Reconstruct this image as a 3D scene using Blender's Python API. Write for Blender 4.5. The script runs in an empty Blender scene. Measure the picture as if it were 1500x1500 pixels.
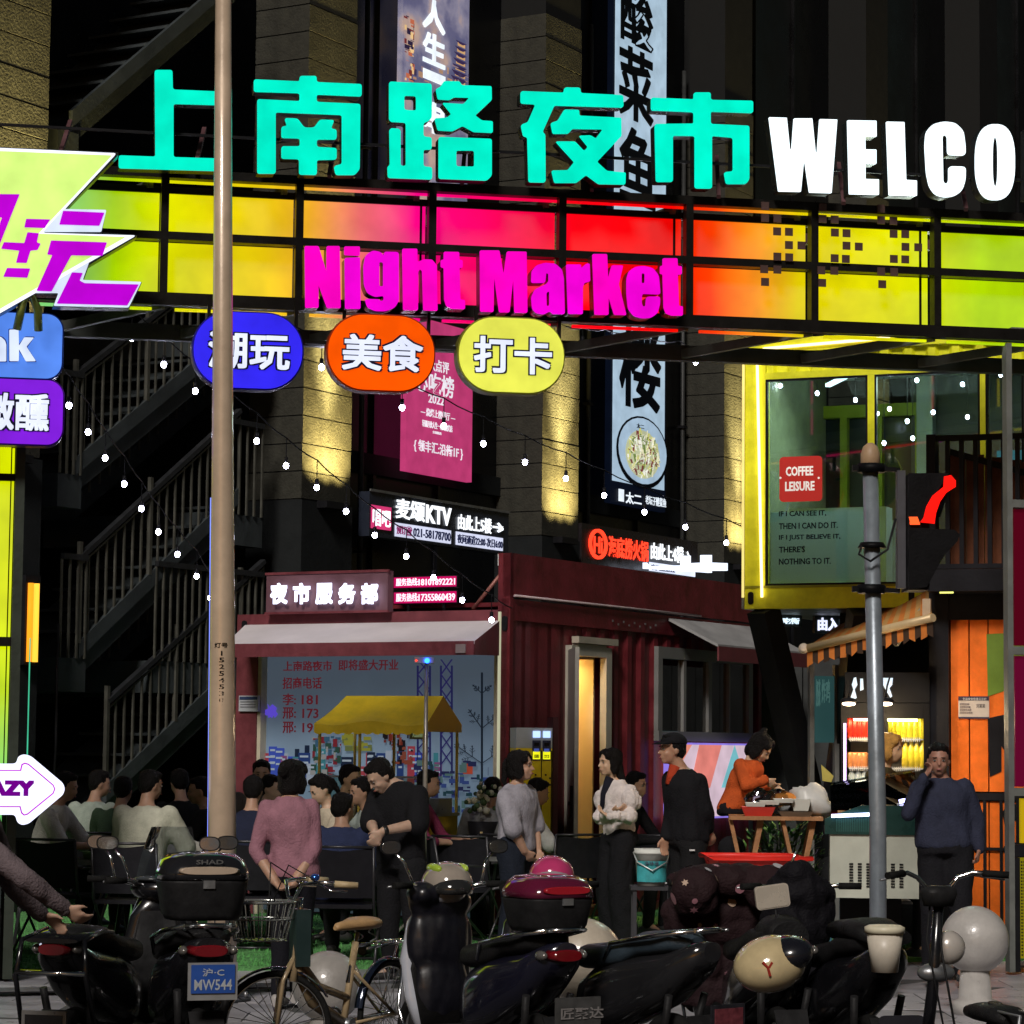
import bpy, bmesh, math, random
from math import sin, cos, pi, radians as R, sqrt, atan2
from mathutils import Vector as V, Matrix, Euler, noise
from mathutils.geometry import tessellate_polygon
random.seed(7)
SC = bpy.context.scene
COL = SC.collection
# ---------------------------------------------------------------- camera
FPX = 4000.0
CAMZ = 1.62
PITCH, ROLL = R(5.0), 0.010
cam = bpy.data.cameras.new('camera'); camo = bpy.data.objects.new('camera', cam); COL.objects.link(camo)
RM = (Matrix.Rotation(pi/2 + PITCH, 4, 'X') @ Matrix.Rotation(ROLL, 4, 'Z'))
camo.matrix_world = Matrix.Translation((0, 0, CAMZ)) @ RM
cam.sensor_width = 36; cam.lens = 36*FPX/1500
cam.clip_start = .1; cam.clip_end = 500
SC.camera = camo
R3 = RM.to_3x3()
def ray(x, y): return R3 @ V(((x-750)/FPX, -(y-750)/FPX, -1))
def at(x, y, Y):
    d = ray(x, y); t = Y/d.y
    return V((d.x*t, Y, CAMZ+d.z*t))
def gp(x, y, z=0.):
    d = ray(x, y); t = (z-CAMZ)/d.z
    return V((d.x*t, d.y*t, z))
def mpp(Y): return Y/FPX                   # metres per photo pixel at depth Y
# ---------------------------------------------------------------- world / sun
w = bpy.data.worlds.new('World'); SC.world = w; w.use_nodes = True
nt = w.node_tree; bg = nt.nodes['Background']
sky = nt.nodes.new('ShaderNodeTexSky'); sky.sky_type = 'NISHITA'; sky.sun_disc = False
SUN_EL, SUN_AZ = R(55), R(-165)
sky.sun_elevation = R(2); sky.sun_rotation = SUN_AZ
nt.links.new(sky.outputs[0], bg.inputs[0]); bg.inputs[1].default_value = 0.03
sl = bpy.data.lights.new('street_glow', 'SUN'); sl.energy = 2.6; sl.angle = R(12); sl.color = (1, .93, .86)
so = bpy.data.objects.new('street_glow', sl); COL.objects.link(so)
so.rotation_euler = Euler((R(53), 0, R(-14)))
SC.view_settings.view_transform = 'Standard'; SC.view_settings.look = 'None'
SC.view_settings.exposure = 0; SC.view_settings.gamma = 1; SC.view_settings.use_curve_mapping = False
SC.cycles.use_denoising = True; SC.cycles.sample_clamp_indirect = 4
SC.cycles.max_bounces = 6; SC.cycles.diffuse_bounces = 3; SC.cycles.glossy_bounces = 3
SC.cycles.transparent_max_bounces = 12; SC.cycles.caustics_reflective = False; SC.cycles.caustics_refractive = False
# ---------------------------------------------------------------- materials
def lin(c):
    return tuple((v/12.92 if v <= .04045 else ((v+.055)/1.055)**2.4) for v in (x/255. for x in c))
_M = {}
def E(c, s=1., name=None):
    k = ('e', c, s)
    if k in _M: return _M[k]
    m = bpy.data.materials.new(name or 'glow'); m.use_nodes = True; n = m.node_tree
    b = n.nodes['Principled BSDF']
    l = lin(c)
    b.inputs['Base Color'].default_value = (*[x*.25 for x in l], 1)
    b.inputs['Roughness'].default_value = .4; b.inputs['Specular IOR Level'].default_value = .05
    b.inputs['Emission Color'].default_value = (*l, 1); b.inputs['Emission Strength'].default_value = s
    if .8 <= s < 1.4:      # uneven backlight behind the acrylic
        tc = n.nodes.new('ShaderNodeTexCoord'); nz = n.nodes.new('ShaderNodeTexNoise'); nz.inputs['Scale'].default_value = 4.5; nz.inputs['Detail'].default_value = 3
        n.links.new(tc.outputs['Object'], nz.inputs['Vector']); mr = n.nodes.new('ShaderNodeMapRange'); mr.inputs[1].default_value = .3; mr.inputs[2].default_value = .7; mr.inputs[3].default_value = s*.82; mr.inputs[4].default_value = s*1.08
        n.links.new(nz.outputs[0], mr.inputs[0]); n.links.new(mr.outputs[0], b.inputs['Emission Strength'])
    _M[k] = m; return m
def P(c, rough=.5, metal=0., var=.15, bump=0., scale=6., coat=0., name=None):
    """painted / plain surface, colour in linear reflectance, with mottled grime and roughness"""
    k = ('p', c, rough, metal, var, bump, scale, coat)
    if k in _M: return _M[k]
    m = bpy.data.materials.new(name or 'surface'); m.use_nodes = True; n = m.node_tree
    b = n.nodes['Principled BSDF']; b.inputs['Metallic'].default_value = metal
    b.inputs['Roughness'].default_value = rough; b.inputs['Base Color'].default_value = (*c, 1)
    b.inputs['Specular IOR Level'].default_value = .5 if (coat or metal > .4) else (.10 if max(c) < .03 and rough > .3 else (.22 if rough > .55 else .4))
    if coat: b.inputs['Coat Weight'].default_value = coat; b.inputs['Coat Roughness'].default_value = .08
    if var:
        tc = n.nodes.new('ShaderNodeTexCoord'); nz = n.nodes.new('ShaderNodeTexNoise')
        nz.inputs['Scale'].default_value = scale; nz.inputs['Detail'].default_value = 8; nz.inputs['Roughness'].default_value = .65
        n.links.new(tc.outputs['Object'], nz.inputs['Vector'])
        mr = n.nodes.new('ShaderNodeMapRange'); mr.inputs[1].default_value = .3; mr.inputs[2].default_value = .7
        mr.inputs[3].default_value = 1-var*1.3; mr.inputs[4].default_value = 1+var*.8
        n.links.new(nz.outputs[0], mr.inputs[0])
        mx = n.nodes.new('ShaderNodeVectorMath'); mx.operation = 'SCALE'; mx.inputs[0].default_value = c
        n.links.new(mr.outputs[0], mx.inputs['Scale']); n.links.new(mx.outputs[0], b.inputs['Base Color'])
        r2 = n.nodes.new('ShaderNodeMapRange'); r2.inputs[1].default_value = .3; r2.inputs[2].default_value = .7
        r2.inputs[3].default_value = max(.02, rough-.1); r2.inputs[4].default_value = min(1, rough+.12)
        n.links.new(nz.outputs[0], r2.inputs[0]); n.links.new(r2.outputs[0], b.inputs['Roughness'])
        if bump:
            bp = n.nodes.new('ShaderNodeBump'); bp.inputs['Strength'].default_value = bump; bp.inputs['Distance'].default_value = .02
            n2 = n.nodes.new('ShaderNodeTexNoise'); n2.inputs['Scale'].default_value = scale*7; n2.inputs['Detail'].default_value = 5
            n.links.new(tc.outputs['Object'], n2.inputs['Vector'])
            n.links.new(n2.outputs[0], bp.inputs['Height']); n.links.new(bp.outputs[0], b.inputs['Normal'])
    _M[k] = m; return m
def GLASS(tint=(.8, .9, .9), refl=.12, alpha=.85):
    k = ('g', tint, refl, alpha)
    if k in _M: return _M[k]
    m = bpy.data.materials.new('glass'); m.use_nodes = True; n = m.node_tree
    n.nodes.remove(n.nodes['Principled BSDF'])
    tr = n.nodes.new('ShaderNodeBsdfTransparent'); tr.inputs[0].default_value = (*[t*alpha for t in tint], 1)
    gl = n.nodes.new('ShaderNodeBsdfGlossy'); gl.inputs['Roughness'].default_value = .02
    fr = n.nodes.new('ShaderNodeFresnel'); fr.inputs[0].default_value = 1.5
    ad = n.nodes.new('ShaderNodeMath'); ad.operation = 'ADD'; ad.inputs[1].default_value = refl
    mx = n.nodes.new('ShaderNodeMixShader')
    n.links.new(fr.outputs[0], ad.inputs[0]); n.links.new(ad.outputs[0], mx.inputs[0])
    n.links.new(tr.outputs[0], mx.inputs[1]); n.links.new(gl.outputs[0], mx.inputs[2])
    n.links.new(mx.outputs[0], n.nodes['Material Output'].inputs[0])
    _M[k] = m; return m
def RAMP(stops, s=1., noise_amt=.03, axis=0):
    """backlit printed sheet: colour by position along the sign (object space), emission"""
    m = bpy.data.materials.new('backlit_print'); m.use_nodes = True; n = m.node_tree
    b = n.nodes['Principled BSDF']; b.inputs['Roughness'].default_value = .5; b.inputs['Specular IOR Level'].default_value = .02
    b.inputs['Base Color'].default_value = (.04, .04, .04, 1)
    tc = n.nodes.new('ShaderNodeTexCoord'); sp = n.nodes.new('ShaderNodeSeparateXYZ')
    n.links.new(tc.outputs['Object'], sp.inputs[0])
    nz = n.nodes.new('ShaderNodeTexNoise'); nz.inputs['Scale'].default_value = 1.1
    n.links.new(tc.outputs['Object'], nz.inputs['Vector'])
    lo, hi = stops[0][0], stops[-1][0]
    mr = n.nodes.new('ShaderNodeMapRange'); mr.inputs[1].default_value = lo; mr.inputs[2].default_value = hi
    ma = n.nodes.new('ShaderNodeMath'); ma.operation = 'MULTIPLY_ADD'; ma.inputs[1].default_value = noise_amt*(hi-lo)
    n.links.new(nz.outputs[0], ma.inputs[0]); n.links.new(sp.outputs[axis], ma.inputs[2]); n.links.new(ma.outputs[0], mr.inputs[0])
    cr = n.nodes.new('ShaderNodeValToRGB'); els = cr.color_ramp.elements
    while len(els) < len(stops): els.new(.5)
    for e, (p, c) in zip(els, stops): e.position = (p-lo)/(hi-lo); e.color = (*lin(c), 1)
    n.links.new(mr.outputs[0], cr.inputs[0]); n.links.new(cr.outputs[0], b.inputs['Emission Color'])
    n2 = n.nodes.new('ShaderNodeTexNoise'); n2.inputs['Scale'].default_value = 2.6; n2.inputs['Detail'].default_value = 3; n.links.new(tc.outputs['Object'], n2.inputs['Vector'])
    m2 = n.nodes.new('ShaderNodeMapRange'); m2.inputs[1].default_value = .3; m2.inputs[2].default_value = .7; m2.inputs[3].default_value = s*.80; m2.inputs[4].default_value = s*1.12
    n.links.new(n2.outputs[0], m2.inputs[0]); n.links.new(m2.outputs[0], b.inputs['Emission Strength'])
    return m
# ---------------------------------------------------------------- frames (a wall or sign plane standing in the world)
class Frame:
    def __init__(s, o, deg):
        s.o = V((o[0], o[1], 0)); s.a = R(deg); s.t = V((cos(s.a), sin(s.a), 0)); s.n = V((-sin(s.a), cos(s.a), 0))
    def px(s, x, y, d=0.):
        """photo pixel -> (along, height) on the plane d metres behind the frame's own plane"""
        o = s.o + s.n*d; r = ray(x, y); c = V((0, 0, CAMZ))
        t = (o-c).dot(s.n)/r.dot(s.n); p = c + r*t
        return (p-o).dot(s.t), p.z
    def P(s, pts, d=0.): return [s.px(x, y, d) for x, y in pts]
    def w(s, a, d, h): return s.o + s.t*a + s.n*d + V((0, 0, h))
    def place(s, ob): ob.location = s.o; ob.rotation_euler = (0, 0, s.a)
# ---------------------------------------------------------------- object helpers
def props(o, label=None, cat=None, group=None, kind=None):
    if label: o['label'] = label
    if cat: o['category'] = cat
    if group: o['group'] = group
    if kind: o['kind'] = kind
    return o
def thing(name, label, cat, frame=None, loc=(0, 0, 0), rz=0., group=None):
    o = bpy.data.objects.new(name, None); COL.objects.link(o); o.empty_display_size = .1
    if frame: frame.place(o)
    else: o.location = loc; o.rotation_euler = (0, 0, rz)
    return props(o, label, cat, group)
def link(name, me, parent=None, **kw):
    o = bpy.data.objects.new(name, me); COL.objects.link(o)
    if parent: o.parent = parent
    return props(o, **kw)
class MB:
    def __init__(s): s.v = []; s.f = []; s.m = []; s.sm = []
    def add(s, vs, fs, mi=0, smooth=False):
        b = len(s.v); s.v += [tuple(v) for v in vs]
        s.f += [tuple(b+i for i in f) for f in fs]; s.m += [mi]*len(fs); s.sm += [smooth]*len(fs); return s
    def box(s, x0, x1, y0, y1, z0, z1, mi=0):
        vs = [(x, y, z) for z in (z0, z1) for y in (y0, y1) for x in (x0, x1)]
        return s.add(vs, [(0, 2, 3, 1), (4, 5, 7, 6), (0, 1, 5, 4), (2, 6, 7, 3), (0, 4, 6, 2), (1, 3, 7, 5)], mi)
    def bar(s, p, q, w, h=None, mi=0, up=(0, 0, 1)):
        p, q = V(p), V(q); h = h or w; d = (q-p).normalized(); u = V(up)
        if abs(d.dot(u)) > .98: u = V((0, 1, 0))
        a = d.cross(u).normalized()*w/2; b = a.cross(d).normalized()*h/2
        vs = [c+i*a+j*b for c in (p, q) for i, j in ((-1, -1), (1, -1), (1, 1), (-1, 1))]
        return s.add(vs, [(0, 3, 2, 1), (4, 5, 6, 7), (0, 1, 5, 4), (1, 2, 6, 5), (2, 3, 7, 6), (3, 0, 4, 7)], mi)
    def tube(s, pts, r, n=8, mi=0, caps=True, closed=False):
        pts = [V(p) for p in pts]; k = len(pts); rs = r if isinstance(r, (list, tuple)) else [r]*k
        vs = []; prev = None
        for i, p in enumerate(pts):
            a = pts[i-1] if (i or closed) else p; b = pts[(i+1) % k] if (i < k-1 or closed) else p
            d = (b-a).normalized()
            if prev is None:
                u = V((0, 0, 1)) if abs(d.z) < .9 else V((0, 1, 0)); prev = d.cross(u).normalized()
            prev = (prev - d*prev.dot(d)).normalized(); q = d.cross(prev)
            vs += [p + (prev*cos(t)+q*sin(t))*rs[i] for t in [2*pi*j/n for j in range(n)]]
        fs = []
        for i in range(k if closed else k-1):
            for j in range(n):
                a, b = i*n+j, i*n+(j+1) % n; c, d2 = ((i+1) % k)*n+j, ((i+1) % k)*n+(j+1) % n
                fs.append((a, b, d2, c))
        s.add(vs, fs, mi, n > 5)
        if caps and not closed:
            b0 = len(s.v)-k*n
            s.f += [tuple(b0+j for j in reversed(range(n))), tuple(b0+(k-1)*n+j for j in range(n))]; s.m += [mi]*2; s.sm += [False]*2
        return s
    def prism(s, loops, y0, y1, mi=0, side=None):
        """closed outlines in the (along, height) plane, given thickness from y0 (front) to y1"""
        if not isinstance(loops[0][0], (tuple, list, V)): loops = [loops]
        def area(l): return sum(a[0]*b[1]-b[0]*a[1] for a, b in zip(l, l[1:]+l[:1]))
        loops = [(list(l) if (area(l) > 0) == (i == 0) else list(reversed(l))) for i, l in enumerate(loops)]
        tris = tessellate_polygon([[V((p[0], p[1], 0)) for p in l] for l in loops])
        flat = [p for l in loops for p in l]; N = len(flat)
        vs = [(p[0], y0, p[1]) for p in flat] + [(p[0], y1, p[1]) for p in flat]; fs = []
        for t in tris:
            a, b, c = (flat[i] for i in t)
            t = tuple(t) if ((b[0]-a[0])*(c[1]-a[1])-(c[0]-a[0])*(b[1]-a[1])) > 0 else tuple(reversed(t))
            fs.append(t); fs.append(tuple(N+i for i in reversed(t)))
        s.add(vs, fs, mi)
        b = 0; sf = []
        for l in loops:
            n = len(l)
            for i in range(n): j = (i+1) % n; sf.append((b+i, N+b+i, N+b+j, b+j))
            b += n
        s.f += [tuple(i+len(s.v)-2*N for i in f) for f in sf]; s.m += [mi if side is None else side]*len(sf); s.sm += [False]*len(sf)
        return s
    def ell(s, c, r, mi=0, n=16, m=10, M=None, zlo=-1.):
        vs = []; fs = []; c = V(c); r = r if isinstance(r, (tuple, list)) else (r, r, r)
        for i in range(m+1):
            t = pi*i/m; z = max(cos(t), zlo)
            for j in range(n):
                p = V((r[0]*sin(t)*cos(2*pi*j/n), r[1]*sin(t)*sin(2*pi*j/n), r[2]*z))
                if M: p = M @ p
                vs.append(c+p)
        for i in range(m):
            for j in range(n):
                a, b = i*n+j, i*n+(j+1) % n
                fs.append((a, a+n, b+n, b) if 0 < i < m-1 else ((a, a+n, b+n) if i == 0 else (a, a+n, b)))
        return s.add(vs, fs, mi, True)
    def loft(s, secs, n=20, mi=0, axis='x', caps=True, smooth=True):
        """secs: (pos, cu, cv, hu, hv, exponent): superellipse sections along an axis"""
        vs = []
        for (p, cu, cv, hu, hv, e) in secs:
            for j in range(n):
                t = 2*pi*(j+.5)/n; c_, s_ = cos(t), sin(t)
                u = cu+hu*(abs(c_)**(2/e))*(1 if c_ > 0 else -1); v = cv+hv*(abs(s_)**(2/e))*(1 if s_ > 0 else -1)
                vs.append((p, u, v) if axis == 'x' else ((u, v, p) if axis == 'z' else (u, p, v)))
        k = len(secs); fs = []
        for i in range(k-1):
            for j in range(n):
                a, b = i*n+j, i*n+(j+1) % n
                fs.append((a, b, b+n, a+n))
        s.add(vs, fs, mi, smooth)
        if caps:
            b0 = len(s.v)-k*n
            s.f += [tuple(b0+j for j in reversed(range(n))), tuple(b0+(k-1)*n+j for j in range(n))]; s.m += [mi]*2; s.sm += [False]*2
        return s
    def xf(s, M, i0=0):
        s.v[i0:] = [tuple(M @ V(v)) for v in s.v[i0:]]; return s
    def mesh(s, name, mats):
        me = bpy.data.meshes.new(name); me.from_pydata(s.v, [], s.f)
        for m in (mats if isinstance(mats, (list, tuple)) else [mats]): me.materials.append(m)
        me.polygons.foreach_set('material_index', s.m); me.polygons.foreach_set('use_smooth', s.sm)
        me.validate(); 
        bm = bmesh.new(); bm.from_mesh(me); bmesh.ops.recalc_face_normals(bm, faces=bm.faces); bm.to_mesh(me); bm.free()
        me.update(); return me
    def build(s, name, mats, parent=None, **kw): return link(name, s.mesh(name, mats), parent, **kw)
def rpoly(pts, r, n=3):
    """round the corners of an outline"""
    out = []; N = len(pts)
    for i in range(N):
        p0, p, p1 = V(pts[i-1]).to_2d(), V(pts[i]).to_2d(), V(pts[(i+1) % N]).to_2d()
        a, b = p0-p, p1-p; k = min(r, a.length*.45, b.length*.45)
        a = p+a.normalized()*k; b = p+b.normalized()*k
        for j in range(n+1):
            t = j/n; q = a*(1-t)**2+p*2*t*(1-t)+b*t*t; out.append((q.x, q.y))
    return out
def rrect(x0, x1, z0, z1, r, n=6):
    return [(cx+r*cos(a0+pi/2*j/n), cz+r*sin(a0+pi/2*j/n)) for cx, cz, a0 in ((x1-r, z1-r, 0), (x0+r, z1-r, pi/2), (x0+r, z0+r, pi), (x1-r, z0+r, 1.5*pi)) for j in range(n+1)]
_TX = {}
def text_mesh(body, bold=0., depth=.01):
    k = (body, bold, depth)
    if k in _TX: return _TX[k]
    cu = bpy.data.curves.new('lettering', 'FONT'); cu.body = body; cu.offset = bold; cu.resolution_u = 2
    cu.extrude = depth/2; cu.fill_mode = 'BOTH' if depth else 'FRONT'
    o = bpy.data.objects.new('tmp', cu); COL.objects.link(o)
    dg = bpy.context.evaluated_depsgraph_get(); me = bpy.data.meshes.new_from_object(o.evaluated_get(dg))
    vs = [tuple(v.co) for v in me.vertices]; fs = [tuple(p.vertices) for p in me.polygons]
    bpy.data.objects.remove(o); bpy.data.meshes.remove(me); bpy.data.curves.remove(cu)
    _TX[k] = (vs, fs); return vs, fs
def text(body, x0, x1, z0, z1, y, mat, parent=None, bold=.02, depth=.01, name='lettering', mb=None, lean=0., **kw):
    """lettering fitted into a box on a sign's face; y is its front"""
    vs, fs = text_mesh(body, bold, depth)
    if not vs: return None
    a0 = min(v[0] for v in vs); a1 = max(v[0] for v in vs); b0 = min(v[1] for v in vs); b1 = max(v[1] for v in vs)
    out = [(x0+(v[0]-a0)/(a1-a0)*(x1-x0)+lean*(v[1]-b0)/(b1-b0), y+(0 if v[2] > 0 else depth), z0+(v[1]-b0)/(b1-b0)*(z1-z0)) for v in vs]
    if mb is not None: mb.add(out, fs); return mb
    m = MB(); m.add(out, fs); return m.build(name, mat, parent, **kw)
def ptext(fr, body, x0, y0, x1, y1, d, mat, parent=None, **kw):
    """lettering between two photo pixels (left top, right bottom) on a frame's plane"""
    a0, h1 = fr.px(x0, y0, d); a1, h0 = fr.px(x1, y1, d)
    # the line of writing follows the plane, so heights come from the middle of its run
    xm = (x0+x1)/2; k = (y1-y0)
    _, ha = fr.px(xm, y0+(0 if 'skew' in kw else 0), d); _, hb = fr.px(xm, y1, d)
    kw.pop('skew', None)
    return text(body, a0, a1, min(ha, hb), max(ha, hb), d, mat, parent, **kw)
def dup(root, loc=None, rz=None, label=None, group=None):
    r = root.copy(); COL.objects.link(r)
    if loc is not None: r.location = loc
    if rz is not None: r.rotation_euler = (0, 0, rz)
    if label: r['label'] = label
    if group: r['group'] = group
    for ch in list(root.children):
        c = ch.copy(); COL.objects.link(c); c.parent = r
        for g in ch.children: d = g.copy(); COL.objects.link(d); d.parent = c
    return r
BLACK = P((.012, .012, .014), .35, 0, .2, 0, 5, name='black_paint')
IRON = P((.03, .032, .036), .42, .3, .25, .2, 8, name='dark_steel')
CHROME = P((.75, .76, .78), .12, 1., .1, 0, 10, name='chrome')
STEEL = P((.35, .36, .38), .35, .8, .2, .1, 6, name='galvanised_steel')
# ================================================================ GROUND
def fat(fr_or_none, body, x0, x1, z0, z1, y, mat, parent, w=.02, name='lettering', steps=2, bold=.012, **kw):
    """heavy lettering: thin weight repeated a hair apart, each a fraction of a millimetre further forward"""
    m = MB(); h = w*(z1-z0); i = 0
    for a in range(-steps, steps+1):
        for b in (-1, 0, 1):
            text(body, x0+h+a*h/steps, x1-h+a*h/steps, z0+h+b*h, z1-h+b*h, y-i*.0004, None, None, bold=bold, depth=.006, mb=m); i += 1
    return m.build(name, mat, parent, **kw)
def pfat(fr, body, x0, y0, x1, y1, d, mat, parent, **kw):
    a0, _ = fr.px(x0, y0, d); a1, _ = fr.px(x1, y1, d); xm = (x0+x1)/2
    return fat(None, body, a0, a1, fr.px(xm, y1, d)[1], fr.px(xm, y0, d)[1], d, mat, parent, **kw)
def ground_sheet(name, pts, z, mat, **kw):
    m = MB(); m.prism([(p[0], p[1]) for p in pts], 0, .25)      # prism in x-z, then laid flat
    m.v = [(x, h, z-y) for x, y, h in m.v]
    return m.build(name, mat, None, kind='structure', **kw)
ASPH = P((.035, .035, .038), .75, 0, .3, .6, 3, name='asphalt')
m = MB(); m.box(-150, 150, -60, 200, -.6, -.15); m.build('road', ASPH, kind='structure')
TE = 21.0; TK = .29                      # turf front edge: y = TE + TK x
def te(x): return TE + TK*x
TURF = P((.12, .34, .11), .95, 0, .35, 1.0, 9, name='artificial_turf')
ground_sheet('turf', [(-8, te(-8)), (8.5, te(8.5)), (8.5, 33), (-8, 33)], .012, TURF)
CONC = P((.25, .25, .26), .7, 0, .2, .3, 2, name='concrete')
ground_sheet('plaza_ground', [(-40, 15.8), (40, 15.8), (40, 90), (-40, 90)], -.03, P((.12, .12, .12), .8, 0, .25, .3, 2))
# blades of the artificial turf: short tufts, uncountable
tb = MB(); rr = random.Random(3)
for i in range(14000):
    x = rr.uniform(-4.5, 4.8); y = te(x)+.02+rr.random()**1.6*7
    a = rr.uniform(0, pi); h = rr.uniform(.012, .03); w_ = .008
    tb.add([(x-w_*cos(a), y-w_*sin(a), .01), (x+w_*cos(a), y+w_*sin(a), .01), (x+rr.uniform(-.01, .01), y, .012+h)], [(0, 1, 2)])
o = tb.build('grass_blades', P((.11, .36, .10), .8, 0, .3, 0, 20)); props(o, 'short bright green blades of the artificial turf', 'artificial grass', kind='stuff')
# paving slabs of the pavement, one object each
PAVE = [P((.34, .335, .36), .32, 0, .25, .3, 3, name='paving_stone'), P((.28, .275, .30), .36, 0, .3, .3, 3, name='paving_stone'), P((.40, .39, .42), .3, 0, .2, .3, 3, name='paving_stone')]
pv = bpy.data.objects.new('pavement', MB().box(-6.2, 6.6, 16.0, 23.2, -.08, -.022).mesh('pavement', P((.08, .08, .08), .9, 0, .2))); COL.objects.link(pv); props(pv, kind='structure')
slabm = [MB().prism(rrect(-.395, .395, -.295, .295, .01, 1), -.03, .0).mesh('paving_slab', mt) for mt in PAVE]
for me in slabm:
    for v in me.vertices: x, y, z = v.co; v.co = (x, z, -y-.03)
DRAIN = [(100, 1449, 26), (170, 1449, 26)]
for j in range(11):
    for i in range(-7, 8):
        x = i*.8+(.4 if j % 2 else 0); y = 16.35+j*.6
        if y+.1 > te(x)+.4: continue
        o = link('paving_slab', slabm[rr.randrange(3)], pv); o.location = (x, y, -.022+rr.uniform(.0, .004)+.0)
        o.rotation_euler = (rr.uniform(-.003, .003), rr.uniform(-.003, .003), 0)
m = MB()
for i in range(18): m.box(-12+i*1.4, -12+i*1.4+1.38, 15.85, 16.0, -.15, .004)
m.build('kerb', CONC, kind='structure')
# slotted drain covers in the pavement
for k, (px_, py_, lab) in enumerate([(75, 1452, 'slotted steel drain cover in the pavement left of the lamp post'), (395, 1446, 'slotted steel drain cover in the pavement behind the bicycle'), (716, 1432, 'slotted steel drain cover in the pavement below the standing couple')]):
    c = gp(px_, py_, 0); t = thing('drain_cover', lab, 'drain cover', loc=(c.x, c.y, .012), rz=.28, group='slotted drain covers along the pavement')
    MB().box(-.42, .42, -.14, .14, -.01, .0).build('frame', BLACK, t)
    for i in range(7): link('slat', MB().box(-.4, .4, -.008, .008, 0, .006).mesh('slat', STEEL), t).location = (0, -.12+i*.04, 0)

# ================================================================ OFFICE BUILDING
B = Frame(at(640, 700, 33.6), 60.5)
bld = thing('office_building', 'tall dark office building with stone pillars lit by yellow uplights', 'building', B)
STONE = P((.037, .036, .028), .75, 0, .3, .5, 5, name='rough_stone')
SMOOTH = P((.016, .018, .019), .7, 0, .2, .2, 3, name='smooth_render')
DARK = P((.003, .0035, .005), .3, 0, .3, 0, 1.2, name='dark_glass_wall')
e1 = B.px(515, 600)[0]; e2 = B.px(848, 600)[0]; sp = e2-e1; CW = 1.02; CD = .75
ends = [e1+sp*k for k in range(-1, 7)]
blk = MB().box(-CW+.0, 0, 0, CD, 0, .305); blk = blk.mesh('stone_block', STONE)
for e in ends:
    MB().box(e-CW+.012, e-.012, .012, CD, 4.45, 19.5).build('column', P((.014, .0145, .015), .9, 0, .1), bld)
    MB().box(e-CW-.02, e+.02, -.02, CD, 0, 4.45).build('column_base', SMOOTH, bld)
    if e < ends[5]:
        for j in range(22):
            o = link('stone_block', blk, bld); o.location = (e, rr.uniform(-.004, .004), 4.47+j*.32)
    c = MB(); c.box(e-CW*.72, e-CW*.28, -.16, -.02, 4.38, 4.46); c.build('uplight', BLACK, bld)
    if e < ends[5]:
        for dx, en in ((-.25, 520), (0, 600), (.25, 520)):
            L = bpy.data.lights.new('uplight_lamp', 'SPOT'); L.energy = en; L.color = (1, .76, .26); L.spot_size = R(84); L.spot_blend = 1.; L.shadow_soft_size = .05
            lo = bpy.data.objects.new('uplight_lamp', L); COL.objects.link(lo)
            p = B.w(e-CW/2+dx, -.30, 4.47); q = B.w(e-CW/2+dx, .20, 6.6)
            lo.location = p; lo.rotation_euler = (q-p).to_track_quat('-Z', 'Y').to_euler()
        L = bpy.data.lights.new('uplight_beam', 'SPOT'); L.energy = 9000; L.color = (1, .80, .30); L.spot_size = R(30); L.spot_blend = 1.; L.shadow_soft_size = .08
        lo = bpy.data.objects.new('uplight_beam', L); COL.objects.link(lo); p = B.w(e-CW/2, -.42, 4.5); q = B.w(e-CW/2, .1, 8.2); lo.location = p; lo.rotation_euler = (q-p).to_track_quat('-Z', 'Y').to_euler()
# recessed wall in bays
for i, e in enumerate(ends[:-1]):
    nx = ends[i+1]-CW
    d = 3.6 if i == 0 else CD-.05
    m = MB(); m.box(e-(6 if i == 0 else 0), nx+(9 if i == 0 else 0), d, d+.2, -.1, 19.5)
    if i:
        for k in range(1, 3): m.box(e+(nx-e)*k/3-.03, e+(nx-e)*k/3+.03, d-.05, d, 3, 19.5)
    m.build('bay_wall', DARK, bld)
    if i: MB().box(e, nx, CD-.12, CD-.051, 5.0, 5.25).build('ledge', SMOOTH, bld)
MB().box(ends[0]-CW-14, ends[0]-CW, .2, .5, -.1, 19.5).build('side_wall', STONE, bld)
MB().box(ends[0], ends[1]-CW, 3.3, 3.59, 7.9, 8.5).build('ledge', SMOOTH, bld)

for k, (px_, dd) in enumerate(((530, .60), (862, .60), (1000, .60))):
    a = B.px(px_, 600, dd)[0]; MB().tube([(a, dd, .2), (a, dd, 12)], .035, 8).build('drain_pipe', P((.04, .042, .042), .5, .2, .2), bld)
    for z in (1.5, 4, 6.5, 9): MB().box(a-.06, a+.06, dd-.05, dd+.06, z, z+.04).build('pipe_clip', BLACK, bld)
a = B.px(79, 1090, .1); MB().tube([(a[0]+.02, .1, a[1]+1.2), (a[0]-.04, .05, a[1]+.5), (a[0]+.03, .1, a[1]), (a[0], .1, a[1]-.6)], .015, 6).build('loose_cable', BLACK, bld)
# wall lamp: amber tube fitting on the left pillar
t = thing('wall_lamp', 'amber glowing twin tube wall lamp on the left pillar above the stairs', 'wall lamp', B)
a0, h1 = B.px(40, 848, -.1); a1, h0 = B.px(52, 970, -.1)
MB().box(a0-.02, a1+.05, -.1, -.02, h0-.03, h1+.04).build('housing', BLACK, t)
for k, c in enumerate(((255, 150, 30), (255, 190, 60))):
    link('tube', MB().tube([(a0+.02+k*.09, -.13, h0), (a0+.02+k*.09, -.13, h1-.04)], .028, 8).mesh('tube', E(c, 1.5)), t)

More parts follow.
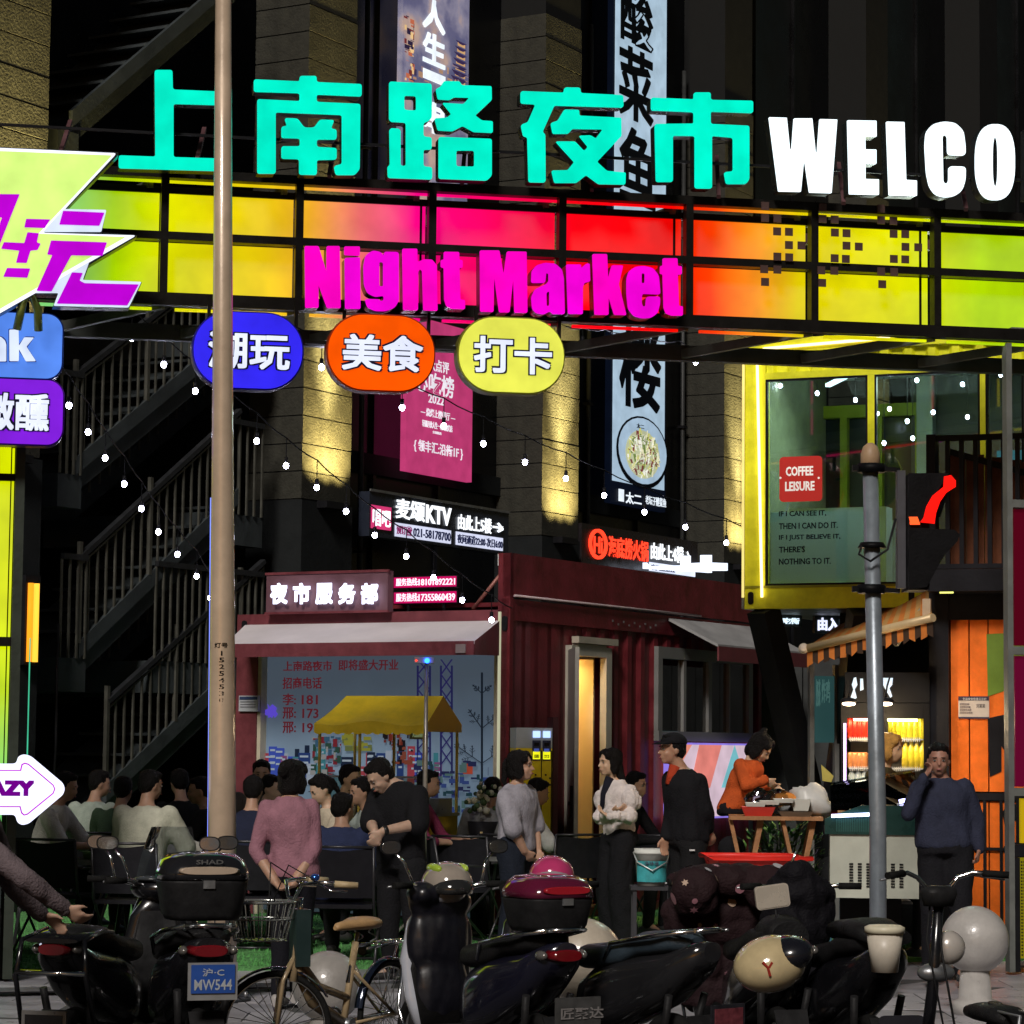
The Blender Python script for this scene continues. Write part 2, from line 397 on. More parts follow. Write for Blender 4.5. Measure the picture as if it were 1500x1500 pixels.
# ================================================================ STAIRS
st = thing('outdoor_staircase', 'dark steel staircase zigzagging up between two pillars', 'staircase', B)
SG = P((.05, .06, .064), .6, .1, .25, .2, 3, name='painted_steel'); RL = P((.14, .14, .12), .4, .6, .2, 0, 5, name='rail_steel')
def flight(p, q, wpx, d0, d1, bal=True, bh=1.0, dim=False):
    a = B.px(*p, d0); b = B.px(*q, d0); th = wpx*mpp(29)
    pr = [(a[0], a[1]-th), (b[0], b[1]-th), b, a]
    MB().prism(pr, d0, d1).build('flight', SG, st)
    MB().prism([(a[0], a[1]+.02), (b[0], b[1]+.02), (b[0], b[1]+.2), (a[0], a[1]+.2)], d0-.05, d0-.001).build('stringer', SG, st)
    n = int((b[0]-a[0])/.19); 
    for s_ in range(1, n+1):      # treads
        x = a[0]+(b[0]-a[0])*s_/(n+1); z = a[1]+(b[1]-a[1])*s_/(n+1)
        if s_ % 2 == 0: MB().box(x-.15, x+.15, d0+.01, d1-.01, z+.06, z+.09).build('tread', SG, st)
    if not bal: return
    m = int((b[0]-a[0])/.145)
    for i in range(m+1):
        x = a[0]+(b[0]-a[0])*i/m; z = a[1]+(b[1]-a[1])*i/m
        post = i % 8 == 0
        r_ = .022 if post else .011
        MB().box(x-r_, x+r_, d0-.03-r_, d0-.03+r_, z+.18, z+(bh+.22 if post else bh)).build('post' if post else 'baluster', RL, st)
    MB().bar((a[0], d0-.03, a[1]+bh+.06), (b[0], d0-.03, b[1]+bh+.06), .07, .05).build('handrail', IRON if not dim else SG, st)
    MB().bar((a[0], d0-.03, a[1]+bh-.02), (b[0], d0-.03, b[1]+bh-.02), .025, .02).build('rail', RL, st)
flight((100, 190), (345, -22), 26, .25, 1.35, False)
flight((104, 700), (345, 502), 27, .25, 1.35)
flight((110, 968), (345, 740), 28, .25, 1.35)
flight((150, 1178), (380, 960), 26, .25, 1.35)
# landings on the left and right ends
for (p, q, bal) in (((76, 690), (106, 700), True), ((76, 960), (112, 968), True), ((305, 748), (372, 760), True), ((215, 970), (372, 974), True), ((76, 190), (102, 195), False), ((300, 480), (372, 486), False)):
    a = B.px(*p, .3); b = B.px(*q, .3); z = (a[1]+b[1])/2
    MB().box(a[0], b[0]+.05, .22, 2.6, z-.34, z).build('landing', SG, st)
    if bal:
        n = max(3, int((b[0]-a[0])/.13))
        for i in range(n+1):
            x = a[0]+(b[0]-a[0])*i/n; MB().box(x-.011, x+.011, .19, .212, z, z+1.0).build('baluster', RL, st)
        MB().box(a[0], b[0], .17, .22, z+1.0, z+1.06).build('handrail', IRON, st)
# return flights behind
for (p, q) in (((345, 560), (110, 760)), ((330, 830), (110, 1030))):
    a = B.px(*p, 1.7); b = B.px(*q, 1.7); 
    MB().prism([(b[0], b[1]), (a[0], a[1]-.0), (a[0], a[1]+.25), (b[0], b[1]+.25)], 1.7, 2.8).build('flight', SG, st)
    n = int((a[0]-b[0])/.17)
    for i in range(n+1):
        x = b[0]+(a[0]-b[0])*i/n; z = b[1]+(a[1]-b[1])*i/n; MB().box(x-.01, x+.01, 1.64, 1.66, z+.2, z+1.1).build('baluster', RL, st)

# ================================================================ BANNERS AND SIGNS ON THE BUILDING
def NIGHTCITY():
    m = bpy.data.materials.new('printed_city'); m.use_nodes = True; n = m.node_tree; b = n.nodes['Principled BSDF']
    tc = n.nodes.new('ShaderNodeTexCoord'); nz = n.nodes.new('ShaderNodeTexNoise'); nz.inputs['Scale'].default_value = 1.6; nz.inputs['Detail'].default_value = 6
    cr = n.nodes.new('ShaderNodeValToRGB'); el = cr.color_ramp.elements
    for p_, c_ in ((.0, (50, 55, 90)), (.42, (90, 90, 130)), (.52, (140, 135, 160)), (.62, (190, 160, 150)), (.8, (215, 190, 170))):
        e = el.new(p_) if p_ not in (0.,) else el[0]; e.position = p_; e.color = (*lin(c_), 1)
    n.links.new(tc.outputs['Object'], nz.inputs[0]); n.links.new(nz.outputs[0], cr.inputs[0]); n.links.new(cr.outputs[0], b.inputs['Emission Color'])
    b.inputs['Emission Strength'].default_value = .8; b.inputs['Base Color'].default_value = (.1, .1, .1, 1); return m
DB = .40
def bannerbox(t, fr, pts, d, mat, th=.08, name='panel', frame=True):
    p = fr.P(pts, d); MB().prism(p, d, d+th).build(name, mat, t)
t = thing('city_banner', 'lit banner with night city picture and white characters high on the wall', 'banner', B)
a0 = B.px(590, 60, DB)[0]; a1 = B.px(687, 60, DB)[0]; zt = B.px(640, -60, DB)[1]; zb = B.px(640, 297, DB)[1]
MB().box(a0, a1, DB, DB+.08, zb, zt).build('panel', NIGHTCITY(), t)
WH = E((235, 245, 255), 1.1)
for ch, yy in (('人', 0), ('生', 50), ('一', 106), ('串', 150)):
    pfat(B, ch, 620, yy, 652, yy+(46 if ch != '一' else 14), DB-.012, WH, t, w=.02, name='character')
# pagodas and street lights printed on the banner
def clutter(t, fr, x0, y0, x1, y1, d, cols, n, s=.8, seed=1, wmin=2, wmax=9, hmin=2, hmax=12, name='print_patch'):
    r_ = random.Random(seed)
    ms = [MB() for _ in cols]
    for i in range(n):
        x = r_.uniform(x0, x1); y = r_.uniform(y0, y1); w_ = r_.uniform(wmin, wmax); h_ = r_.uniform(hmin, hmax)
        x2 = min(x+w_, x1); y2 = min(y+h_, y1)
        a = fr.px(x, y, d); b = fr.px(x2, y2, d)
        ms[i % len(cols)].box(a[0], b[0], d-.0004*i, d-.0004*i+.001, min(a[1], b[1]), max(a[1], b[1]))
    for m_, c in zip(ms, cols):
        if m_.v: m_.build(name, c, t, kind='stuff')
clutter(t, B, 591, 20, 606, 118, DB-.002, [E((200, 110, 80), .8), E((120, 50, 50), .8), E((240, 200, 140), .9), E((50, 40, 70), .7)], 40, seed=2)
for i in range(7):      # tower on the right side
    y = 62+i*9
    a = B.px(668-i*1.2, y, DB-.006); b = B.px(684, y+3.5, DB-.006); c = B.px(681, y+9, DB-.006); a2 = B.px(671-i*.8, y+3.5, DB-.006)
    MB().prism([(a[0], b[1]), (b[0], b[1]), (b[0]-.1, a[1]), (a[0]+.1, a[1])], DB-.006, DB-.001).build('print_patch', E((60, 45, 85), .8), t)
    MB().box(a2[0], B.px(681, y, DB)[0], DB-.005, DB-.001, c[1], b[1]).build('print_patch', E((215, 170, 120), .8), t)
clutter(t, B, 605, 95, 686, 120, DB-.002, [E((190, 150, 120), .8), E((70, 60, 95), .8), E((150, 130, 140), .8)], 26, seed=5)

t = thing('food_ranking_banner', 'pink poster banner for the 2022 food ranking hanging on the wall', 'banner', B)
a0 = B.px(595, 600, DB)[0]; a1 = B.px(692, 600, DB)[0]; zt = B.px(643, 300, DB)[1]; zb = B.px(643, 698, DB)[1]
zt = min(zt, zb+7.0); zt2 = B.px(643, 472, DB)[1]
MB().box(a0, a1, DB, DB+.08, zb, zt2).build('panel', E((196, 62, 118), .85), t)
NAVY = E((30, 34, 60), .6)
for x0, x1, y in ((636, 655, 500), (654, 674, 494)):
    a = B.px(x0, y, DB); b = B.px(x1, y+8, DB); MB().box(a[0], b[0], DB-.006, DB-.001, b[1], a[1]).build('print_patch', NAVY, t)
PW = E((240, 235, 245), .95)
for s_, bx in (('大众点评', (618, 526, 658, 544)), ('必吃榜', (608, 546, 665, 578)), ('2022', (628, 579, 651, 592)), ('— 烧烤上榜餐厅 —', (617, 601, 667, 613)), ('轻疆月伙人生一心的烧烤店', (619, 619, 663, 629)), ('{ 领丰汇:沿街1F }', (607, 649, 678, 668))):
    ptext(B, s_, bx[0], bx[1], bx[2], bx[3], DB-.008, PW, t, bold=.012, depth=.006)
ptext(B, '全国精选', 634, 632, 647, 636, DB-.008, PW, t, bold=.0, depth=.006)

t = thing('fish_restaurant_banner', 'tall white banner with black brush characters and a bowl of fish', 'banner', B)
a0 = B.px(896, 150, DB)[0]; a1 = B.px(969, 150, DB)[0]; b0 = B.px(903, 650, DB)[0]; b1 = B.px(980, 650, DB)[0]
a0 = (a0+b0)/2; a1 = (a1+b1)/2
zb = B.px(940, 742, DB)[1]; zm = B.px(940, 712, DB)[1]; zt = B.px(940, -90, DB)[1]
MB().box(a0-.06, a1+.06, DB+.01, DB+.1, zb-.02, zt).build('frame', E((8, 14, 28), .8), t)
MB().prism([(a0, zm), (a1, zm), (a1, zt), (a0, zt)], DB-.002, DB+.01).build('panel', E((170, 195, 215), .95), t)
INK = P((.004, .006, .012), .6, 0, 0, name='ink')
for s_, bx in (('老', (905, -75, 958, -22)), ('酸', (909, -10, 957, 68)), ('菜', (906, 72, 957, 178)), ('鱼', (908, 190, 960, 300)), ('四', (910, 360, 962, 440)), ('楼', (908, 475, 968, 600))):
    pfat(B, s_, *bx, DB-.012, INK, t, w=.010, name='character')
# bowl
cx, cz = B.px(940, 661, DB); rw = (a1-a0)*.5; rh = B.px(940, 612, DB)[1]-cz
def disc(cx, cz, rx, rz_, y, th, mat, nm, n=28): MB().prism([(cx+rx*cos(2*pi*i/n), cz+rz_*sin(2*pi*i/n)) for i in range(n)], y, y+th).build(nm, mat, t)
disc(cx, cz-.02, rw*1.0, rh*1.08, DB-.016, .008, INK, 'bowl_outline'); disc(cx, cz, rw*.93, rh*.98, DB-.024, .008, E((165, 190, 212), .95), 'bowl')
disc(cx-.02, cz-.05, rw*.66, rh*.72, DB-.030, .006, E((190, 195, 160), .9), 'fish_soup')
r_ = random.Random(5)
mm = [MB() for _ in range(5)]
for i in range(240):
    a = r_.uniform(0, 2*pi); q = sqrt(r_.random())*.62; x = cx-.02+cos(a)*q*rw; z = cz-.05+sin(a)*q*rh*1.08; b = r_.uniform(0, pi); l = r_.uniform(.02, .07)
    mm[i % 5].bar((x-l*cos(b), DB-.031-.0001*i, z-l*sin(b)), (x+l*cos(b), DB-.031-.0001*i, z+l*sin(b)), .002, r_.uniform(.012, .03), up=(0, 1, 0))
for m_, c in zip(mm, ((230, 225, 190), (200, 200, 110), (110, 130, 70), (120, 60, 60), (235, 235, 225))): m_.build('noodle_print', E(c, .9), t, kind='stuff')
ptext(B, '太二', 917, 722, 940, 739, DB-.01, WH, t, bold=.02, depth=.006); ptext(B, '老坛子酸菜鱼', 946, 728, 976, 741, DB-.01, WH, t, bold=.01, depth=.006)
a = B.px(906, 716, DB); b = B.px(913, 735, DB); MB().box(a[0], b[0], DB-.012, DB-.001, b[1], a[1]).build('seal', WH, t); ptext(B, '太二', 933, 621, 944, 628, DB-.04, INK, t, depth=.006)

t = thing('karaoke_sign', 'long black sign with white KTV lettering and an arrow to the fifth floor', 'sign', B)
D2 = -.05
a0 = B.px(541, 755, D2)[0]; a1 = B.px(745, 780, D2)[0]; zt = (B.px(541, 722, D2)[1]+B.px(745, 750, D2)[1])/2; zb = zt-(B.px(640, 735, D2)[1]-B.px(640, 798, D2)[1])
MB().box(a0, a1, D2, D2+.15, zb, zt).build('panel', P((.02, .025, .04), .3, 0, .1), t)
MB().box(a0, a1, D2-.02, D2+.0, zt, zt+.03).build('edge_strip', STEEL, t)
Hs = zt-zb; Ws = a1-a0
def sgn(s_, u0, u1, v0, v1, mat, bold=.015, parent=None, y=None):
    return text(s_, a0+Ws*u0, a0+Ws*u1, zt-Hs*v1, zt-Hs*v0, D2-.02 if y is None else y, mat, parent or t, bold=bold, depth=.01)
K = E((245, 250, 255), 1.5)
def sbox(u0, u1, v0, v1, mat, nm, y0=None): return MB().box(a0+Ws*u0, a0+Ws*u1, (D2-.014) if y0 is None else y0, D2-.001, zt-Hs*v1, zt-Hs*v0).build(nm, mat, t)
sbox(.01, .14, .3, .82, E((220, 60, 120), .9), 'logo_plate'); sgn('唱吧', .015, .135, .38, .76, K)
sgn('麦颂', .17, .37, .06, .52, K, .02); sgn('KTV', .38, .56, .1, .52, K, .03); sgn('由此上5楼', .61, .86, .2, .56, K, .012); sgn('→', .87, .95, .26, .5, K, .03)
sbox(.17, .56, .62, .93, E((215, 220, 245), 1.0), 'plate'); sbox(.60, .95, .62, .93, E((215, 220, 245), 1.0), 'plate')
MG = E((150, 50, 110), .7); DG = E((40, 45, 80), .7)
sgn('预订☎', .175, .28, .67, .89, MG, .01, y=D2-.024); sgn('021-58178700', .29, .555, .68, .88, DG, .012, y=D2-.024); sgn('夜间通道22:00-次日6:00', .605, .945, .67, .89, DG, .008, y=D2-.024)

t = thing('hotpot_sign', 'black sign with glowing red hotpot characters and an arrow to the fourth floor', 'sign', B)
a0 = B.px(852, 800, D2)[0]; a1 = B.px(1022, 820, D2)[0]; zt = B.px(937, 786, D2)[1]; zb = B.px(937, 835, D2)[1]; Hs = zt-zb; Ws = a1-a0
MB().box(a0, a1, D2, D2+.15, zb-.1, zt+.06).build('panel', P((.015, .012, .014), .3, 0, .1), t)
RD = E((255, 60, 35), 2.0)
cx, cz = a0+Ws*.125, zt-Hs*.42
MB().prism([[(cx+Ws*.072*cos(q*pi/12), cz+Hs*.44*sin(q*pi/12)) for q in range(24)], [(cx+Ws*.057*cos(q*pi/12), cz+Hs*.35*sin(q*pi/12)) for q in range(24)]], D2-.03, D2-.001).build('logo_ring', RD, t)
sgn('Hi', .09, .16, .2, .68, RD, .02); sgn('海底捞火锅', .21, .545, .12, .74, RD, .015); sgn('由此上4楼→', .57, .92, .12, .62, K, .02)
sbox(.56, .97, .72, .98, E((225, 232, 255), 1.1), 'plate'); sgn('夜间通道22', .57, .78, .78, .95, DG, .01, y=D2-.024)
# white lit floor arrow board to its right
t = thing('white_arrow_board', 'plain white glowing stepped board right of the hotpot sign', 'sign', B)
pts = [(948, 824), (952, 829), (1003, 828), (1003, 815), (1012, 814), (1012, 825), (1032, 824), (1032, 813), (1043, 813), (1043, 824), (1066, 825), (1066, 836), (1043, 836), (1043, 839), (1030, 838), (948, 833)]
MB().prism(B.P(pts, -.35), -.35, -.28).build('panel', E((225, 235, 255), 1.6), t)
# ================================================================ MARKET GATE
G = Frame((0, 20.0), 11.5)
def gx(x, y=600, d=0.): return G.px(x, y, d)[0]
def gh(y, x=750, d=0.): return G.px(x, y, d)[1]
gate = thing('market_gate', 'wide steel market gate with rainbow backlit panels and glowing letters', 'gate', G)
xs = [240, 437.5, 632, 822.5, 1008.5, 1191.5, 1371]
zl = lambda ya, xa: G.px(xa, ya)[1]
Z = [(zl(270, 245)+zl(302, 1196))/2, (zl(289, 245)+zl(319, 1200))/2, (zl(349, 245)+zl(377, 1200))/2, (zl(361, 245)+zl(388, 1200))/2, (zl(437, 245)+zl(463, 1200))/2, (zl(456, 245)+zl(480, 1200))/2]
Zt = (zl(256, 245)+zl(291, 1196))/2
XL, XR = gx(-150), gx(1720)
FR = P((.012, .011, .010), .35, .2, .2, .1, 5, name='black_frame_paint')
bw = .056
MB().box(XL, XR, -.04, .06, Z[0], Zt).build('beam', FR, gate)
MB().box(XL, XR, -.04, .06, Z[3], Z[2]).build('beam', FR, gate)
MB().box(XL, XR, -.04, .06, Z[5], Z[4]).build('beam', FR, gate)
MB().box(XL, XR, -.04+.12, .2, Z[1], Z[1]+.05).build('beam', FR, gate)
xg = [gx(x, 370) for x in xs]; step = xg[1]-xg[0]
allx = [xg[0]-step, *xg, xg[-1]+step, xg[-1]+2*step]
for x in allx: MB().box(x-bw/2, x+bw/2, -.041, .061, Z[4]+.001, Z[0]-.001).build('upright', FR, gate)
stops = [(gx(100), (120, 200, 110)), (gx(175), (165, 210, 0)), (gx(260), (222, 222, 0)), (gx(400), (235, 200, 10)), (gx(470), (238, 170, 40)), (gx(540), (240, 110, 110)), (gx(620), (245, 0, 130)), (gx(740), (250, 0, 90)), (gx(850), (252, 0, 20)), (gx(1000), (250, 0, 0)), (gx(1060), (255, 60, 0)), (gx(1125), (255, 150, 30)), (gx(1190), (225, 205, 0)), (gx(1330), (225, 225, 0)), (gx(1460), (175, 215, 0))]
PANEL = RAMP(stops, 1.05, .02)
for a, b in zip(allx[:-1], allx[1:]):
    for z0, z1 in ((Z[2]-.0, Z[1]), (Z[4], Z[3])):
        MB().box(a+bw/2+.004, b-bw/2-.004, .10, .14, z0, z1).build('panel', PANEL, gate)
    MB().box(a+bw/2+.002, b-bw/2-.002, .141, .16, Z[4], Z[1]).build('back_plate', FR, gate)
    # the thin lit lip above and below every bay
    MB().box(a+bw/2, b-bw/2, .045, .058, Z[0]-.022, Z[0]-.002).build('glow_strip', PANEL, gate)
    MB().box(a+bw/2+.06, b-bw/2-.05, .0, .03, Z[5]-.035, Z[5]-.015).build('glow_strip', PANEL, gate)
# thin inner line near the right edge of some bays
for x in (619, 992, 1354): q = gx(x, 370); MB().box(q-.008, q+.008, .085, .099, Z[4], Z[1]).build('panel_joint', FR, gate)
# rear lattice and braces
BR = P((.10, .045, .05), .5, .1, .3, .1, 4, name='dark_red_steel')
MB().box(XL, XR, 1.0, 1.1, Z[5]-.10, Z[5]+.02).build('rear_beam', P((.07, .08, .075), .5, .1, .3, .1, 3), gate)
MB().box(XL, XR, 1.0, 1.08, Z[0]-.05, Z[0]+.03).build('rear_beam', BR, gate)
for i, x in enumerate(allx):
    MB().bar((x, .06, Z[5]+.02), (x-.75, 1.0, Z[5]-.05), .05, .07).build('brace', P((.16, .17, .15), .5, .2, .3, .1, 4), gate)
    MB().bar((x-.1, .06, Z[0]-.03), (x-.45, 1.0, Z[0]-.06), .04, .06).build('brace', P((.16, .17, .15), .5, .2, .3, .1, 4), gate)
    MB().bar((x+.2, -.12, Z[0]+.05), (x+.3, .3, Z[0]+.45), .03, .03).build('letter_stay', BR, gate)
MB().bar((XL, -.13, Z[0]+.30), (XR, -.13, Z[0]+.30), .02, .02).build('letter_rail', BLACK, gate)
# pixel squares on the right panels
SQ = P((.11, .06, .05), .5, 0, .15, name='brown_tile')
g1 = [(62, 905), (62, 957), (116, 960), (115, 1017), (167, 1019), (167, 1077), (222, 1079), (116, 1128), (168, 1131), (58, 1183), (116, 1185), (62, 1239)]
g2 = [(315, 912), (315, 962), (368, 965), (369, 1022), (420, 1025), (420, 1080), (474, 1084), (368, 1135), (417, 1138), (309, 1188), (366, 1190), (313, 1243)]
g3 = [(571, 917), (572, 968), (626, 971), (627, 1028), (678, 1029), (679, 1085), (735, 1087), (628, 1138), (678, 1140), (572, 1193), (629, 1195), (577, 1249)]
sqm = MB().box(-.03, .03, -.005, .005, -.03, .03).mesh('square', P((.07, .035, .03), .5, 0, .15, name='brown_tile'))
for (x, y) in g1+g2+g3:
    a, h = G.px(1100+x/3, y/3, -.06); link('square', sqm, gate).location = (a, -.06, h)
# letters: traced outlines, each a thick glowing box letter
CY = E((0, 235, 200), 1.0); MGN = E((245, 0, 190), 1.0); MG2 = E((235, 0, 210), 1.0); WL = E((235, 250, 255), 1.6); SIDE = P((.015, .02, .02), .3, 0, .1, name='letter_side')
def letter(loops, sc, ox, oy, mat, d, th, lab, r=.018, halo=True, drop=0):
    L = [rpoly(G.P([(x/sc+ox, y/sc+oy) for x, y in l], d), r) for l in loops]
    m = MB(); m.prism(L, d, d+.02, 0); n = len(m.f)
    m2 = [rpoly(G.P([(x/sc+ox, y/sc+oy) for x, y in l], d), r) for l in loops]
    m.prism(m2, d+.021, d+th, 1)
    o = m.build('letter', [mat, SIDE], gate); o['label'] = lab; return o
A = letter
A([[(680, 307), (758, 307), (760, 393), (1000, 403), (1000, 462), (763, 455), (763, 690), (1000, 697), (1000, 752), (522, 738), (522, 682), (683, 688)]], 3, 0, 0, CY, -.30, .14, 'turquoise letter shang')
A([[(372, 116), (439, 119), (439, 111), (464, 111), (464, 120), (530, 123), (530, 141), (464, 138), (464, 149), (528, 152), (527, 248), (520, 256), (492, 256), (489, 243), (501, 240), (501, 168), (404, 164), (404, 254), (377, 254), (377, 145), (439, 148), (439, 136), (372, 134)]], 1, 0, 0, CY, -.30, .14, 'turquoise letter nan, outer strokes')
A([[(1250, 518), (1308, 520), (1338, 560), (1380, 560), (1405, 525), (1470, 527), (1455, 565), (1480, 568), (1480, 612), (1393, 612), (1393, 645), (1480, 650), (1480, 700), (1393, 702), (1393, 768), (1315, 766), (1315, 698), (1237, 696), (1237, 642), (1318, 642), (1318, 607), (1237, 605), (1237, 555), (1262, 553)]], 3, 0, 0, CY, -.30, .14, 'turquoise letter nan, inner strokes')
A([[(85, 160), (590, 185), (605, 210), (605, 600), (570, 640), (505, 665), (505, 830), (605, 840), (605, 990), (505, 990), (505, 1195), (610, 1205), (610, 1355), (70, 1335), (65, 1200), (95, 1175), (88, 750), (110, 730), (200, 735), (225, 760), (225, 1190), (290, 1190), (290, 660), (110, 650), (85, 620)], [(270, 330), (415, 335), (415, 515), (270, 505)]], 8.333, 560, 100, CY, -.30, .14, 'turquoise letter lu, left half')
A([[(655, 250), (710, 225), (755, 155), (945, 158), (970, 205), (1335, 218), (1338, 385), (1135, 575), (1215, 635), (1350, 645), (1350, 785), (1120, 775), (985, 700), (860, 765), (680, 755), (640, 610), (790, 600), (845, 555), (735, 420), (990, 435), (1065, 355), (880, 350), (820, 385), (680, 375)]], 8.333, 560, 100, CY, -.30, .14, 'turquoise letter lu, upper right strokes', .012)
A([[(690, 835), (1338, 860), (1338, 1310), (1280, 1368), (690, 1345)], [(905, 1000), (1125, 1000), (1125, 1200), (905, 1195)]], 8.333, 560, 100, CY, -.30, .14, 'turquoise letter lu, lower right box')
A([[(108, 110), (635, 130), (640, 65), (835, 68), (840, 135), (1360, 160), (1362, 310), (520, 285), (375, 610), (408, 640), (412, 1225), (205, 1222), (190, 670), (140, 660), (110, 520), (195, 490), (290, 270), (108, 260)]], 8.333, 750, 120, CY, -.30, .14, 'turquoise letter ye, roof and left strokes')
A([[(475, 500), (560, 470), (640, 335), (820, 340), (825, 410), (1335, 435), (1338, 660), (1040, 975), (1160, 1085), (1390, 1105), (1385, 1250), (1060, 1245), (910, 1135), (790, 1230), (520, 1230), (485, 1080), (680, 1075), (762, 975), (535, 725), (770, 725), (880, 840), (930, 790), (820, 655), (960, 650), (1025, 690), (1110, 575), (740, 570), (690, 630), (500, 630)]], 8.333, 750, 120, CY, -.30, .14, 'turquoise letter ye, inner strokes', .012)
A([[(578, 535), (812, 545), (812, 507), (905, 507), (905, 548), (1138, 553), (1138, 620), (905, 612), (905, 680), (1117, 690), (1117, 985), (1100, 1010), (990, 1010), (978, 945), (1028, 940), (1028, 755), (912, 745), (912, 1035), (818, 1033), (818, 745), (697, 745), (697, 998), (605, 998), (598, 680), (812, 678), (812, 615), (578, 605)]], 3.75, 800, 0, CY, -.30, .14, 'turquoise letter shi')
W3 = dict(sc=3, ox=1100, oy=0, mat=WL, d=-.25, th=.14)
def AW(l, lab, r=.006): A(l, W3['sc'], W3['ox'], W3['oy'], WL, -.25, .14, lab, r)
AW([[(80, 515), (158, 517), (172, 655), (180, 655), (190, 520), (270, 520), (285, 670), (292, 670), (303, 523), (380, 525), (355, 848), (258, 845), (235, 690), (220, 842), (122, 840)]], 'white letter W')
AW([[(425, 528), (552, 530), (553, 600), (503, 598), (504, 656), (552, 657), (552, 720), (504, 718), (504, 786), (563, 788), (563, 855), (433, 852)]], 'first white letter E')
AW([[(596, 534), (675, 536), (683, 790), (730, 793), (730, 860), (608, 857)]], 'white letter L')
AW([[(765, 640), (770, 580), (800, 545), (850, 533), (900, 540), (935, 575), (944, 640), (944, 683), (865, 680), (864, 600), (853, 590), (842, 600), (846, 800), (860, 810), (870, 795), (870, 730), (945, 732), (944, 790), (930, 835), (900, 860), (855, 868), (810, 855), (785, 820), (772, 760)]], 'white letter C', .03)
def oval(cx, cy, rx, ry, e=2.6, n=36):
    return [(cx+rx*abs(cos(t))**(2/e)*(1 if cos(t) > 0 else -1), cy+ry*abs(sin(t))**(2/e)*(1 if sin(t) > 0 else -1)) for t in [2*pi*(i+.5)/n for i in range(n)]]
AW([oval(1074, 712, 87, 167), oval(1075, 710, 12, 108)], 'white letter O')
AW([[(1215, 560), (1330, 563), (1360, 740), (1385, 565), (1500, 568), (1505, 885), (1430, 882), (1425, 650), (1385, 880), (1335, 878), (1295, 650), (1295, 875), (1215, 872)]], 'white letter M')
AW([[(1540, 570), (1670, 573), (1671, 643), (1620, 641), (1620, 700), (1668, 701), (1668, 763), (1621, 762), (1622, 832), (1682, 834), (1682, 898), (1548, 895)]], 'last white letter E')
nk = 5.172
def AN(l, lab, mat=MGN, r=.01): A(l, nk, 430, 340, mat, -.30, .16, lab, r)
AN([[(85, 105), (190, 105), (250, 300), (252, 105), (350, 105), (358, 575), (255, 575), (190, 395), (190, 572), (90, 572)]], 'magenta letter N')
AN([[(385, 108), (503, 108), (503, 178), (385, 172)]], 'dot of the magenta letter i'); AN([[(388, 195), (505, 190), (508, 580), (392, 580)]], 'stem of the magenta letter i', MG2)
AN([[(600, 138), (660, 150), (685, 180), (688, 148), (797, 150), (798, 520), (770, 570), (700, 598), (620, 597), (560, 570), (540, 505), (645, 508), (665, 525), (685, 510), (683, 480), (620, 490), (560, 460), (535, 400), (530, 260), (545, 175)], [(650, 225), (680, 225), (680, 410), (650, 410)]], 'magenta letter g', MG2, .02)
AN([[(825, 125), (938, 125), (940, 225), (990, 205), (1050, 208), (1085, 250), (1092, 595), (985, 592), (975, 290), (960, 278), (945, 300), (943, 592), (832, 590)]], 'magenta letter h')
AN([[(1140, 148), (1255, 150), (1258, 210), (1282, 212), (1282, 270), (1258, 268), (1265, 510), (1300, 515), (1300, 582), (1200, 580), (1160, 560), (1143, 510), (1140, 268), (1117, 265), (1117, 210), (1140, 208)]], 'first magenta letter t')
nk = 4.6875
def AM(l, lab, mat=MGN, r=.01): A(l, nk, 690, 350, mat, -.30, .16, lab, r)
AM([[(62, 78), (195, 78), (225, 245), (248, 85), (382, 87), (388, 505), (300, 505), (292, 260), (265, 503), (195, 503), (160, 250), (155, 500), (65, 498)]], 'magenta letter M')
AM([[(415, 300), (418, 220), (450, 180), (510, 163), (580, 170), (625, 210), (638, 270), (645, 515), (560, 515), (545, 495), (500, 518), (450, 510), (422, 480), (415, 400), (440, 345), (515, 310), (535, 290), (533, 235), (517, 232), (510, 300)], [(518, 370), (540, 355), (540, 455), (520, 462)]], 'magenta letter a', MG2, .015)
AM([[(655, 175), (755, 175), (757, 200), (790, 170), (815, 168), (820, 290), (780, 300), (768, 330), (768, 515), (668, 513)]], 'magenta letter r', MG2)
AM([[(835, 103), (935, 103), (942, 275), (968, 180), (1045, 182), (1015, 310), (1068, 522), (985, 520), (945, 390), (945, 520), (850, 520)]], 'magenta letter k')
AM([[(1070, 270), (1085, 220), (1130, 190), (1190, 185), (1250, 200), (1290, 250), (1302, 380), (1175, 375), (1172, 440), (1182, 465), (1200, 460), (1205, 395), (1300, 395), (1298, 450), (1280, 510), (1240, 540), (1180, 545), (1120, 530), (1080, 480), (1070, 380)], [(1172, 235), (1195, 233), (1195, 300), (1172, 305)]], 'magenta letter e', MG2, .02)
AM([[(1318, 132), (1418, 132), (1420, 185), (1448, 187), (1448, 243), (1420, 243), (1428, 460), (1455, 462), (1455, 525), (1380, 525), (1340, 510), (1325, 470), (1318, 240), (1300, 238), (1300, 185), (1318, 183)]], 'last magenta letter t')
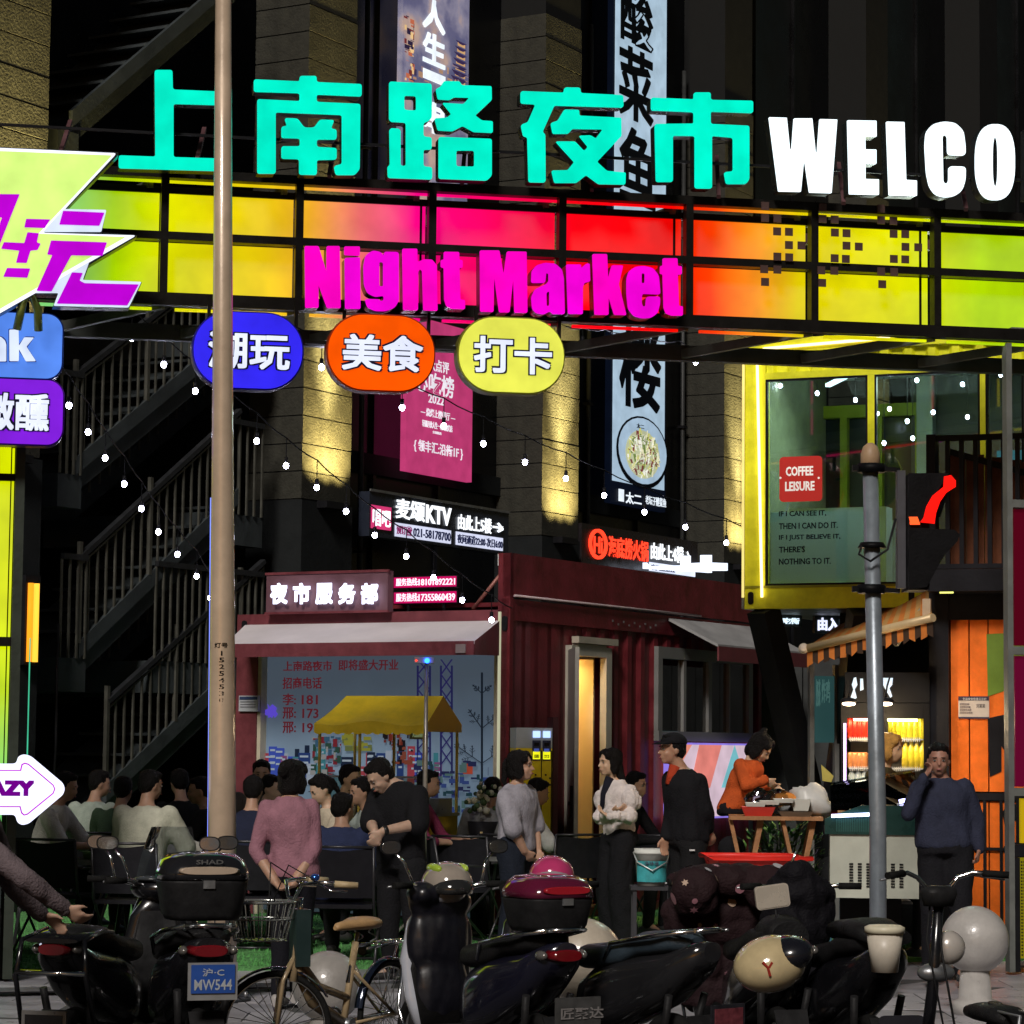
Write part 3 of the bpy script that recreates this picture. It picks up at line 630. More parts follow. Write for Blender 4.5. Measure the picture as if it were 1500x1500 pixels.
# left pillar of the gate with tall lit panels
PL = RAMP([(Z[5]-4.8, (90, 200, 120)), (1.35, (120, 215, 110)), (2.0, (190, 220, 0)), (2.6, (222, 232, 0)), (4.5, (215, 228, 0))], 1.05, .0, 2)
a0, a1 = gx(-160), gx(18)
zj = [G.px(10, y)[1] for y in (652, 694, 705, 933, 947, 1112)]
MB().box(a0, a1, .0, .05, zj[1], zj[0]).build('pillar_panel', PL, gate); MB().box(a0, a1, .0, .05, zj[3], zj[2]).build('pillar_panel', PL, gate); MB().box(a0, a1, .0, .05, .95, zj[4]).build('pillar_panel', PL, gate)
for z in ((zj[2], zj[1]), (zj[4], zj[3])): MB().box(a0, gx(26), -.03, .06, z[0]+.001, z[1]-.001).build('pillar_rail', FR, gate)
MB().box(gx(20), gx(23.5), .0, .05, 1.2, zj[0]-.02).build('glow_strip', PL, gate)
MB().box(gx(25), gx(39), -.04, .9, 0, Z[5]-.02).build('pillar', P((.03, .04, .03), .5, .2, .2, .1, 4), gate)
MB().box(gx(-170), gx(25), .06, .9, 0, Z[5]-.05).build('pillar', FR, gate)
MB().box(gx(54.8), gx(56.5), .5, .55, 1.4, 2.4).build('glow_strip', E((80, 220, 170), .8), gate)
# perforated steel skirt with green light behind
pm = MB(); MB().box(gx(-160), gx(12), .02, .04, .05, .9).build('skirt_light', E((20, 110, 90), .45), gate)
for (xa, xb) in ((gx(-30), gx(12)),):
    n = 0; z = .1
    while z < 1.2:
        x = xa+(.012 if n % 2 else 0)
        while x < xb: pm.box(x, x+.012, -.012, -.006, z, z+.012); x += .026
        z += .022; n += 1
sk = MB(); sk.box(gx(-160), gx(20), -.008, .0, .02, .93); sk.build('skirt', P((.02, .03, .03), .4, .3, .2), gate)
pm.build('perforations', E((60, 200, 170), .7), gate, kind='stuff')
# right pillar: grey frame with red, yellow and mesh panels
GRY = P((.16, .17, .16), .5, .2, .2, .1, 5, name='grey_paint')
q0 = gx(1473, 700); q1 = gx(1481, 700)
MB().box(q0, q1, -.03, .06, 0, Z[5]-.02).build('pillar', GRY, gate)
for y in (486, 738, 953, 1160): z = G.px(1490, y)[1]; MB().box(q1+.001, gx(1700), -.029, .05, z-.03, z+.03).build('pillar_rail', GRY, gate)
zz = [G.px(1490, y)[1] for y in (738, 953, 1160, 1235, 1260, 1375)]
MB().box(gx(1485), gx(1700), .01, .05, zz[1]+.04, zz[0]-.04).build('pillar_panel', E((120, 8, 38), .28), gate)
MB().box(gx(1485), gx(1700), .01, .05, zz[2]+.04, zz[1]-.04).build('pillar_panel', E((130, 14, 60), .35), gate)
MB().box(gx(1493), gx(1700), .01, .05, zz[3], zz[2]-.05).build('pillar_panel', E((215, 180, 20), .55), gate)
MB().box(gx(1473), gx(1700), .0, .05, zz[3]-.1, zz[3]-.01).build('pillar_rail', BLACK, gate)
MB().box(gx(1490), gx(1700), .01, .05, .1, zz[3]-.11).build('pillar_panel', E((150, 140, 20), .5), gate)
pm = MB(); z = .12
while z < zz[3]-.13:
    for k in range(40): pm.box(gx(1490)+.01+k*.02, gx(1490)+.02+k*.02, .0, .008, z, z+.012)
    z += .024
pm.build('mesh_screen', BLACK, gate, kind='stuff')
MB().box(gx(1483), gx(1490), .0, .05, .0, zz[3]-.11).build('pillar', BLACK, gate)

# ---- sign boards hanging on the gate
# lightning sign
t = thing('lightning_sign', 'lime lightning shaped box sign with purple characters at the top left', 'sign', G)
LX = lambda pts, d: G.P([(x/5.357, 200+y/5.357) for x, y in pts], d)
D = -.62
Wt = E((235, 240, 255), 1.3); LM = E((214, 250, 130), 1.0); PU = E((190, 0, 215), .95)
bolt = [(-400, 70), (915, 130), (335, 755), (1068, 775), (-20, 1395), (-160, 1470), (-700, 1470), (-700, 70)]
MB().prism(LX([(930, 118), (930, 140), (520, 565), (835, 572), (800, 748), (1078, 770), (1070, 785), (700, 1005), (655, 1130), (1115, 1140), (1015, 1345), (415, 1330), (455, 1240), (270, 1235), (-20, 1400), (-160, 1475), (-700, 1475), (-700, 60), (-400, 60)], D), D+.02, D+.16).build('box', SIDE, t)
MB().prism(rpoly(LX(bolt, D), .02), D, D+.019).build('bolt_edge', Wt, t)
ib = [(-400, 95), (880, 145), (290, 735), (300, 778), (985, 790), (-60, 1385), (-200, 1440), (-690, 1440), (-690, 95)]
ib = [(-690, 98), (-400, 98), (878, 148), (300, 762), (985, 788), (-60, 1385), (-690, 1385)]
MB().prism(rpoly(LX(ib, D-.012), .01), D-.012, D-.001).build('bolt_face', LM, t)
for pts in ([(370, 712), (500, 568), (835, 575), (795, 748), (340, 748)], [(560, 1063), (700, 985), (650, 1125), (1110, 1140), (1010, 1342), (420, 1328), (458, 1228), (270, 1228), (400, 1160)]):
    MB().prism(rpoly(LX(pts, D-.018), .01), D-.018, D-.0125).build('backing', E((215, 228, 250), 1.0), t)
for pts in ([(495, 582), (820, 597), (780, 700), (465, 690)], [(400, 815), (840, 830), (805, 935), (560, 932), (405, 1215), (285, 1210), (410, 930), (370, 925)], [(565, 1065), (650, 1070), (625, 1130), (665, 1150), (1090, 1160), (1000, 1325), (445, 1310)],
            [(205, 645), (395, 650), (350, 718), (190, 712)], [(215, 750), (305, 758), (290, 830), (320, 840), (295, 890), (240, 895), (210, 992), (125, 990), (150, 895), (8, 880), (30, 828), (190, 835)], [(55, 1030), (238, 1035), (215, 1108), (25, 1100)], [(-330, 450), (155, 452), (0, 840), (-60, 840), (15, 635), (-60, 633), (-40, 515), (-330, 505)]):
    MB().prism(rpoly(LX(pts, D-.026), .006), D-.026, D-.0185).build('stroke', PU, t)
hk = [G.w(gx(38+8*cos(a), 450, D+.1), D+.08, gh(445, 38, D)+.0) for a in (0,)]
MB().tube([(gx(26, 450, D), D+.1, gh(480, 30, D)), (gx(34, 450, D), D+.05, gh(438, 34, D)), (gx(46, 450, D), D+.05, gh(430, 46, D)), (gx(56, 450, D), D+.1, gh(450, 56, D)), (gx(58, 450, D), D+.15, gh(480, 58, D))], .03, 8).build('hook', P((.2, .25, .05), .3, .6, .2), t)
def rsign(name, label, x0, y0, x1, y1, d, col, rad, s=1., th=.16, side=(30, 30, 60)):
    t = thing(name, label, 'sign', G)
    a0, a1 = G.px(x0, (y0+y1)/2, d)[0], G.px(x1, (y0+y1)/2, d)[0]; xm = (x0+x1)/2 if x0 > 0 else 40
    z0, z1 = G.px(xm, y1, d)[1], G.px(xm, y0, d)[1]; rad = min(rad, (z1-z0)*.48)
    MB().prism(rrect(a0-.012, a1+.012, z0-.012, z1+.012, rad+.012, 10), d+.021, d+th).build('box', P(tuple(v*.25 for v in lin(col)), .35, .2, .1), t)
    MB().prism(rrect(a0, a1, z0, z1, rad, 10), d, d+.02).build('face', E(col, s), t)
    return t
def outlined(t, fr, body, x0, y0, x1, y1, d, w=.05):
    pfat(fr, body, x0, y0, x1, y1, d-.006, E((25, 22, 50), .5), t, w=w*1.25, name='letter_outline', bold=.0)
    g = (y1-y0)*w*.62
    return pfat(fr, body, x0+g, y0+g, x1-g, y1-g, d-.018, E((225, 232, 255), 1.05), t, w=w*.45, name='lettering', bold=.0)
t = rsign('drink_sign', 'light blue rounded box sign ending in the letters nk', -170, 459, 91, 553, -.35, (85, 135, 235), .11)
for pts in ([(0, 300), (30, 310), (62, 340), (75, 380), (75, 575), (0, 575), (-60, 575), (-60, 300)], [(88, 225), (185, 225), (190, 395), (262, 305), (365, 308), (285, 420), (385, 572), (280, 575), (190, 445), (188, 572), (90, 572)]):
    for k, (c, dd, sh) in enumerate(((E((40, 60, 150), .6), -.362, 0), (E((220, 232, 255), 1.), -.372, 9))):
        cx = sum(p[0] for p in pts)/len(pts); cy = sum(p[1] for p in pts)/len(pts)
        q = [(x-(sh if x > cx+12 else (-sh if x < cx-12 else 0)), y-(sh if y > cy else -sh)) for x, y in pts]
        MB().prism(rpoly(G.P([(x/7.143, 450+y/7.143) for x, y in q], dd), .008), dd, dd+.009).build('letter' if k else 'letter_outline', c, t)
t = rsign('tipsy_sign', 'purple rounded box sign with white characters below the light blue one', -170, 556, 92, 650, -.35, (125, 30, 215), .11)
outlined(t, G, '微醺', -32, 574, 73, 632, -.35)
t = rsign('trendy_fun_sign', 'blue oval hanging sign with two white characters', 284, 458, 443, 568, -.30, (50, 40, 235), .28); outlined(t, G, '潮玩', 304, 485, 426, 542, -.30)
t2 = rsign('food_sign', 'orange oval hanging sign with two white characters', 481, 462, 636, 571, -.30, (248, 85, 0), .28); outlined(t2, G, '美食', 500, 489, 621, 545, -.30)
t3 = rsign('check_in_sign', 'yellow oval hanging sign with two white characters', 673, 466, 826, 574, -.30, (225, 228, 85), .28); outlined(t3, G, '打卡', 693, 492, 810, 549, -.30)
for tt, xa, xb in ((t, 284, 443), (t2, 481, 636), (t3, 673, 826)):
    for x in (xa+16, xb-16): MB().box(gx(x)-.012, gx(x)+.012, -.2, -.17, gh(500), Z[5]+.05).build('hanger', FR, tt)
MB().bar((gx(440), -.2, gh(519)), (gx(676), -.2, gh(519)), .025, .025).build('sign_rail', FR, gate)
# arrow sign
t = thing('arrow_sign', 'white glowing arrow sign with purple letters AZY at the left edge', 'sign', G)
ax = lambda pts, d: G.P([(x/3.571, 1080+y/3.571) for x, y in pts], d)
AR = [(-700, 138), (85, 138), (95, 100), (125, 88), (160, 97), (330, 240), (340, 270), (330, 300), (150, 452), (115, 460), (90, 445), (80, 405), (-700, 405)]
MB().prism(rpoly(ax(AR, -.4), .02), -.379, -.28).build('box', SIDE, t); MB().prism(rpoly(ax(AR, -.4), .03), -.4, -.38).build('face', E((225, 228, 255), 1.5), t)
I1 = [(-690, 170), (105, 170), (112, 140), (130, 132), (150, 138), (280, 248), (290, 270), (280, 295), (145, 405), (125, 410), (110, 398), (102, 366), (-690, 366)]
I2 = [(-690, 176), (111, 176), (118, 146), (130, 139), (148, 145), (275, 252), (283, 270), (275, 291), (143, 398), (127, 403), (116, 392), (108, 360), (-690, 360)]
MB().prism([ax(I1, -.405), ax(I2, -.405)], -.408, -.401).build('purple_line', PU, t)
pfat(G, 'AZY', -16, 1143, 50, 1166, -.41, E((120, 0, 150), .7), t, w=.07, name='lettering')
# ================================================================ RED SERVICE KIOSK (two faces meeting at a corner)
c0 = at(742, 1000, 25.5)
K1 = Frame(c0, -29.5); K2 = Frame(c0, 60.5)
MAR = P((.17, .04, .05), .45, .1, .3, .15, 4, name='maroon_paint'); MARD = P((.15, .018, .024), .4, .15, .35, .15, 4, name='dark_red_paint')
CREAM = P((.55, .5, .38), .5, 0, .15, 0, 5, name='cream_trim'); GREYM = P((.20, .20, .19), .45, .3, .2, .1, 5, name='grey_aluminium')
def kx(fr, x, y=1000, d=0.): return fr.px(x, y, d)[0]
def kz(fr, y, x, d=0.): return fr.px(x, y, d)[1]
t = thing('service_kiosk', 'maroon container kiosk with white awning and lit information wall', 'kiosk', K1)
zr = kz(K1, 893, 735); xl = kx(K1, 346)
MB().box(xl, 0, .45, 1.35, 0, zr-.02).build('box_wall', MARD, t)
MB().box(xl, 0, 0, .45, zr-.28, zr).build('roof_beam', MAR, t)
MB().box(xl, kx(K1, 376), 0, .45, 0, zr-.281).build('corner_post', MAR, t); MB().box(kx(K1, 729), 0, -.0, .45, 0, zr-.281).build('corner_post', MAR, t)
MB().box(kx(K1, 376), kx(K1, 381), .02, .45, 0, zr-.281).build('trim', CREAM, t); MB().box(kx(K1, 722), kx(K1, 729)-.002, .02, .45, 0, zr-.281).build('trim', CREAM, t)
MB().box(kx(K1, 731), kx(K1, 733.5), -.03, -.001, .9, zr-.02).build('glow_strip', E((225, 225, 190), .55), t)
for x in (357, 739): MB().prism(rrect(kx(K1, x)-.03, kx(K1, x)+.03, zr-.2, zr-.06, .025, 3), -.012, -.001).build('lift_eye', BLACK, t)
# information wall print
def printwall():
    m = bpy.data.materials.new('printed_wall'); m.use_nodes = True; n = m.node_tree; b = n.nodes['Principled BSDF']
    tc = n.nodes.new('ShaderNodeTexCoord'); sp_ = n.nodes.new('ShaderNodeSeparateXYZ'); n.links.new(tc.outputs['Object'], sp_.inputs[0])
    cr = n.nodes.new('ShaderNodeValToRGB'); el = cr.color_ramp.elements
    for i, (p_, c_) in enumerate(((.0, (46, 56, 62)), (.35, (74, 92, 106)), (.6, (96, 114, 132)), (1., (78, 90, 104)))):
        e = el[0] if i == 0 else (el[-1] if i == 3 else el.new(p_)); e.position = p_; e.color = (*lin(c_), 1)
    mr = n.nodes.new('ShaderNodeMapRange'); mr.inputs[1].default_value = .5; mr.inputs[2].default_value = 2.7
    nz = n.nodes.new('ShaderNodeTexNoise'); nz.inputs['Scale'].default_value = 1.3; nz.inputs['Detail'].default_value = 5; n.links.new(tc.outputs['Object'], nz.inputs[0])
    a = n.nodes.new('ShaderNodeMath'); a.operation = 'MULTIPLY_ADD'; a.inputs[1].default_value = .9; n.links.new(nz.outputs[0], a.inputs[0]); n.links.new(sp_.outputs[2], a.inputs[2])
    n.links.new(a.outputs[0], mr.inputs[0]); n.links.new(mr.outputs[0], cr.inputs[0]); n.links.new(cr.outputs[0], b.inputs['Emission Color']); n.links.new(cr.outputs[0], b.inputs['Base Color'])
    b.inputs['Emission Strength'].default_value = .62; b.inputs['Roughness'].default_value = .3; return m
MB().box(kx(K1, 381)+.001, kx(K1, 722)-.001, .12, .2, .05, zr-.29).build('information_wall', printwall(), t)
RDT = E((115, 38, 48), .5)
for s_, bx in (('上南路夜市', (415, 968, 486, 983)), ('即将盛大开业', (496, 966, 583, 982)), ('招商电话', (414, 992, 471, 1009)), ('李:', (414, 1016, 433, 1033)), ('181', (442, 1018, 465, 1032)), ('邢:', (414, 1036, 433, 1053)), ('173', (443, 1038, 466, 1052)), ('邢:', (414, 1057, 433, 1074)), ('19', (443, 1059, 458, 1073))):
    ptext(K1, s_, *bx, .112, RDT, t, bold=.012, depth=.006)
# printed skyline, tower and bare tree
def pbox(x0, y0, x1, y1, d, c, s=.6, nm='print_patch', par=None, fr=K1):
    a = fr.px(x0, y0, d); b = fr.px(x1, y1, d); return MB().box(a[0], b[0], d, d+.004, min(a[1], b[1]), max(a[1], b[1])).build(nm, E(c, s), par or t)
r_ = random.Random(11)
for i in range(34):
    x = r_.uniform(383, 640); y = r_.uniform(1088, 1125); w_ = r_.uniform(5, 18)
    c = r_.choice([(60, 80, 170), (40, 60, 110), (150, 60, 70), (60, 120, 130), (150, 160, 175), (90, 110, 60), (120, 70, 110), (30, 40, 60)])
    pbox(x, y, x+w_, 1150, .112-.0003*i, c, .55)
    for k in range(3): 
        if w_ > 8: pbox(x+2, y+4+k*9, x+w_-2, y+7+k*9, .101-.0003*i, (170, 185, 200), .45)
for (x, y, rx, ry, c) in ((397, 1042, 9, 12, (100, 80, 220)),):
    p = [K1.px(x+rx*r_.uniform(.6, 1.25)*cos(q), y+ry*r_.uniform(.5, 1.3)*sin(q), .095) for q in [k*pi/9 for k in range(18)]]
    MB().prism(p, .0955, .1).build('print_patch', E(c, .38 if c[2] < 200 else .7), t)
clutter(t, K1, 500, 1074, 545, 1100, .096, [E((150, 150, 60), .4), E((110, 120, 70), .4)], 24, seed=31, wmin=5, wmax=14, hmin=4, hmax=10)
clutter(t, K1, 455, 1078, 500, 1135, .094, [E((50, 80, 70), .4), E((130, 45, 55), .4), E((60, 95, 120), .45), E((150, 150, 150), .45)], 60, seed=32)
clutter(t, K1, 560, 1070, 605, 1120, .093, [E((35, 30, 35), .4), E((120, 50, 40), .4), E((140, 75, 60), .4)], 40, seed=33)
clutter(t, K1, 600, 1112, 716, 1190, .092, [E((60, 80, 140), .4), E((40, 70, 80), .4), E((90, 120, 120), .4), E((45, 50, 90), .4)], 90, seed=34, wmin=3, wmax=12)
for k, (x0, x1) in enumerate(((612, 630), (646, 662))):
    for j in range(7):
        a = K1.px(x0, 1120-j*22, .1); b = K1.px(x1, 1098-j*22, .1)
        mm = MB(); mm.bar((a[0], .1, a[1]), (b[0], .1, b[1]), .003, .025, up=(0, 1, 0)); mm.bar((b[0], .098, a[1]), (a[0], .098, b[1]), .003, .025, up=(0, 1, 0)); mm.build('print_lattice', E((45, 40, 100), .55), t)
    for x in (x0, x1): a = K1.px(x, 1150, .1); b = K1.px(x, 975, .1); MB().bar((a[0], .099, a[1]), (b[0], .099, b[1]), .004, .03, up=(0, 1, 0)).build('print_lattice', E((40, 40, 90), .55), t)
tm = MB()
def br(x, y, ang, ln, w_, dep):
    x2 = x+ln*sin(ang); y2 = y-ln*cos(ang); a = K1.px(x, y, .1); b = K1.px(x2, y2, .1)
    tm.bar((a[0], .1-.0008*dep, a[1]), (b[0], .1-.0008*dep, b[1]), .003, w_, up=(0, 1, 0))
    if dep < 3:
        for q in (.35, .6, .85):
            for s_ in (-1, 1): br(x+(x2-x)*q, y+(y2-y)*q, ang+s_*r_.uniform(.6, 1.0), ln*(.30 if dep == 0 else .42)*(1.15-q), w_*.5, dep+1)
br(706, 1190, .0, 205, .035, 0); tm.build('printed_tree', E((28, 36, 48), .5), t)
pbox(678, 1118, 692, 1134, .105, (170, 70, 50), .6)
# awning
fd = -.75
zA = kz(K1, 912, 560); A0 = (xl+.1, .0, kz(K1, 914, 560)); xr = kx(K1, 735)-.02
xf0 = K1.px(330, 935, fd)[0]; xf1 = K1.px(695, 935, fd)[0]; zf = K1.px(520, 941, fd)[1]; zf2 = K1.px(520, 961, fd)[1]
m = MB(); m.add([(xl+.1, -.005, zA), (xr, -.005, zA), (xf1, fd, zf), (xf0, fd, zf), (xl+.1, -.005, zA-.03), (xr, -.005, zA-.03), (xf1, fd, zf-.03), (xf0, fd, zf-.03)], [(0, 1, 2, 3), (4, 5, 6, 7), (0, 1, 5, 4), (2, 3, 7, 6), (1, 2, 6, 5), (3, 0, 4, 7)])
m.build('awning_sheet', P((.62, .58, .60), .7, 0, .1, .1, 2, name='awning_canvas'), t)
m = MB(); m.add([(xf0, fd-.01, zf), (xf1, fd-.01, zf), (xf1, fd-.01, zf2), (xf0, fd-.01, zf2), (xf0, fd+.01, zf-.002), (xf1, fd+.01, zf-.002), (xf1, fd+.01, zf2), (xf0, fd+.01, zf2)], [(0, 1, 2, 3), (4, 5, 6, 7), (3, 2, 6, 7)])
m.build('valance', MAR, t)
MB().add([(xf1+.004, fd, zf), (xr+.004, -.02, zA), (xr+.004, -.02, zf2+.02), (xf1+.004, fd, zf2)], [(0, 1, 2, 3)]).build('awning_side', MAR, t)
a = K1.px(675, 950, fd-.02); MB().box(a[0]-.05, a[0]+.05, fd-.03, fd-.011, a[1]-.04, a[1]+.04).build('maker_plate', P((.3, .25, .25), .4, .2, .1), t)
a = K1.px(350, 1019, -.03); b = K1.px(378, 1042, -.03); MB().box(a[0], b[0], -.03, -.001, b[1], a[1]).build('notice_board', P((.4, .42, .45), .5, 0, .1), t)
MB().box(a[0]+.01, b[0]-.01, -.034, -.031, a[1]-.04, a[1]-.01).build('notice_header', P((.03, .05, .12), .5, 0, .1), t)
for k in range(3): MB().box(a[0]+.02, b[0]-.03, -.034, -.031, a[1]-.065-.025*k, a[1]-.057-.025*k).build('notice_line', P((.12, .12, .14), .5, 0, .1), t)
# roof signs
t = thing('night_market_office_sign', 'maroon board with five white lit characters on the kiosk roof', 'sign', K1)
d = -.1; a = K1.px(390, 870, d)[0]; b = K1.px(568, 865, d)[0]; z1 = kz(K1, 838, 480, d); z0 = kz(K1, 897, 480, d)
MB().box(a, b, d, d+.1, z0, z1).build('board', P((.13, .06, .075), .5, 0, .2, 0, 3), t)
MB().box(a-.01, b+.01, d-.012, d+.02, z1-.015, z1+.01).build('frame', MAR, t); MB().box(a-.01, b+.01, d-.012, d+.02, z0-.01, z0+.012).build('frame', MAR, t)
for i, ch in enumerate('夜市服务部'):
    x = 396+i*33.2; pfat(K1, ch, x, 854, x+25, 885, d-.06, E((225, 228, 255), 2.2), t, w=.035, name='character')
for k, (ya, yb, num, lb) in enumerate(((845, 860, '18101892221', 'upper'), (867, 883, '17355860439', 'lower'))):
    t = thing('hotline_sign', 'pink hotline number board on the kiosk roof, the %s of two' % lb, 'sign', K1, group='hotline boards on the kiosk roof')
    a = K1.px(577, ya, .3)[0]; b = K1.px(668, ya, .3)[0]; z1 = kz(K1, ya, 622, .3); z0 = kz(K1, yb, 622, .3)
    MB().box(a, b, .3, .36, z0, z1).build('board', E((200, 15, 95), .9), t); MB().box(a-.01, b+.01, .31, .37, z0-.01, z1+.01).build('frame', BLACK, t)
    ptext(K1, '服务热线:', 580, ya+2, 612, yb-2, .285, E((255, 235, 250), 1.2), t, bold=.004); ptext(K1, num, 613, ya+2.5, 666, yb-3, .285, E((255, 235, 250), 1.2), t, bold=.008)
    for x in (a+.15, b-.15): MB().box(x-.01, x+.01, .32, .35, z0-.5, z0-.011).build('leg', BLACK, t)
t = thing('security_camera', 'white security camera on a slanted pole on the kiosk roof', 'camera', K1)
p = K1.px(693, 892, .3); q = K1.px(733, 842, .3); MB().tube([(p[0], .3, p[1]), (q[0], .3, q[1])], .02, 8).build('pole', P((.3, .12, .1), .5, .3, .2), t)
WHT = P((.72, .74, .70), .4, 0, .08, name='white_plastic')
c = K1.px(742, 826, .3); body = MB(); body.box(c[0]-.05, c[0]+.05, .22, .32, c[1]-.02, c[1]+.09); body.ell((c[0]-.01, .27, c[1]-.06), (.045, .045, .055)); body.box(c[0]-.06, c[0]-.02, .24, .3, c[1]+.0, c[1]+.07); body.build('housing', WHT, t)
for dz in (.02, -.055): MB().ell((c[0]-.02, .222, c[1]+dz), .018, n=10, m=6).build('lens', BLACK, t)

# ================================================================ DARK RED CONTAINER
t = thing('red_container', 'dark red shipping container with an open lit doorway and a window', 'container', K2)
xe = kx(K2, 1112); zp = kz(K2, 811, 752)
zc = kz(K2, 878, 755); dx0, dx1 = kx(K2, 838), kx(K2, 879); dz1 = kz(K2, 962, 855)
wx0, wx1 = kx(K2, 958), kx(K2, 1097); wz1 = kz(K2, 953, 1000); wz0 = kz(K2, 1083, 1000)
# corrugated wall built from ribs, leaving the openings free
def corr(x0, x1, z0, z1, nm='corrugated_wall', par=None, mat=MARD, pitch=.28, y=0.):
    n = max(1, round((x1-x0)/pitch)); p = (x1-x0)/n; m = MB(); vs = []
    for i in range(n):
        a = x0+i*p
        for fx, fy in ((0, 0), (.3, 0), (.42, .035), (.85, .035)): vs.append((a+fx*p, y+fy))
    vs.append((x1, y)); k = len(vs)
    m.add([(x, yy, z0) for x, yy in vs]+[(x, yy, z1) for x, yy in vs]+[(x, y+.06, z0) for x, yy in vs]+[(x, y+.06, z1) for x, yy in vs],
          [(i, i+1, i+1+k, i+k) for i in range(k-1)]+[(i+2*k, i+3*k, i+1+3*k, i+1+2*k) for i in range(k-1)]+[(i+k, i+1+k, i+1+3*k, i+3*k) for i in range(k-1)])
    return m.build(nm, mat, par)
corr(0.02, dx0, .1, zc-.2, par=t); corr(dx1, wx0, .1, zc-.2, par=t); corr(wx0, wx1, wz1+.0, zc-.2, par=t); corr(wx0, wx1, .1, wz0, par=t); corr(wx1, xe, .1, zc-.2, par=t, mat=P((.10, .10, .10), .5, .2, .2)); corr(dx0, dx1, dz1, zc-.2, par=t)
MB().box(.0, xe, -.02, .06, zc-.2, zc).build('top_rail', MARD, t); MB().box(0, xe, -.02, .06, 0, .1).build('bottom_rail', MARD, t)
MB().box(.0, xe, -.03, .05, zc+.02, zp).build('parapet', MARD, t)
MB().box(.55, xe-.1, .06, 2.4, zc-.04, zc).build('roof', MARD, t); MB().box(0.6, xe, 2.35, 2.4, 0, zc-.05).build('back_wall', MARD, t)
MB().box(-.0, .06, -.03, .1, 0, zp).build('corner_post', MARD, t); MB().box(xe-.08, xe, -.03, .1, 0, zc).build('corner_post', MARD, t)
MB().tube([(0.05, -.05, zc+.03), (2.6, -.05, zc+.03), (kx(K2, 1020), -.05, zc+.03)], .012, 6).build('conduit', P((.5, .4, .4), .4, .2, .1), t)
for k in range(9):
    MB().box(kx(K2, 892)+k*.12, kx(K2, 892)+k*.12+.03, -.034, -.031, zp-.55-(k % 2)*.03, zp-.53-(k % 2)*.03).build('rivet', STEEL, t)
# doorway interior
WARM = P((.72, .58, .34), .6, 0, .1, 0, 2, name='cream_wall')
m = MB(); m.box(dx0-.0, dx0+.04, .065, 1.7, .1, dz1); m.box(dx1-.02, dx1+.02, .065, 1.7, .1, dz1); m.box(dx0, dx1, 1.66, 1.7, .1, dz1); m.box(dx0, dx1+.0, .065, 1.7, dz1-.02, dz1+.02); m.build('room_wall', WARM, t)
MB().box(dx0, dx1, .0, 1.7, .08, .12).build('room_floor', P((.3, .25, .2), .5, 0, .2), t)
MB().box(dx0+.1, dx1-.1, .3, 1.2, dz1-.06, dz1-.03).build('ceiling_lamp', E((255, 215, 130), 26), t)
m = MB(); n = 14; ca, cb = kx(K2, 838.5), kx(K2, 849)
for i in range(n): x = ca+(cb-ca)*i/n; m.box(x, x+(cb-ca)/n*.9, .12+.02*(i % 2), .15+.02*(i % 2), .45, dz1-.05)
m.build('curtain', P((.50, .10, .04), .8, 0, .1), t)
MB().box(kx(K2, 850), kx(K2, 857), 1.0, 1.3, 1.0, 1.75).build('shelf', P((.7, .6, .45), .5, 0, .1), t)
MB().box(kx(K2, 851), kx(K2, 856), .95, .99, 1.25, 1.65).build('paper_notice', P((.75, .72, .6), .6, 0, .1), t)
wj = MB(); wj.loft([(.50, kx(K2, 851), .3, .13, .13, 2), (.54, kx(K2, 851), .3, .15, .15, 2), (.7, kx(K2, 851), .3, .145, .145, 2), (.72, kx(K2, 851), .3, .15, .15, 2), (.86, kx(K2, 851), .3, .15, .15, 2), (.93, kx(K2, 851), .3, .06, .06, 2), (.98, kx(K2, 851), .3, .05, .05, 2)], 16, axis='z')
jug = wj.build('water_jug', P((.12, .35, .5), .1, 0, .1, name='blue_plastic'), None); K2.place(jug); props(jug, 'blue water jug standing on a stool just inside the lit doorway', 'water jug')
js = MB(); x = kx(K2, 851); js.box(x-.16, x+.16, .15, .45, .44, .495); [js.box(x+a*.13-.015, x+a*.13+.015, .3+b*.12-.015, .3+b*.12+.015, .125, .44) for a in (-1, 1) for b in (-1, 1)]
o = js.build('stool', P((.4, .4, .42), .5, 0, .1), None); K2.place(o); props(o, 'small grey stool under the water jug', 'stool')
fm = MB(); fm.box(dx0-.14, dx0-.001, -.07, .0, .1, dz1+.1); fm.box(dx1+.001, dx1+.12, -.07, .0, .1, dz1+.1); fm.box(dx0-.0, dx1+.0, -.07, 0, dz1+.001, dz1+.12); fm.build('door_frame', P((.42, .40, .33), .5, .2, .15, 0, 4), t)
MB().box(dx0-.05, dx1+.2, -.1, -.02, dz1+.125, dz1+.19).build('door_lintel', P((.42, .38, .30), .5, .2, .15, 0, 4), t)
# open door leaf swung towards the camera
hx = dx0-.14; dl = MB(); dl.box(0, .82, -.02, .02, .12, dz1+.05)
leaf = dl.build('door_leaf', P((.36, .36, .33), .45, .3, .15, 0, 4), t); leaf.location = (hx, -.05, 0); leaf.rotation_euler = (0, 0, R(-147))
hd = MB(); hd.box(.66, .70, -.045, -.02, 1.0, 1.3); hd.box(.6, .7, -.06, -.045, 1.12, 1.15); o = hd.build('door_handle', BLACK, leaf)
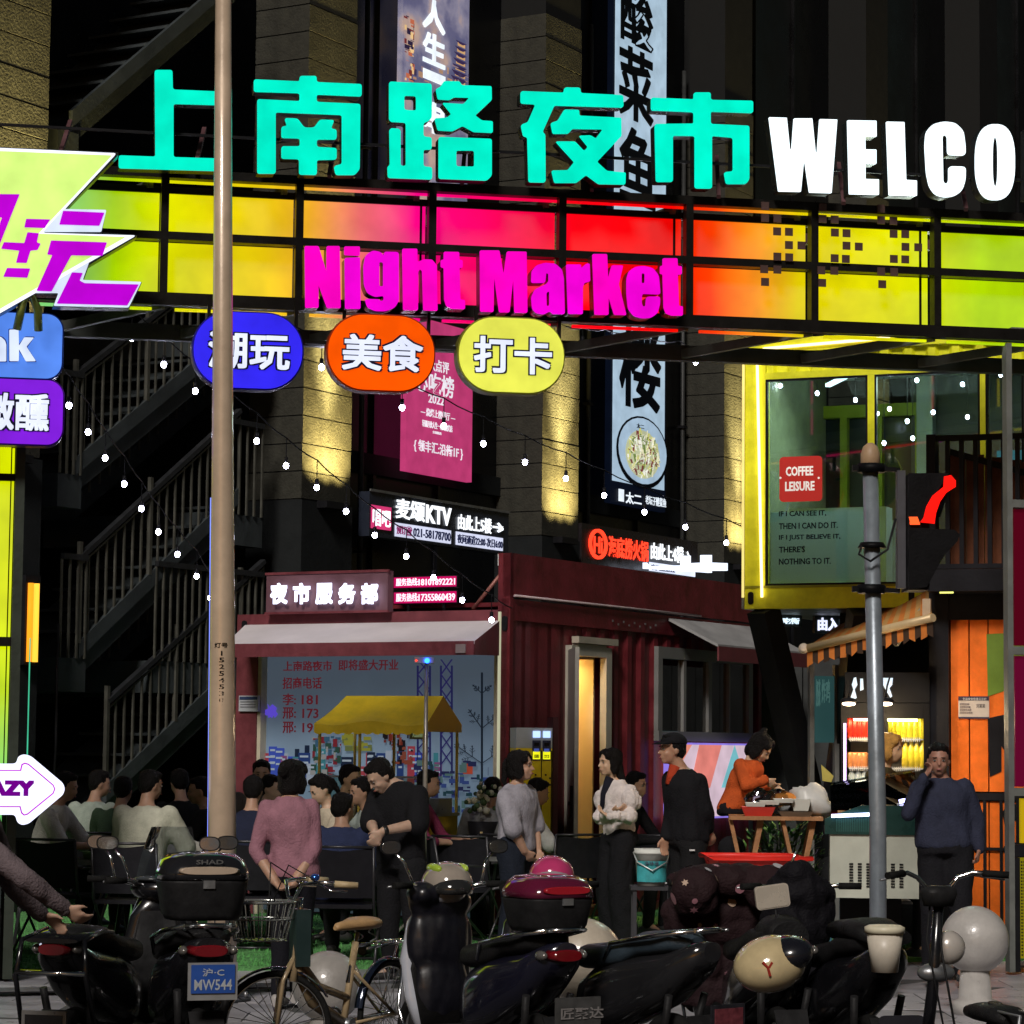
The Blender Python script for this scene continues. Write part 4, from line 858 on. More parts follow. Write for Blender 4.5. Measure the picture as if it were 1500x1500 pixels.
# window
FRM = P((.24, .24, .23), .4, .4, .1, 0, 4, name='window_aluminium')
wm = MB(); wm.box(wx0, wx1, -.05, .03, wz1-.1, wz1+.02); wm.box(wx0, wx1, -.06, .03, wz0-.02, wz0+.08); wm.box(wx0, wx0+.1, -.05, .03, wz0+.081, wz1-.101); wm.box(wx1-.1, wx1, -.05, .03, wz0+.081, wz1-.101)
win = wm.build('window', FRM, t)
ww = wx1-wx0
for q, k in ((.26, .06), (.52, .08), (.74, .03)): MB().box(wx0+ww*q, wx0+ww*q+k, -.045, .02, wz0+.081, wz1-.101).build('mullion', FRM, win)
pq = [0, .26, .52, .74, 1]
for i in range(4): MB().box(wx0+ww*pq[i]+.1, wx0+ww*pq[i+1]-.0, -.01, .0, wz0+.082, wz1-.102).build('pane', GLASS((.6, .7, .68), .1, .7), win)
m = MB()
for i in range(9): x = wx0+ww*.36+i*.05; m.box(x, x+.035, .3+.02*(i % 2), .33+.02*(i % 2), wz0-.1, wz1-.3)
for i in range(3): x = wx0+ww*.12+i*.06; m.box(x, x+.045, .3+.02*(i % 2), .33+.02*(i % 2), wz0-.1, wz1-.3)
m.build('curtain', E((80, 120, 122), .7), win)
MB().box(wx0+.1, wx0+ww*.5, .6, .62, wz1-.35, wz1-.1).build('green_reflection', E((120, 145, 60), .6), win)  # greenish reflection in the upper panes, put in as a glowing sheet
# small awning over the window
ca = (kx(K2, 975), kx(K2, 1108)); z = kz(K2, 912, 1040)
m = MB(); m.add([(ca[0], -.03, z), (ca[1], -.03, z), (ca[1], -.6, z-.28), (ca[0], -.6, z-.28), (ca[0], -.03, z-.03), (ca[1], -.03, z-.03), (ca[1], -.6, z-.31), (ca[0], -.6, z-.31)], [(0, 1, 2, 3), (4, 5, 6, 7), (2, 3, 7, 6), (1, 2, 6, 5), (3, 0, 4, 7)]); m.build('window_awning', P((.30, .30, .30), .6, 0, .2, .1, 3), t)
MB().box(ca[0], ca[1], -.61, -.59, z-.45, z-.30).build('valance', P((.14, .035, .04), .6, 0, .2), t)
# light box under the window
S0, S1 = kx(K2, 966), kx(K2, 1096); z1 = kz(K2, 1091, 1020); z0 = .95
sc = thing('light_box', 'bright pastel patterned light box below the container window', 'light box', K2)
MB().box(S0, S1, -.14, -.06, z0, z1).build('face', E((215, 190, 205), .95), sc)
MB().box(S0-.02, S1+.02, -.13, -.061, z0-.02, z1+.02).build('frame', E((150, 130, 240), .8), sc)
def poly(pts, c, dd):
    MB().prism([(S0+(S1-S0)*u, z0+(z1-z0)*v) for u, v in pts], dd, dd+.003).build('printed_shape', E(c, .95), sc)
poly([(.0, 1), (.22, 1), (.02, .55), (0, .55)], (230, 140, 120), -.144); poly([(.3, 1), (.55, 1), (.42, .4), (.2, .4)], (225, 130, 120), -.1445); poly([(.55, .4), (.7, 1), (.85, .4)], (120, 190, 200), -.145); poly([(.9, 1), (1, 1), (1, .5), (.85, .5)], (235, 160, 150), -.1455)
disc_ = [(.78+.06*cos(q*pi/8), .62+.10*sin(q*pi/8)) for q in range(17)]; poly(disc_, (120, 40, 70), -.147); text('M', S0+(S1-S0)*.75, S0+(S1-S0)*.81, z0+(z1-z0)*.59, z0+(z1-z0)*.66, -.152, E((255, 255, 255), 1.), sc, bold=.02)

# ---- charging cabinet
CF = Frame(at(781, 1100, 25.1), 8)
t = thing('charging_cabinet', 'tall yellow and grey battery charging cabinet beside the open door', 'cabinet', CF)
a, b = kx(CF, 756, 1100), kx(CF, 809, 1100); z1 = kz(CF, 1066, 781); zm = kz(CF, 1096, 781)
MB().box(a, b, 0, .4, 0.02, zm).build('lower_body', P((.85, .66, .015), .4, 0, .2, 0, 4, name='yellow_panel'), t); MB().box(a, b, 0, .4, zm+.002, z1).build('upper_body', P((.40, .44, .45), .4, 0, .1), t)
for k in range(2):
    x = a+(b-a)*(.46+.28*k); w_ = (b-a)*.2
    MB().box(x, x+w_, -.012, -.001, z1-.09, z1-.03).build('screen', E((170, 200, 255), 1.6), t)
    MB().box(x-.005, x+w_+.005, -.006, -.0005, z1-.30, z1-.115).build('slot_plate', P((.03, .04, .08), .3, 0, .1), t)
    for j in range(3): MB().box(x+.01, x+w_-.01, -.012, -.0065, z1-.165-.055*j, z1-.135-.055*j).build('slot', E((90, 110, 200), .5) if j == 1 else BLACK, t)
    MB().box(x, x+w_, -.012, -.001, zm-.10, zm-.03).build('screen', E((240, 240, 30), 1.2), t)
    MB().box(x+w_+.01, x+w_+.018, -.004, -.001, .1, zm-.02).build('door_gap', BLACK, t)
    for j in range(4): MB().box(x+.02+(j % 2)*.04, x+.035+(j % 2)*.04, -.008, -.001, zm-.25-.03*j, zm-.235-.03*j).build('hole', BLACK, t)
a = thing('dark_post_cabinet', 'dark maroon narrow cabinet between charging cabinet and door', 'cabinet', CF)
MB().box(kx(CF, 811, 1100), kx(CF, 819, 1100), .05, .4, .02, z1+.1).build('body', P((.05, .01, .015), .5, 0, .1), a)

# ================================================================ YELLOW UPPER CONTAINER
Y_ = Frame(at(1100, 700, 24.0), -23.5)
YEL = P((.86, .86, .02), .45, 0, .2, .1, 4, name='yellow_green_paint')
t = thing('yellow_container', 'yellow glazed container cafe raised on black legs with neon edge', 'container', Y_)
yx = lambda x, y=700, d=0.: Y_.px(x, y, d)[0]
yz = lambda y, x=1250, d=0.: Y_.px(x, y, d)[1]
xa = yx(1091); xb = yx(1500); zb = yz(892, 1105); zt = yz(498, 1095)
pa = [yx(1121), yx(1271)]; pb = [yx(1281), yx(1436)]; pc = [yx(1444), yx(1500)]
wz1 = yz(556, 1125); wz0 = yz(858, 1125)
MB().box(xa, xb, -.0, .12, zb, wz0).build('bottom_beam', YEL, t)
MB().box(xa, xb, -.012, -.001, wz0-.02, wz0).build('sill_line', P((.3, .3, .01), .5, 0, .1), t)
MB().box(xa, pa[0], 0, .12, wz0+.001, zt).build('corner_post', YEL, t)
MB().box(pa[1], pb[0], 0, .1, wz0+.001, wz1).build('mullion', YEL, t); MB().box(pb[1], pc[0], 0, .1, wz0+.001, wz1).build('mullion', YEL, t)
MB().box(pa[0]+.001, xb, 0, .1, wz1+.001, wz1+.06).build('window_head', YEL, t); MB().box(pa[0]+.001, xb, .0, .12, zt-.12, zt).build('top_beam', YEL, t)
corr(pa[0]+.001, xb, wz1+.061, zt-.121, par=t, mat=YEL, pitch=.2, y=.03)
MB().box(xa-.02, xa-.0, -.02, 2.2, zb, zt).build('end_trim', P((.25, .26, .24), .4, .3, .1), t)
MB().box(xa, xb, .12, 2.3, zb, zb+.1).build('floor', P((.10, .10, .09), .5, 0, .2), t); MB().box(xa, xb, .12, 2.3, zt-.08, zt).build('ceiling', P((.42, .46, .42), .6, 0, .1), t)
MB().box(xa, xa+.05, .12, 2.3, zb+.1, zt-.08).build('end_wall', P((.30, .33, .20), .6, 0, .2), t)
# rear wall with its own framed window
MB().box(xa+.05, yx(1235), 2.25, 2.3, zb+.1, zb+.95).build('rear_wall', P((.26, .32, .30), .6, 0, .2), t)
MB().box(yx(1235), xb, 2.25, 2.3, zb+.1, zt-.08).build('rear_wall', P((.04, .055, .065), .4, 0, .2), t)
m = MB(); zz0 = zb+.95; zz1 = zt-.45
for x in (yx(1125), yx(1180), yx(1243)): m.box(x, x+.07, 2.2, 2.3, zz0, zz1)
m.box(xa+.05, yx(1250), 2.2, 2.3, zz1, zz1+.12); m.build('rear_window_frame', P((.30, .38, .02), .5, 0, .1), t)
MB().box(xa+.05, yx(1250), 2.28, 2.3, zz0, zz1).build('rear_pane', P((.015, .025, .03), .1, 0, .1), t)
MB().box(yx(1250), yx(1275), 2.1, 2.24, zb+.1, zt-.1).build('pale_pillar', P((.4, .5, .45), .5, 0, .1), t)
GL = GLASS((.80, .92, .90), .06, .85)
FROST = bpy.data.materials.new('frosted_film'); FROST.use_nodes = True; _n = FROST.node_tree; _n.nodes.remove(_n.nodes['Principled BSDF'])
_t = _n.nodes.new('ShaderNodeBsdfTranslucent'); _t.inputs[0].default_value = (.66, .78, .76, 1); _d = _n.nodes.new('ShaderNodeBsdfDiffuse'); _d.inputs[0].default_value = (.55, .66, .64, 1); _m = _n.nodes.new('ShaderNodeMixShader'); _m.inputs[0].default_value = .55
_n.links.new(_t.outputs[0], _m.inputs[2]); _n.links.new(_d.outputs[0], _m.inputs[1]); _n.links.new(_m.outputs[0], _n.nodes['Material Output'].inputs[0])
for q in (pa, pb, pc): MB().box(q[0]+.002, q[1]-.002, .04, .05, wz0+.001, wz1).build('pane', GL, t); 
for q in (pa, pb, pc):
    m = MB(); g = .018; m.box(q[0]+.001, q[1]-.001, .0, .035, wz1-g, wz1-.001); m.box(q[0]+.001, q[1]-.001, .0, .035, wz0+.001, wz0+g); m.box(q[0]+.001, q[0]+g, 0, .035, wz0+g, wz1-g); m.box(q[1]-g, q[1]-.001, 0, .035, wz0+g, wz1-g); m.build('gasket', BLACK, t)
# counter, lamps and shapes inside
MB().box(yx(1130), yx(1275), .50, .7, zb+.1, zb+.92).build('counter', P((.62, .72, .70), .5, 0, .2, 0, 2), t)
for (x0, x1, dd) in ((1130, 1185, 1.7), (1370, 1395, .9)):
    MB().bar((yx(x0), dd, zt-.2), (yx(x1), dd-.4, zt-.16), .05, .03).build('tube_lamp', E((220, 245, 255), 5), t)
MB().box(yx(1380), yx(1432), 2.0, 2.04, zb+.9, zb+1.55).build('teal_poster', E((40, 130, 150), .8), t); MB().box(yx(1445), yx(1500), 1.9, 1.94, zb+.8, zb+1.6).build('green_poster', E((110, 170, 90), .7), t)
L = bpy.data.lights.new('cafe_lamp', 'AREA'); L.energy = 95; L.size = 1.2; L.color = (.85, 1, .9); lo = bpy.data.objects.new('cafe_lamp', L); COL.objects.link(lo); lo.location = Y_.w(1.2, .62, zt-.12); lo.rotation_euler = (R(-28), 0, Y_.a)
# neon line
nl = [(yx(1118), zb+.10), (yx(1110.5), wz1+.15), (yx(1112), zt-.13), (yx(1120), zt-.09), (yx(1305), zt-.05)]
MB().tube([(x, -.03, z) for x, z in nl], .013, 8).build('neon_tube', E((255, 228, 165), 2.6), t)
MB().tube([(xa-.005, -.03, zb+.1), (xa-.005, -.03, zt-.2)], .012, 8).build('neon_tube', E((245, 220, 130), 1.2), t)
for x in (xa+.06, yx(1335)): MB().prism(rrect(x-.025, x+.025, zb+.04, zb+.15, .02, 3), -.012, -.001).build('lift_eye', BLACK, t)
# sticker and lettering on the glass
sg = MB(); a0, h1 = Y_.px(1140, 669, -.02); a1, h0 = Y_.px(1202, 733, -.02); sg.prism(rrect(a0, a1, h0, h1, .035), .015, .03)
sk = sg.build('round_cornered_sticker', E((190, 52, 45), .7), t)
ptext(Y_, 'COFFEE', 1151, 683, 1191, 697, .008, E((235, 225, 215), .9), t, bold=.03, depth=.005); ptext(Y_, 'LEISURE', 1150, 705, 1193, 719, .008, E((235, 225, 215), .9), t, bold=.03, depth=.005)
for x in (1143, 1199): a = Y_.px(x, 700, .008); MB().ell((a[0], .012, a[1]), (.01, .004, .01), n=8, m=5).build('sticker_dot', E((235, 225, 215), .9), t)
for i, (s_, x1) in enumerate((('IF I CAN SEE IT,', 1210), ('THEN I CAN DO IT.', 1227), ('IF I JUST BELIEVE IT,', 1231), ("THERE'S", 1179), ('NOTHING TO IT.', 1217))):
    y = 748+i*17.4; ptext(Y_, s_, 1141, y, x1, y+9, .03, INK, t, bold=.02, depth=.004)
MB().box(pa[0]+.03, pa[1]-.02, .056, .062, wz0+.02, yz(748, 1200)).build('frosted_film', FROST, t)
# legs of the raised container
t = thing('slanted_legs', 'pair of thick black steel legs leaning in a V below the yellow container', 'steel support')
def leg(p, q, w_, nm='leg'): MB().bar(p, q, w_, .22).build(nm, P((.018, .018, .02), .45, .2, .2, .1, 5, name='black_steel'), t)
base = gp(1205, 1372); base.z = 0
leg(at(1118, 893, 24.0), V((base.x-.02, base.y, .75)), .2); leg(V((base.x-.02, base.y, .8)), V((base.x, base.y, 0)), .3)
leg(at(1262, 895, 23.6), V((base.x+.06, base.y, .75)), .2)
MB().box(base.x-.3, base.x+.35, base.y-.25, base.y+.25, .012, .05).build('base_plate', BLACK, t)

# ================================================================ BLACK UPPER TERRACE AND ORANGE CONTAINER
O = Frame(at(1392, 1000, 22.6), -20)
ox = lambda x, y=1000, d=0.: O.px(x, y, d)[0]
oz = lambda y, x=1430, d=0.: O.px(x, y, d)[1]
t = thing('orange_container', 'orange corrugated container with black graffiti shapes and a barred lower door', 'container', O)
ORG = P((.88, .17, .010), .45, .05, .25, .1, 4, name='orange_paint')
BLK = P((.014, .014, .017), .45, .1, .2, .1, 4, name='black_container')
x0, x1 = ox(1392), ox(1560); zt = oz(903, 1430); zb = oz(1163, 1430); 
zf = .14
MB().box(ox(1363), x0-.001, -.06, .2, 0, oz(866, 1378)).build('corner_post', BLK, t)
MB().box(x0, x1, -.05, .2, zt+.0, oz(868, 1430)).build('top_rail', BLK, t)
n = 5; pw = (ox(1480)-x0)/3.15
i = 0; x = x0
while x < x1-.1:
    MB().box(x+.006, x+pw-.006, 0, .05, zb+.02, zt-.003).build('panel', ORG, t)
    MB().box(x+.006, x+pw-.006, 0.0, .05, zf+.02, zb-.06).build('lower_panel', ORG, t); x += pw; i += 1
MB().box(x0, x1, .06, .2, 0, zt).build('backing', BLK, t)
MB().box(x0, x1, -.03, -.001, zb-.05, zb+.01).build('rail', BLK, t); MB().box(x0, x1, -.03, .05, 0, zf).build('bottom_rail', BLK, t); zq = oz(1243, 1430); MB().box(x0, x1, -.03, -.001, zq-.012, zq+.012).build('rail', BLK, t)
for px_ in (1418, 1442, 1466, 1490): MB().box(ox(px_)-.012, ox(px_)+.012, -.028, -.002, zf, zb-.05).build('bar', BLK, t)
GRN = P((.13, .22, .02), .5, 0, .15)
for pts, mt in (([(1445, 929), (1500, 926), (1500, 1003), (1447, 1020)], GRN), ([(1447, 1052), (1470, 1047), (1482, 1062), (1500, 1100), (1500, 1142), (1467, 1093), (1467, 1130), (1450, 1138)], BLK), ([(1468, 1190), (1478, 1176), (1500, 1180), (1500, 1206), (1480, 1200), (1472, 1210)], BLK), ([(1470, 1240), (1500, 1230), (1500, 1268), (1485, 1262), (1470, 1248)], BLK)):
    MB().prism(O.P(pts, -.008), -.008, -.002 if mt is GRN else -.003).build('graffiti_shape', mt, t)
a = O.px(1404, 1020, -.012); b = O.px(1449, 1053, -.012)
MB().box(a[0], b[0], -.016, -.001, b[1], a[1]).build('notice_plate', P((.55, .48, .42), .5, 0, .1), t); MB().box(a[0], b[0], -.019, -.0165, a[1]-.035, a[1]).build('notice_header', P((.04, .03, .06), .5, 0, .1), t); MB().box(a[0], b[0], -.019, -.0165, b[1], b[1]+.015).build('notice_header', P((.04, .03, .06), .5, 0, .1), t)
ptext(O, '食品安全信息公示栏', 1410, 1022, 1445, 1026, -.024, P((.6, .6, .6), .5, 0, 0), t, bold=.01, depth=.003)
for k in range(4): ptext(O, '经营单位名称', 1406, 1030+k*4.2, 1420+k*1.5, 1033+k*4.2, -.021, P((.2, .15, .15), .5, 0, 0), t, bold=.0, depth=.003)
ptext(O, '刘某某', 1430, 1031, 1443, 1037, -.021, P((.12, .1, .1), .5, 0, 0), t, bold=.0, depth=.003)
# terrace above
T_ = Frame(at(1363, 800, 22.3), -20)
t = thing('upper_terrace', 'black terrace railing with reddish boards above the orange container', 'terrace', T_)
tx = lambda x, y=740, d=0.: T_.px(x, y, d)[0]
tz = lambda y, x=1420, d=0.: T_.px(x, y, d)[1]
X0, X1 = tx(1359), tx(1560)
MB().box(X0, X1, -.05, .3, tz(866), tz(834)).build('beam', BLK, t); MB().box(X0, X1, .3, .34, tz(905), tz(870)).build('beam', BLK, t)
MB().box(X0, X1, -.03, .03, tz(645), tz(637)).build('top_rail', BLK, t); MB().box(X0, X1, -.03, .02, tz(833), tz(826)).build('bottom_rail', BLK, t)
for k in range(9): x = tx(1368+k*20.5); MB().box(x-.018, x+.018, -.02, .015, tz(827), tz(644)).build('baluster', BLK, t)
MB().box(X0, tx(1372), -.06, .1, tz(834), tz(636)).build('post', BLK, t)
WD = P((.16, .05, .02), .6, 0, .4, .2, 5, name='reddish_board')
for k in range(8):
    xx = tx(1376)+k*.155; zz = tz(655+k*4.5)
    MB().box(xx, xx+.148, .35, .38, tz(832), zz).build('board', WD, t)
MB().bar((tx(1376), .33, tz(653)), (X1, .33, tz(690, 1470)-.1), .05, .05).build('stair_rail', BLK, t)
MB().box(tx(1378), tx(1398), -.06, -.051, tz(869.5), tz(867)).build('glow_strip', E((230, 230, 120), 1.6), t)
a = T_.px(1351, 877, -.1); b = T_.px(1363, 911, -.1); MB().box(a[0], b[0], -.1, -.055, b[1], a[1]).build('bracket_plate', P((.5, .38, .25), .5, 0, .1), t)

# ================================================================ PEOPLE-SIZE FURNITURE OF THE DRINKS STALL
def quad(t, nm, pts, mat, th=.02):
    pts = [V(p) for p in pts]; n = (pts[1]-pts[0]).cross(pts[2]-pts[0]).normalized()*th
    k = len(pts); m = MB(); m.add(pts+[p+n for p in pts], [tuple(range(k)), tuple(k+i for i in reversed(range(k)))]+[(i, (i+1) % k, (i+1) % k+k, i+k) for i in range(k)]); return m.build(nm, mat, t)
t = thing('striped_awning', 'orange striped retractable awning over the drinks fridge', 'awning')
FL, FRr, BRr, BL = at(1182, 950, 23.2), at(1366, 905, 22.0), at(1362, 862, 23.4), at(1236, 912, 24.8)
stw = P((.55, .30, .10), .7, 0, .2, .1, 3, name='awning_cloth'); sto = P((.62, .20, .04), .7, 0, .2, .1, 3, name='awning_cloth')
NS = 22
for i in range(NS):
    u, v = i/NS, (i+1)/NS; quad(t, 'cloth_strip', [FL.lerp(FRr, u), FL.lerp(FRr, v), BL.lerp(BRr, v), BL.lerp(BRr, u)], stw if i % 2 else sto, .008)
    dz = V((0, -.02, -.14-.02*sin(i*2.2))); dz2 = V((0, -.02, -.14-.02*sin((i+1)*2.2)))
    quad(t, 'valance_strip', [FL.lerp(FRr, u), FL.lerp(FRr, v), FL.lerp(FRr, v)+dz, FL.lerp(FRr, u)+dz2], P((.05, .03, .02), .7, 0, .1) if i % 2 else sto, .005)
MB().tube([FL+V((0, -.03, 0)), FRr+V((0, -.03, 0))], .035, 10).build('front_tube', P((.6, .45, .25), .4, .2, .1), t)
MB().ell(FL+V((-.03, -.03, 0)), .045, n=12, m=8).build('end_cap', P((.7, .6, .5), .4, 0, .1), t)
MB().tube([at(1352, 890, 22.8), at(1347, 897, 22.6), at(1313, 944, 22.4)], .022, 8).build('arm', P((.7, .65, .5), .3, .6, .1), t)
MB().tube([at(1313, 944, 22.4), at(1300, 925, 22.6)], .02, 8).build('arm', P((.7, .65, .5), .3, .6, .1), t)
S = Frame(at(1300, 1100, 22.6), -10)
sx = lambda x, y=1100, d=0.: S.px(x, y, d)[0]
sz = lambda y, x=1300, d=0.: S.px(x, y, d)[1]
t = thing('drinks_fridge', 'tall black glass fridge with lit shelves of cans and bottles', 'fridge', S)
a, b = sx(1232), sx(1362); 
body = P((.006, .006, .007), .5, 0, .1)
m = MB(); m.box(a, a+.05, 0, .6, .1, sz(1030)); m.box(b-.05, b, 0, .6, .1, sz(1030)); m.box(a+.051, b-.051, .55, .6, .1, sz(1030)); m.box(a+.051, b-.051, 0, .549, sz(1052), sz(1030)); m.box(a+.051, b-.051, 0, .549, .1, .4); m.build('cabinet', body, t)
MB().box(a+.052, b-.052, .5, .545, .401, sz(1053)).build('back_panel', P((.35, .35, .33), .5, 0, .1), t)
MB().box(sx(1236), sx(1239.5), -.03, -.0, .62, sz(1060)).build('glow_strip', E((235, 195, 255), 3.), t)
MB().box(a+.1, b-.1, .05, .09, sz(1056), sz(1053)).build('fridge_lamp', E((255, 250, 220), 8), t)
MB().box(sx(1292), sx(1300), -.02, .02, .4, sz(1052)).build('door_stile', body, t)
for j, y in enumerate((1082, 1125, 1160)):
    z = sz(y); w_ = MB(); w_.box(a+.06, b-.06, .05, .48, z-.01, z)
    for i in range(34): x = a+.07+i*(b-a-.14)/34; w_.box(x, x+.006, .03, .05, z-.025, z+.012)
    w_.build('wire_shelf', P((.7, .7, .65), .4, .3, .1), t)
def one(name, mb, mat, label, cat, fr=None, loc=None, rz=0., group=None, kind=None):
    o = mb.build(name, mat, None)
    if fr: fr.place(o)
    if loc is not None: o.location = loc; o.rotation_euler = (0, 0, rz)
    return props(o, label, cat, group, kind)
# drinks: a can and a bottle, copied
def canmesh(c, s=.25): return MB().loft([(0, 0, 0, .026, .026, 2), (.006, 0, 0, .032, .032, 2), (.105, 0, 0, .032, .032, 2), (.115, 0, 0, .026, .026, 2)], 12, axis='z').mesh('can', E(c, s))
def botmesh(c, s=.25): return MB().loft([(0, 0, 0, .03, .03, 2), (.13, 0, 0, .032, .032, 2), (.17, 0, 0, .014, .014, 2), (.20, 0, 0, .014, .014, 2)], 12, axis='z').mesh('bottle', P(tuple(lin(c)), .25, 0, .1, 0, 5, .5))
zc_ = [sz(1082), sz(1125), sz(1160)]
def row(me, cat, label, xa, xb, n, z, sc_=1.25, d=.12, zs=1.):
    for i in range(n):
        o = bpy.data.objects.new(me.name.split('.')[0], me); COL.objects.link(o)
        x = sx(xa+(xb-xa)*(i+.5)/n); o.location = S.w(x, d, z); o.rotation_euler = (0, 0, i*.7); o.scale = (sc_, sc_, sc_*zs)
        props(o, ('leftmost ', 'second from left ', 'third from left ', 'fourth from left ', 'fifth from left ', 'sixth from left ')[i]+label, cat, 'drinks in the fridge')
def cm(c): return MB().loft([(0, 0, 0, .026, .026, 2), (.006, 0, 0, .032, .032, 2), (.105, 0, 0, .032, .032, 2), (.115, 0, 0, .026, .026, 2)], 12, axis='z').mesh('can', P(lin(c), .25, .3, .1, 0, 9))
row(cm((235, 60, 40)), 'can', 'tall red can on the upper left shelf of the drinks fridge', 1240, 1268, 4, zc_[0], 1.25, .1, 1.35)
row(cm((235, 225, 60)), 'can', 'tall yellow green can on the upper right shelf of the drinks fridge', 1303, 1354, 6, zc_[0], 1.2, .1, 1.35)
row(cm((230, 150, 90)), 'can', 'small orange can on the middle left shelf of the drinks fridge', 1240, 1268, 4, zc_[1], 1.1, .1)
row(botmesh((240, 215, 60)), 'bottle', 'yellow labelled bottle on the middle right shelf of the drinks fridge', 1322, 1355, 4, zc_[1], 1.15, .1)
row(botmesh((200, 210, 200)), 'bottle', 'pale bottle on the bottom shelf of the drinks fridge', 1242, 1290, 5, zc_[2], 1., .1)
# board above the fridge with white lit shapes, and two clip lamps
t = thing('fridge_top_board', 'black board above the fridge with white lit brush shapes', 'sign', S)
MB().box(sx(1238), sx(1362), .0, .1, sz(1029), sz(985)).build('board', body, t)
for pts in ([(1250, 993), (1254, 992), (1256, 1003), (1252, 1010), (1255, 1022), (1250, 1026), (1246, 1022), (1250, 1010), (1247, 1001)], [(1293, 993), (1308, 993), (1307, 1003), (1303, 1008), (1307, 1020), (1304, 1022), (1296, 1008), (1293, 1002)], [(1260, 994), (1264, 994), (1265, 1010), (1260, 1012)]):
    MB().prism(S.P(pts, -.01), -.01, -.001).build('lit_shape', E((205, 225, 240), 1.1), t)
for k, x in enumerate((1243, 1297)):
    t = thing('clip_lamp', 'warm glowing clip lamp under the awning, the %s one' % ('left', 'right')[k], 'lamp', group='clip lamps over the fridge')
    p = at(x, 1027, 22.35); lm = MB(); lm.ell(p, (.07, .05, .03)); lm.build('shade', BLACK, t); MB().ell(p+V((0, -.02, -.022)), (.055, .04, .018)).build('bulb', E((255, 225, 190), 9), t)
    MB().tube([p+V((0, 0, .02)), p+V((.02, .05, .12)), p+V((.05, .1, .2))], .008, 6).build('stem', BLACK, t)
    L = bpy.data.lights.new('clip_lamp_light', 'POINT'); L.energy = 11; L.color = (1, .74, .42); L.shadow_soft_size = .06; lo = bpy.data.objects.new('clip_lamp_light', L); COL.objects.link(lo); lo.location = p+V((0, -.05, -.12))
# freezer counter
CFz = Frame(at(1215, 1250, 20.9), -6)
fx = lambda x, y=1220, d=0.: CFz.px(x, y, d)[0]
fz = lambda y, x=1280, d=0.: CFz.px(x, y, d)[1]
t = thing('display_freezer', 'dark glass topped display freezer with lit edge and white slotted front', 'freezer', CFz)
a, b = fx(1208), fx(1346); zb, zm, zt = fz(1316), fz(1223), fz(1196)
MB().box(a+.04, b, .02, .7, zb, zm).build('front_panel', P((.50, .52, .44), .5, .1, .15, 0, 2, name='white_steel'), t)
MB().box(a+.12, b-.12, .32, .65, .02, zb).build('plinth', BLACK, t)
m = MB(); m.prism([(a, zm+.001), (b, zm+.001), (b, fz(1180)), (a+.28, fz(1180)), (a, fz(1200))], 0.0, .04); m.build('upper_front', P((.01, .05, .045), .3, .1, .2), t)
MB().box(a, b, .04, .72, zm+.001, zm+.05).build('tub_rim', BLACK, t)
quad(t, 'glass_lid', [(a+.05, .05, fz(1200)+.01), (b, .05, fz(1182)+.01), (b, .7, fz(1182)+.28), (a+.05, .7, fz(1200)+.26)], GLASS((.8, .9, .95), .12, .9), .008)
MB().bar((fx(1218), -.01, fz(1196)), (fx(1275), -.01, fz(1193)), .03, .025).build('glow_strip', E((200, 210, 255), 6), t)
MB().bar((fx(1318), .1, fz(1174)), (fx(1340), .1, fz(1170)), .02, .03).build('glow_strip', E((190, 190, 255), 7), t)
for i in range(6): MB().box(a+.1+i*.09, a+.17+i*.09, .12, .35, fz(1200)+.0+i*.012, fz(1200)+.06+i*.012).build('food_tray', P([(.6, .3, .1), (.7, .6, .4), (.5, .15, .05), (.65, .55, .3), (.6, .4, .2), (.7, .7, .6)][i], .4, 0, .3, 0, 20), t)
for gx0, cols in ((1244, 3), (1305, 2)):
    for c_ in range(cols):
        for r__ in range(9):
            x = fx(gx0+c_*12.5); z = fz(1266+r__*4.1); MB().box(x, x+.03, .012, .019, z-.006, z+.006).build('vent_slot', BLACK, t)
for k in range(16): x = fx(1225)+k*.017; MB().box(x, x+.008, -.004, -.0005, zm+.02, zm+.12+.02*(k % 3)).build('grille_slot', P((.02, .09, .08), .4, 0, .1), t)
# wooden folding table with trays, boxes and bags
TB = Frame(at(1137, 1200, 21.3), -4)
bx_ = lambda x, y=1200, d=0.: TB.px(x, y, d)[0]
bz = lambda y, x=1137, d=0.: TB.px(x, y, d)[1]
WOOD = P((.36, .17, .07), .5, 0, .35, .15, 8, name='varnished_wood')
t = thing('folding_table', 'wooden folding table with crossed legs covered in takeaway supplies', 'table', TB)
a, b = bx_(1068), bx_(1206); zt = bz(1196)
for k in range(5): MB().box(a, b, k*.13+.003, k*.13+.127, zt-.03, zt).build('tabletop_board', WOOD, t)
for x in (bx_(1095), bx_(1172)):
    for y in (.08, .52):
        m = MB(); m.bar((x-.13, y, zt-.03), (x+.11, y, .02), .04, .03); m.build('leg', WOOD, t)
        m = MB(); m.bar((x+.11, y+.035, zt-.03), (x-.11, y+.035, .02), .04, .03); m.build('leg', WOOD, t)
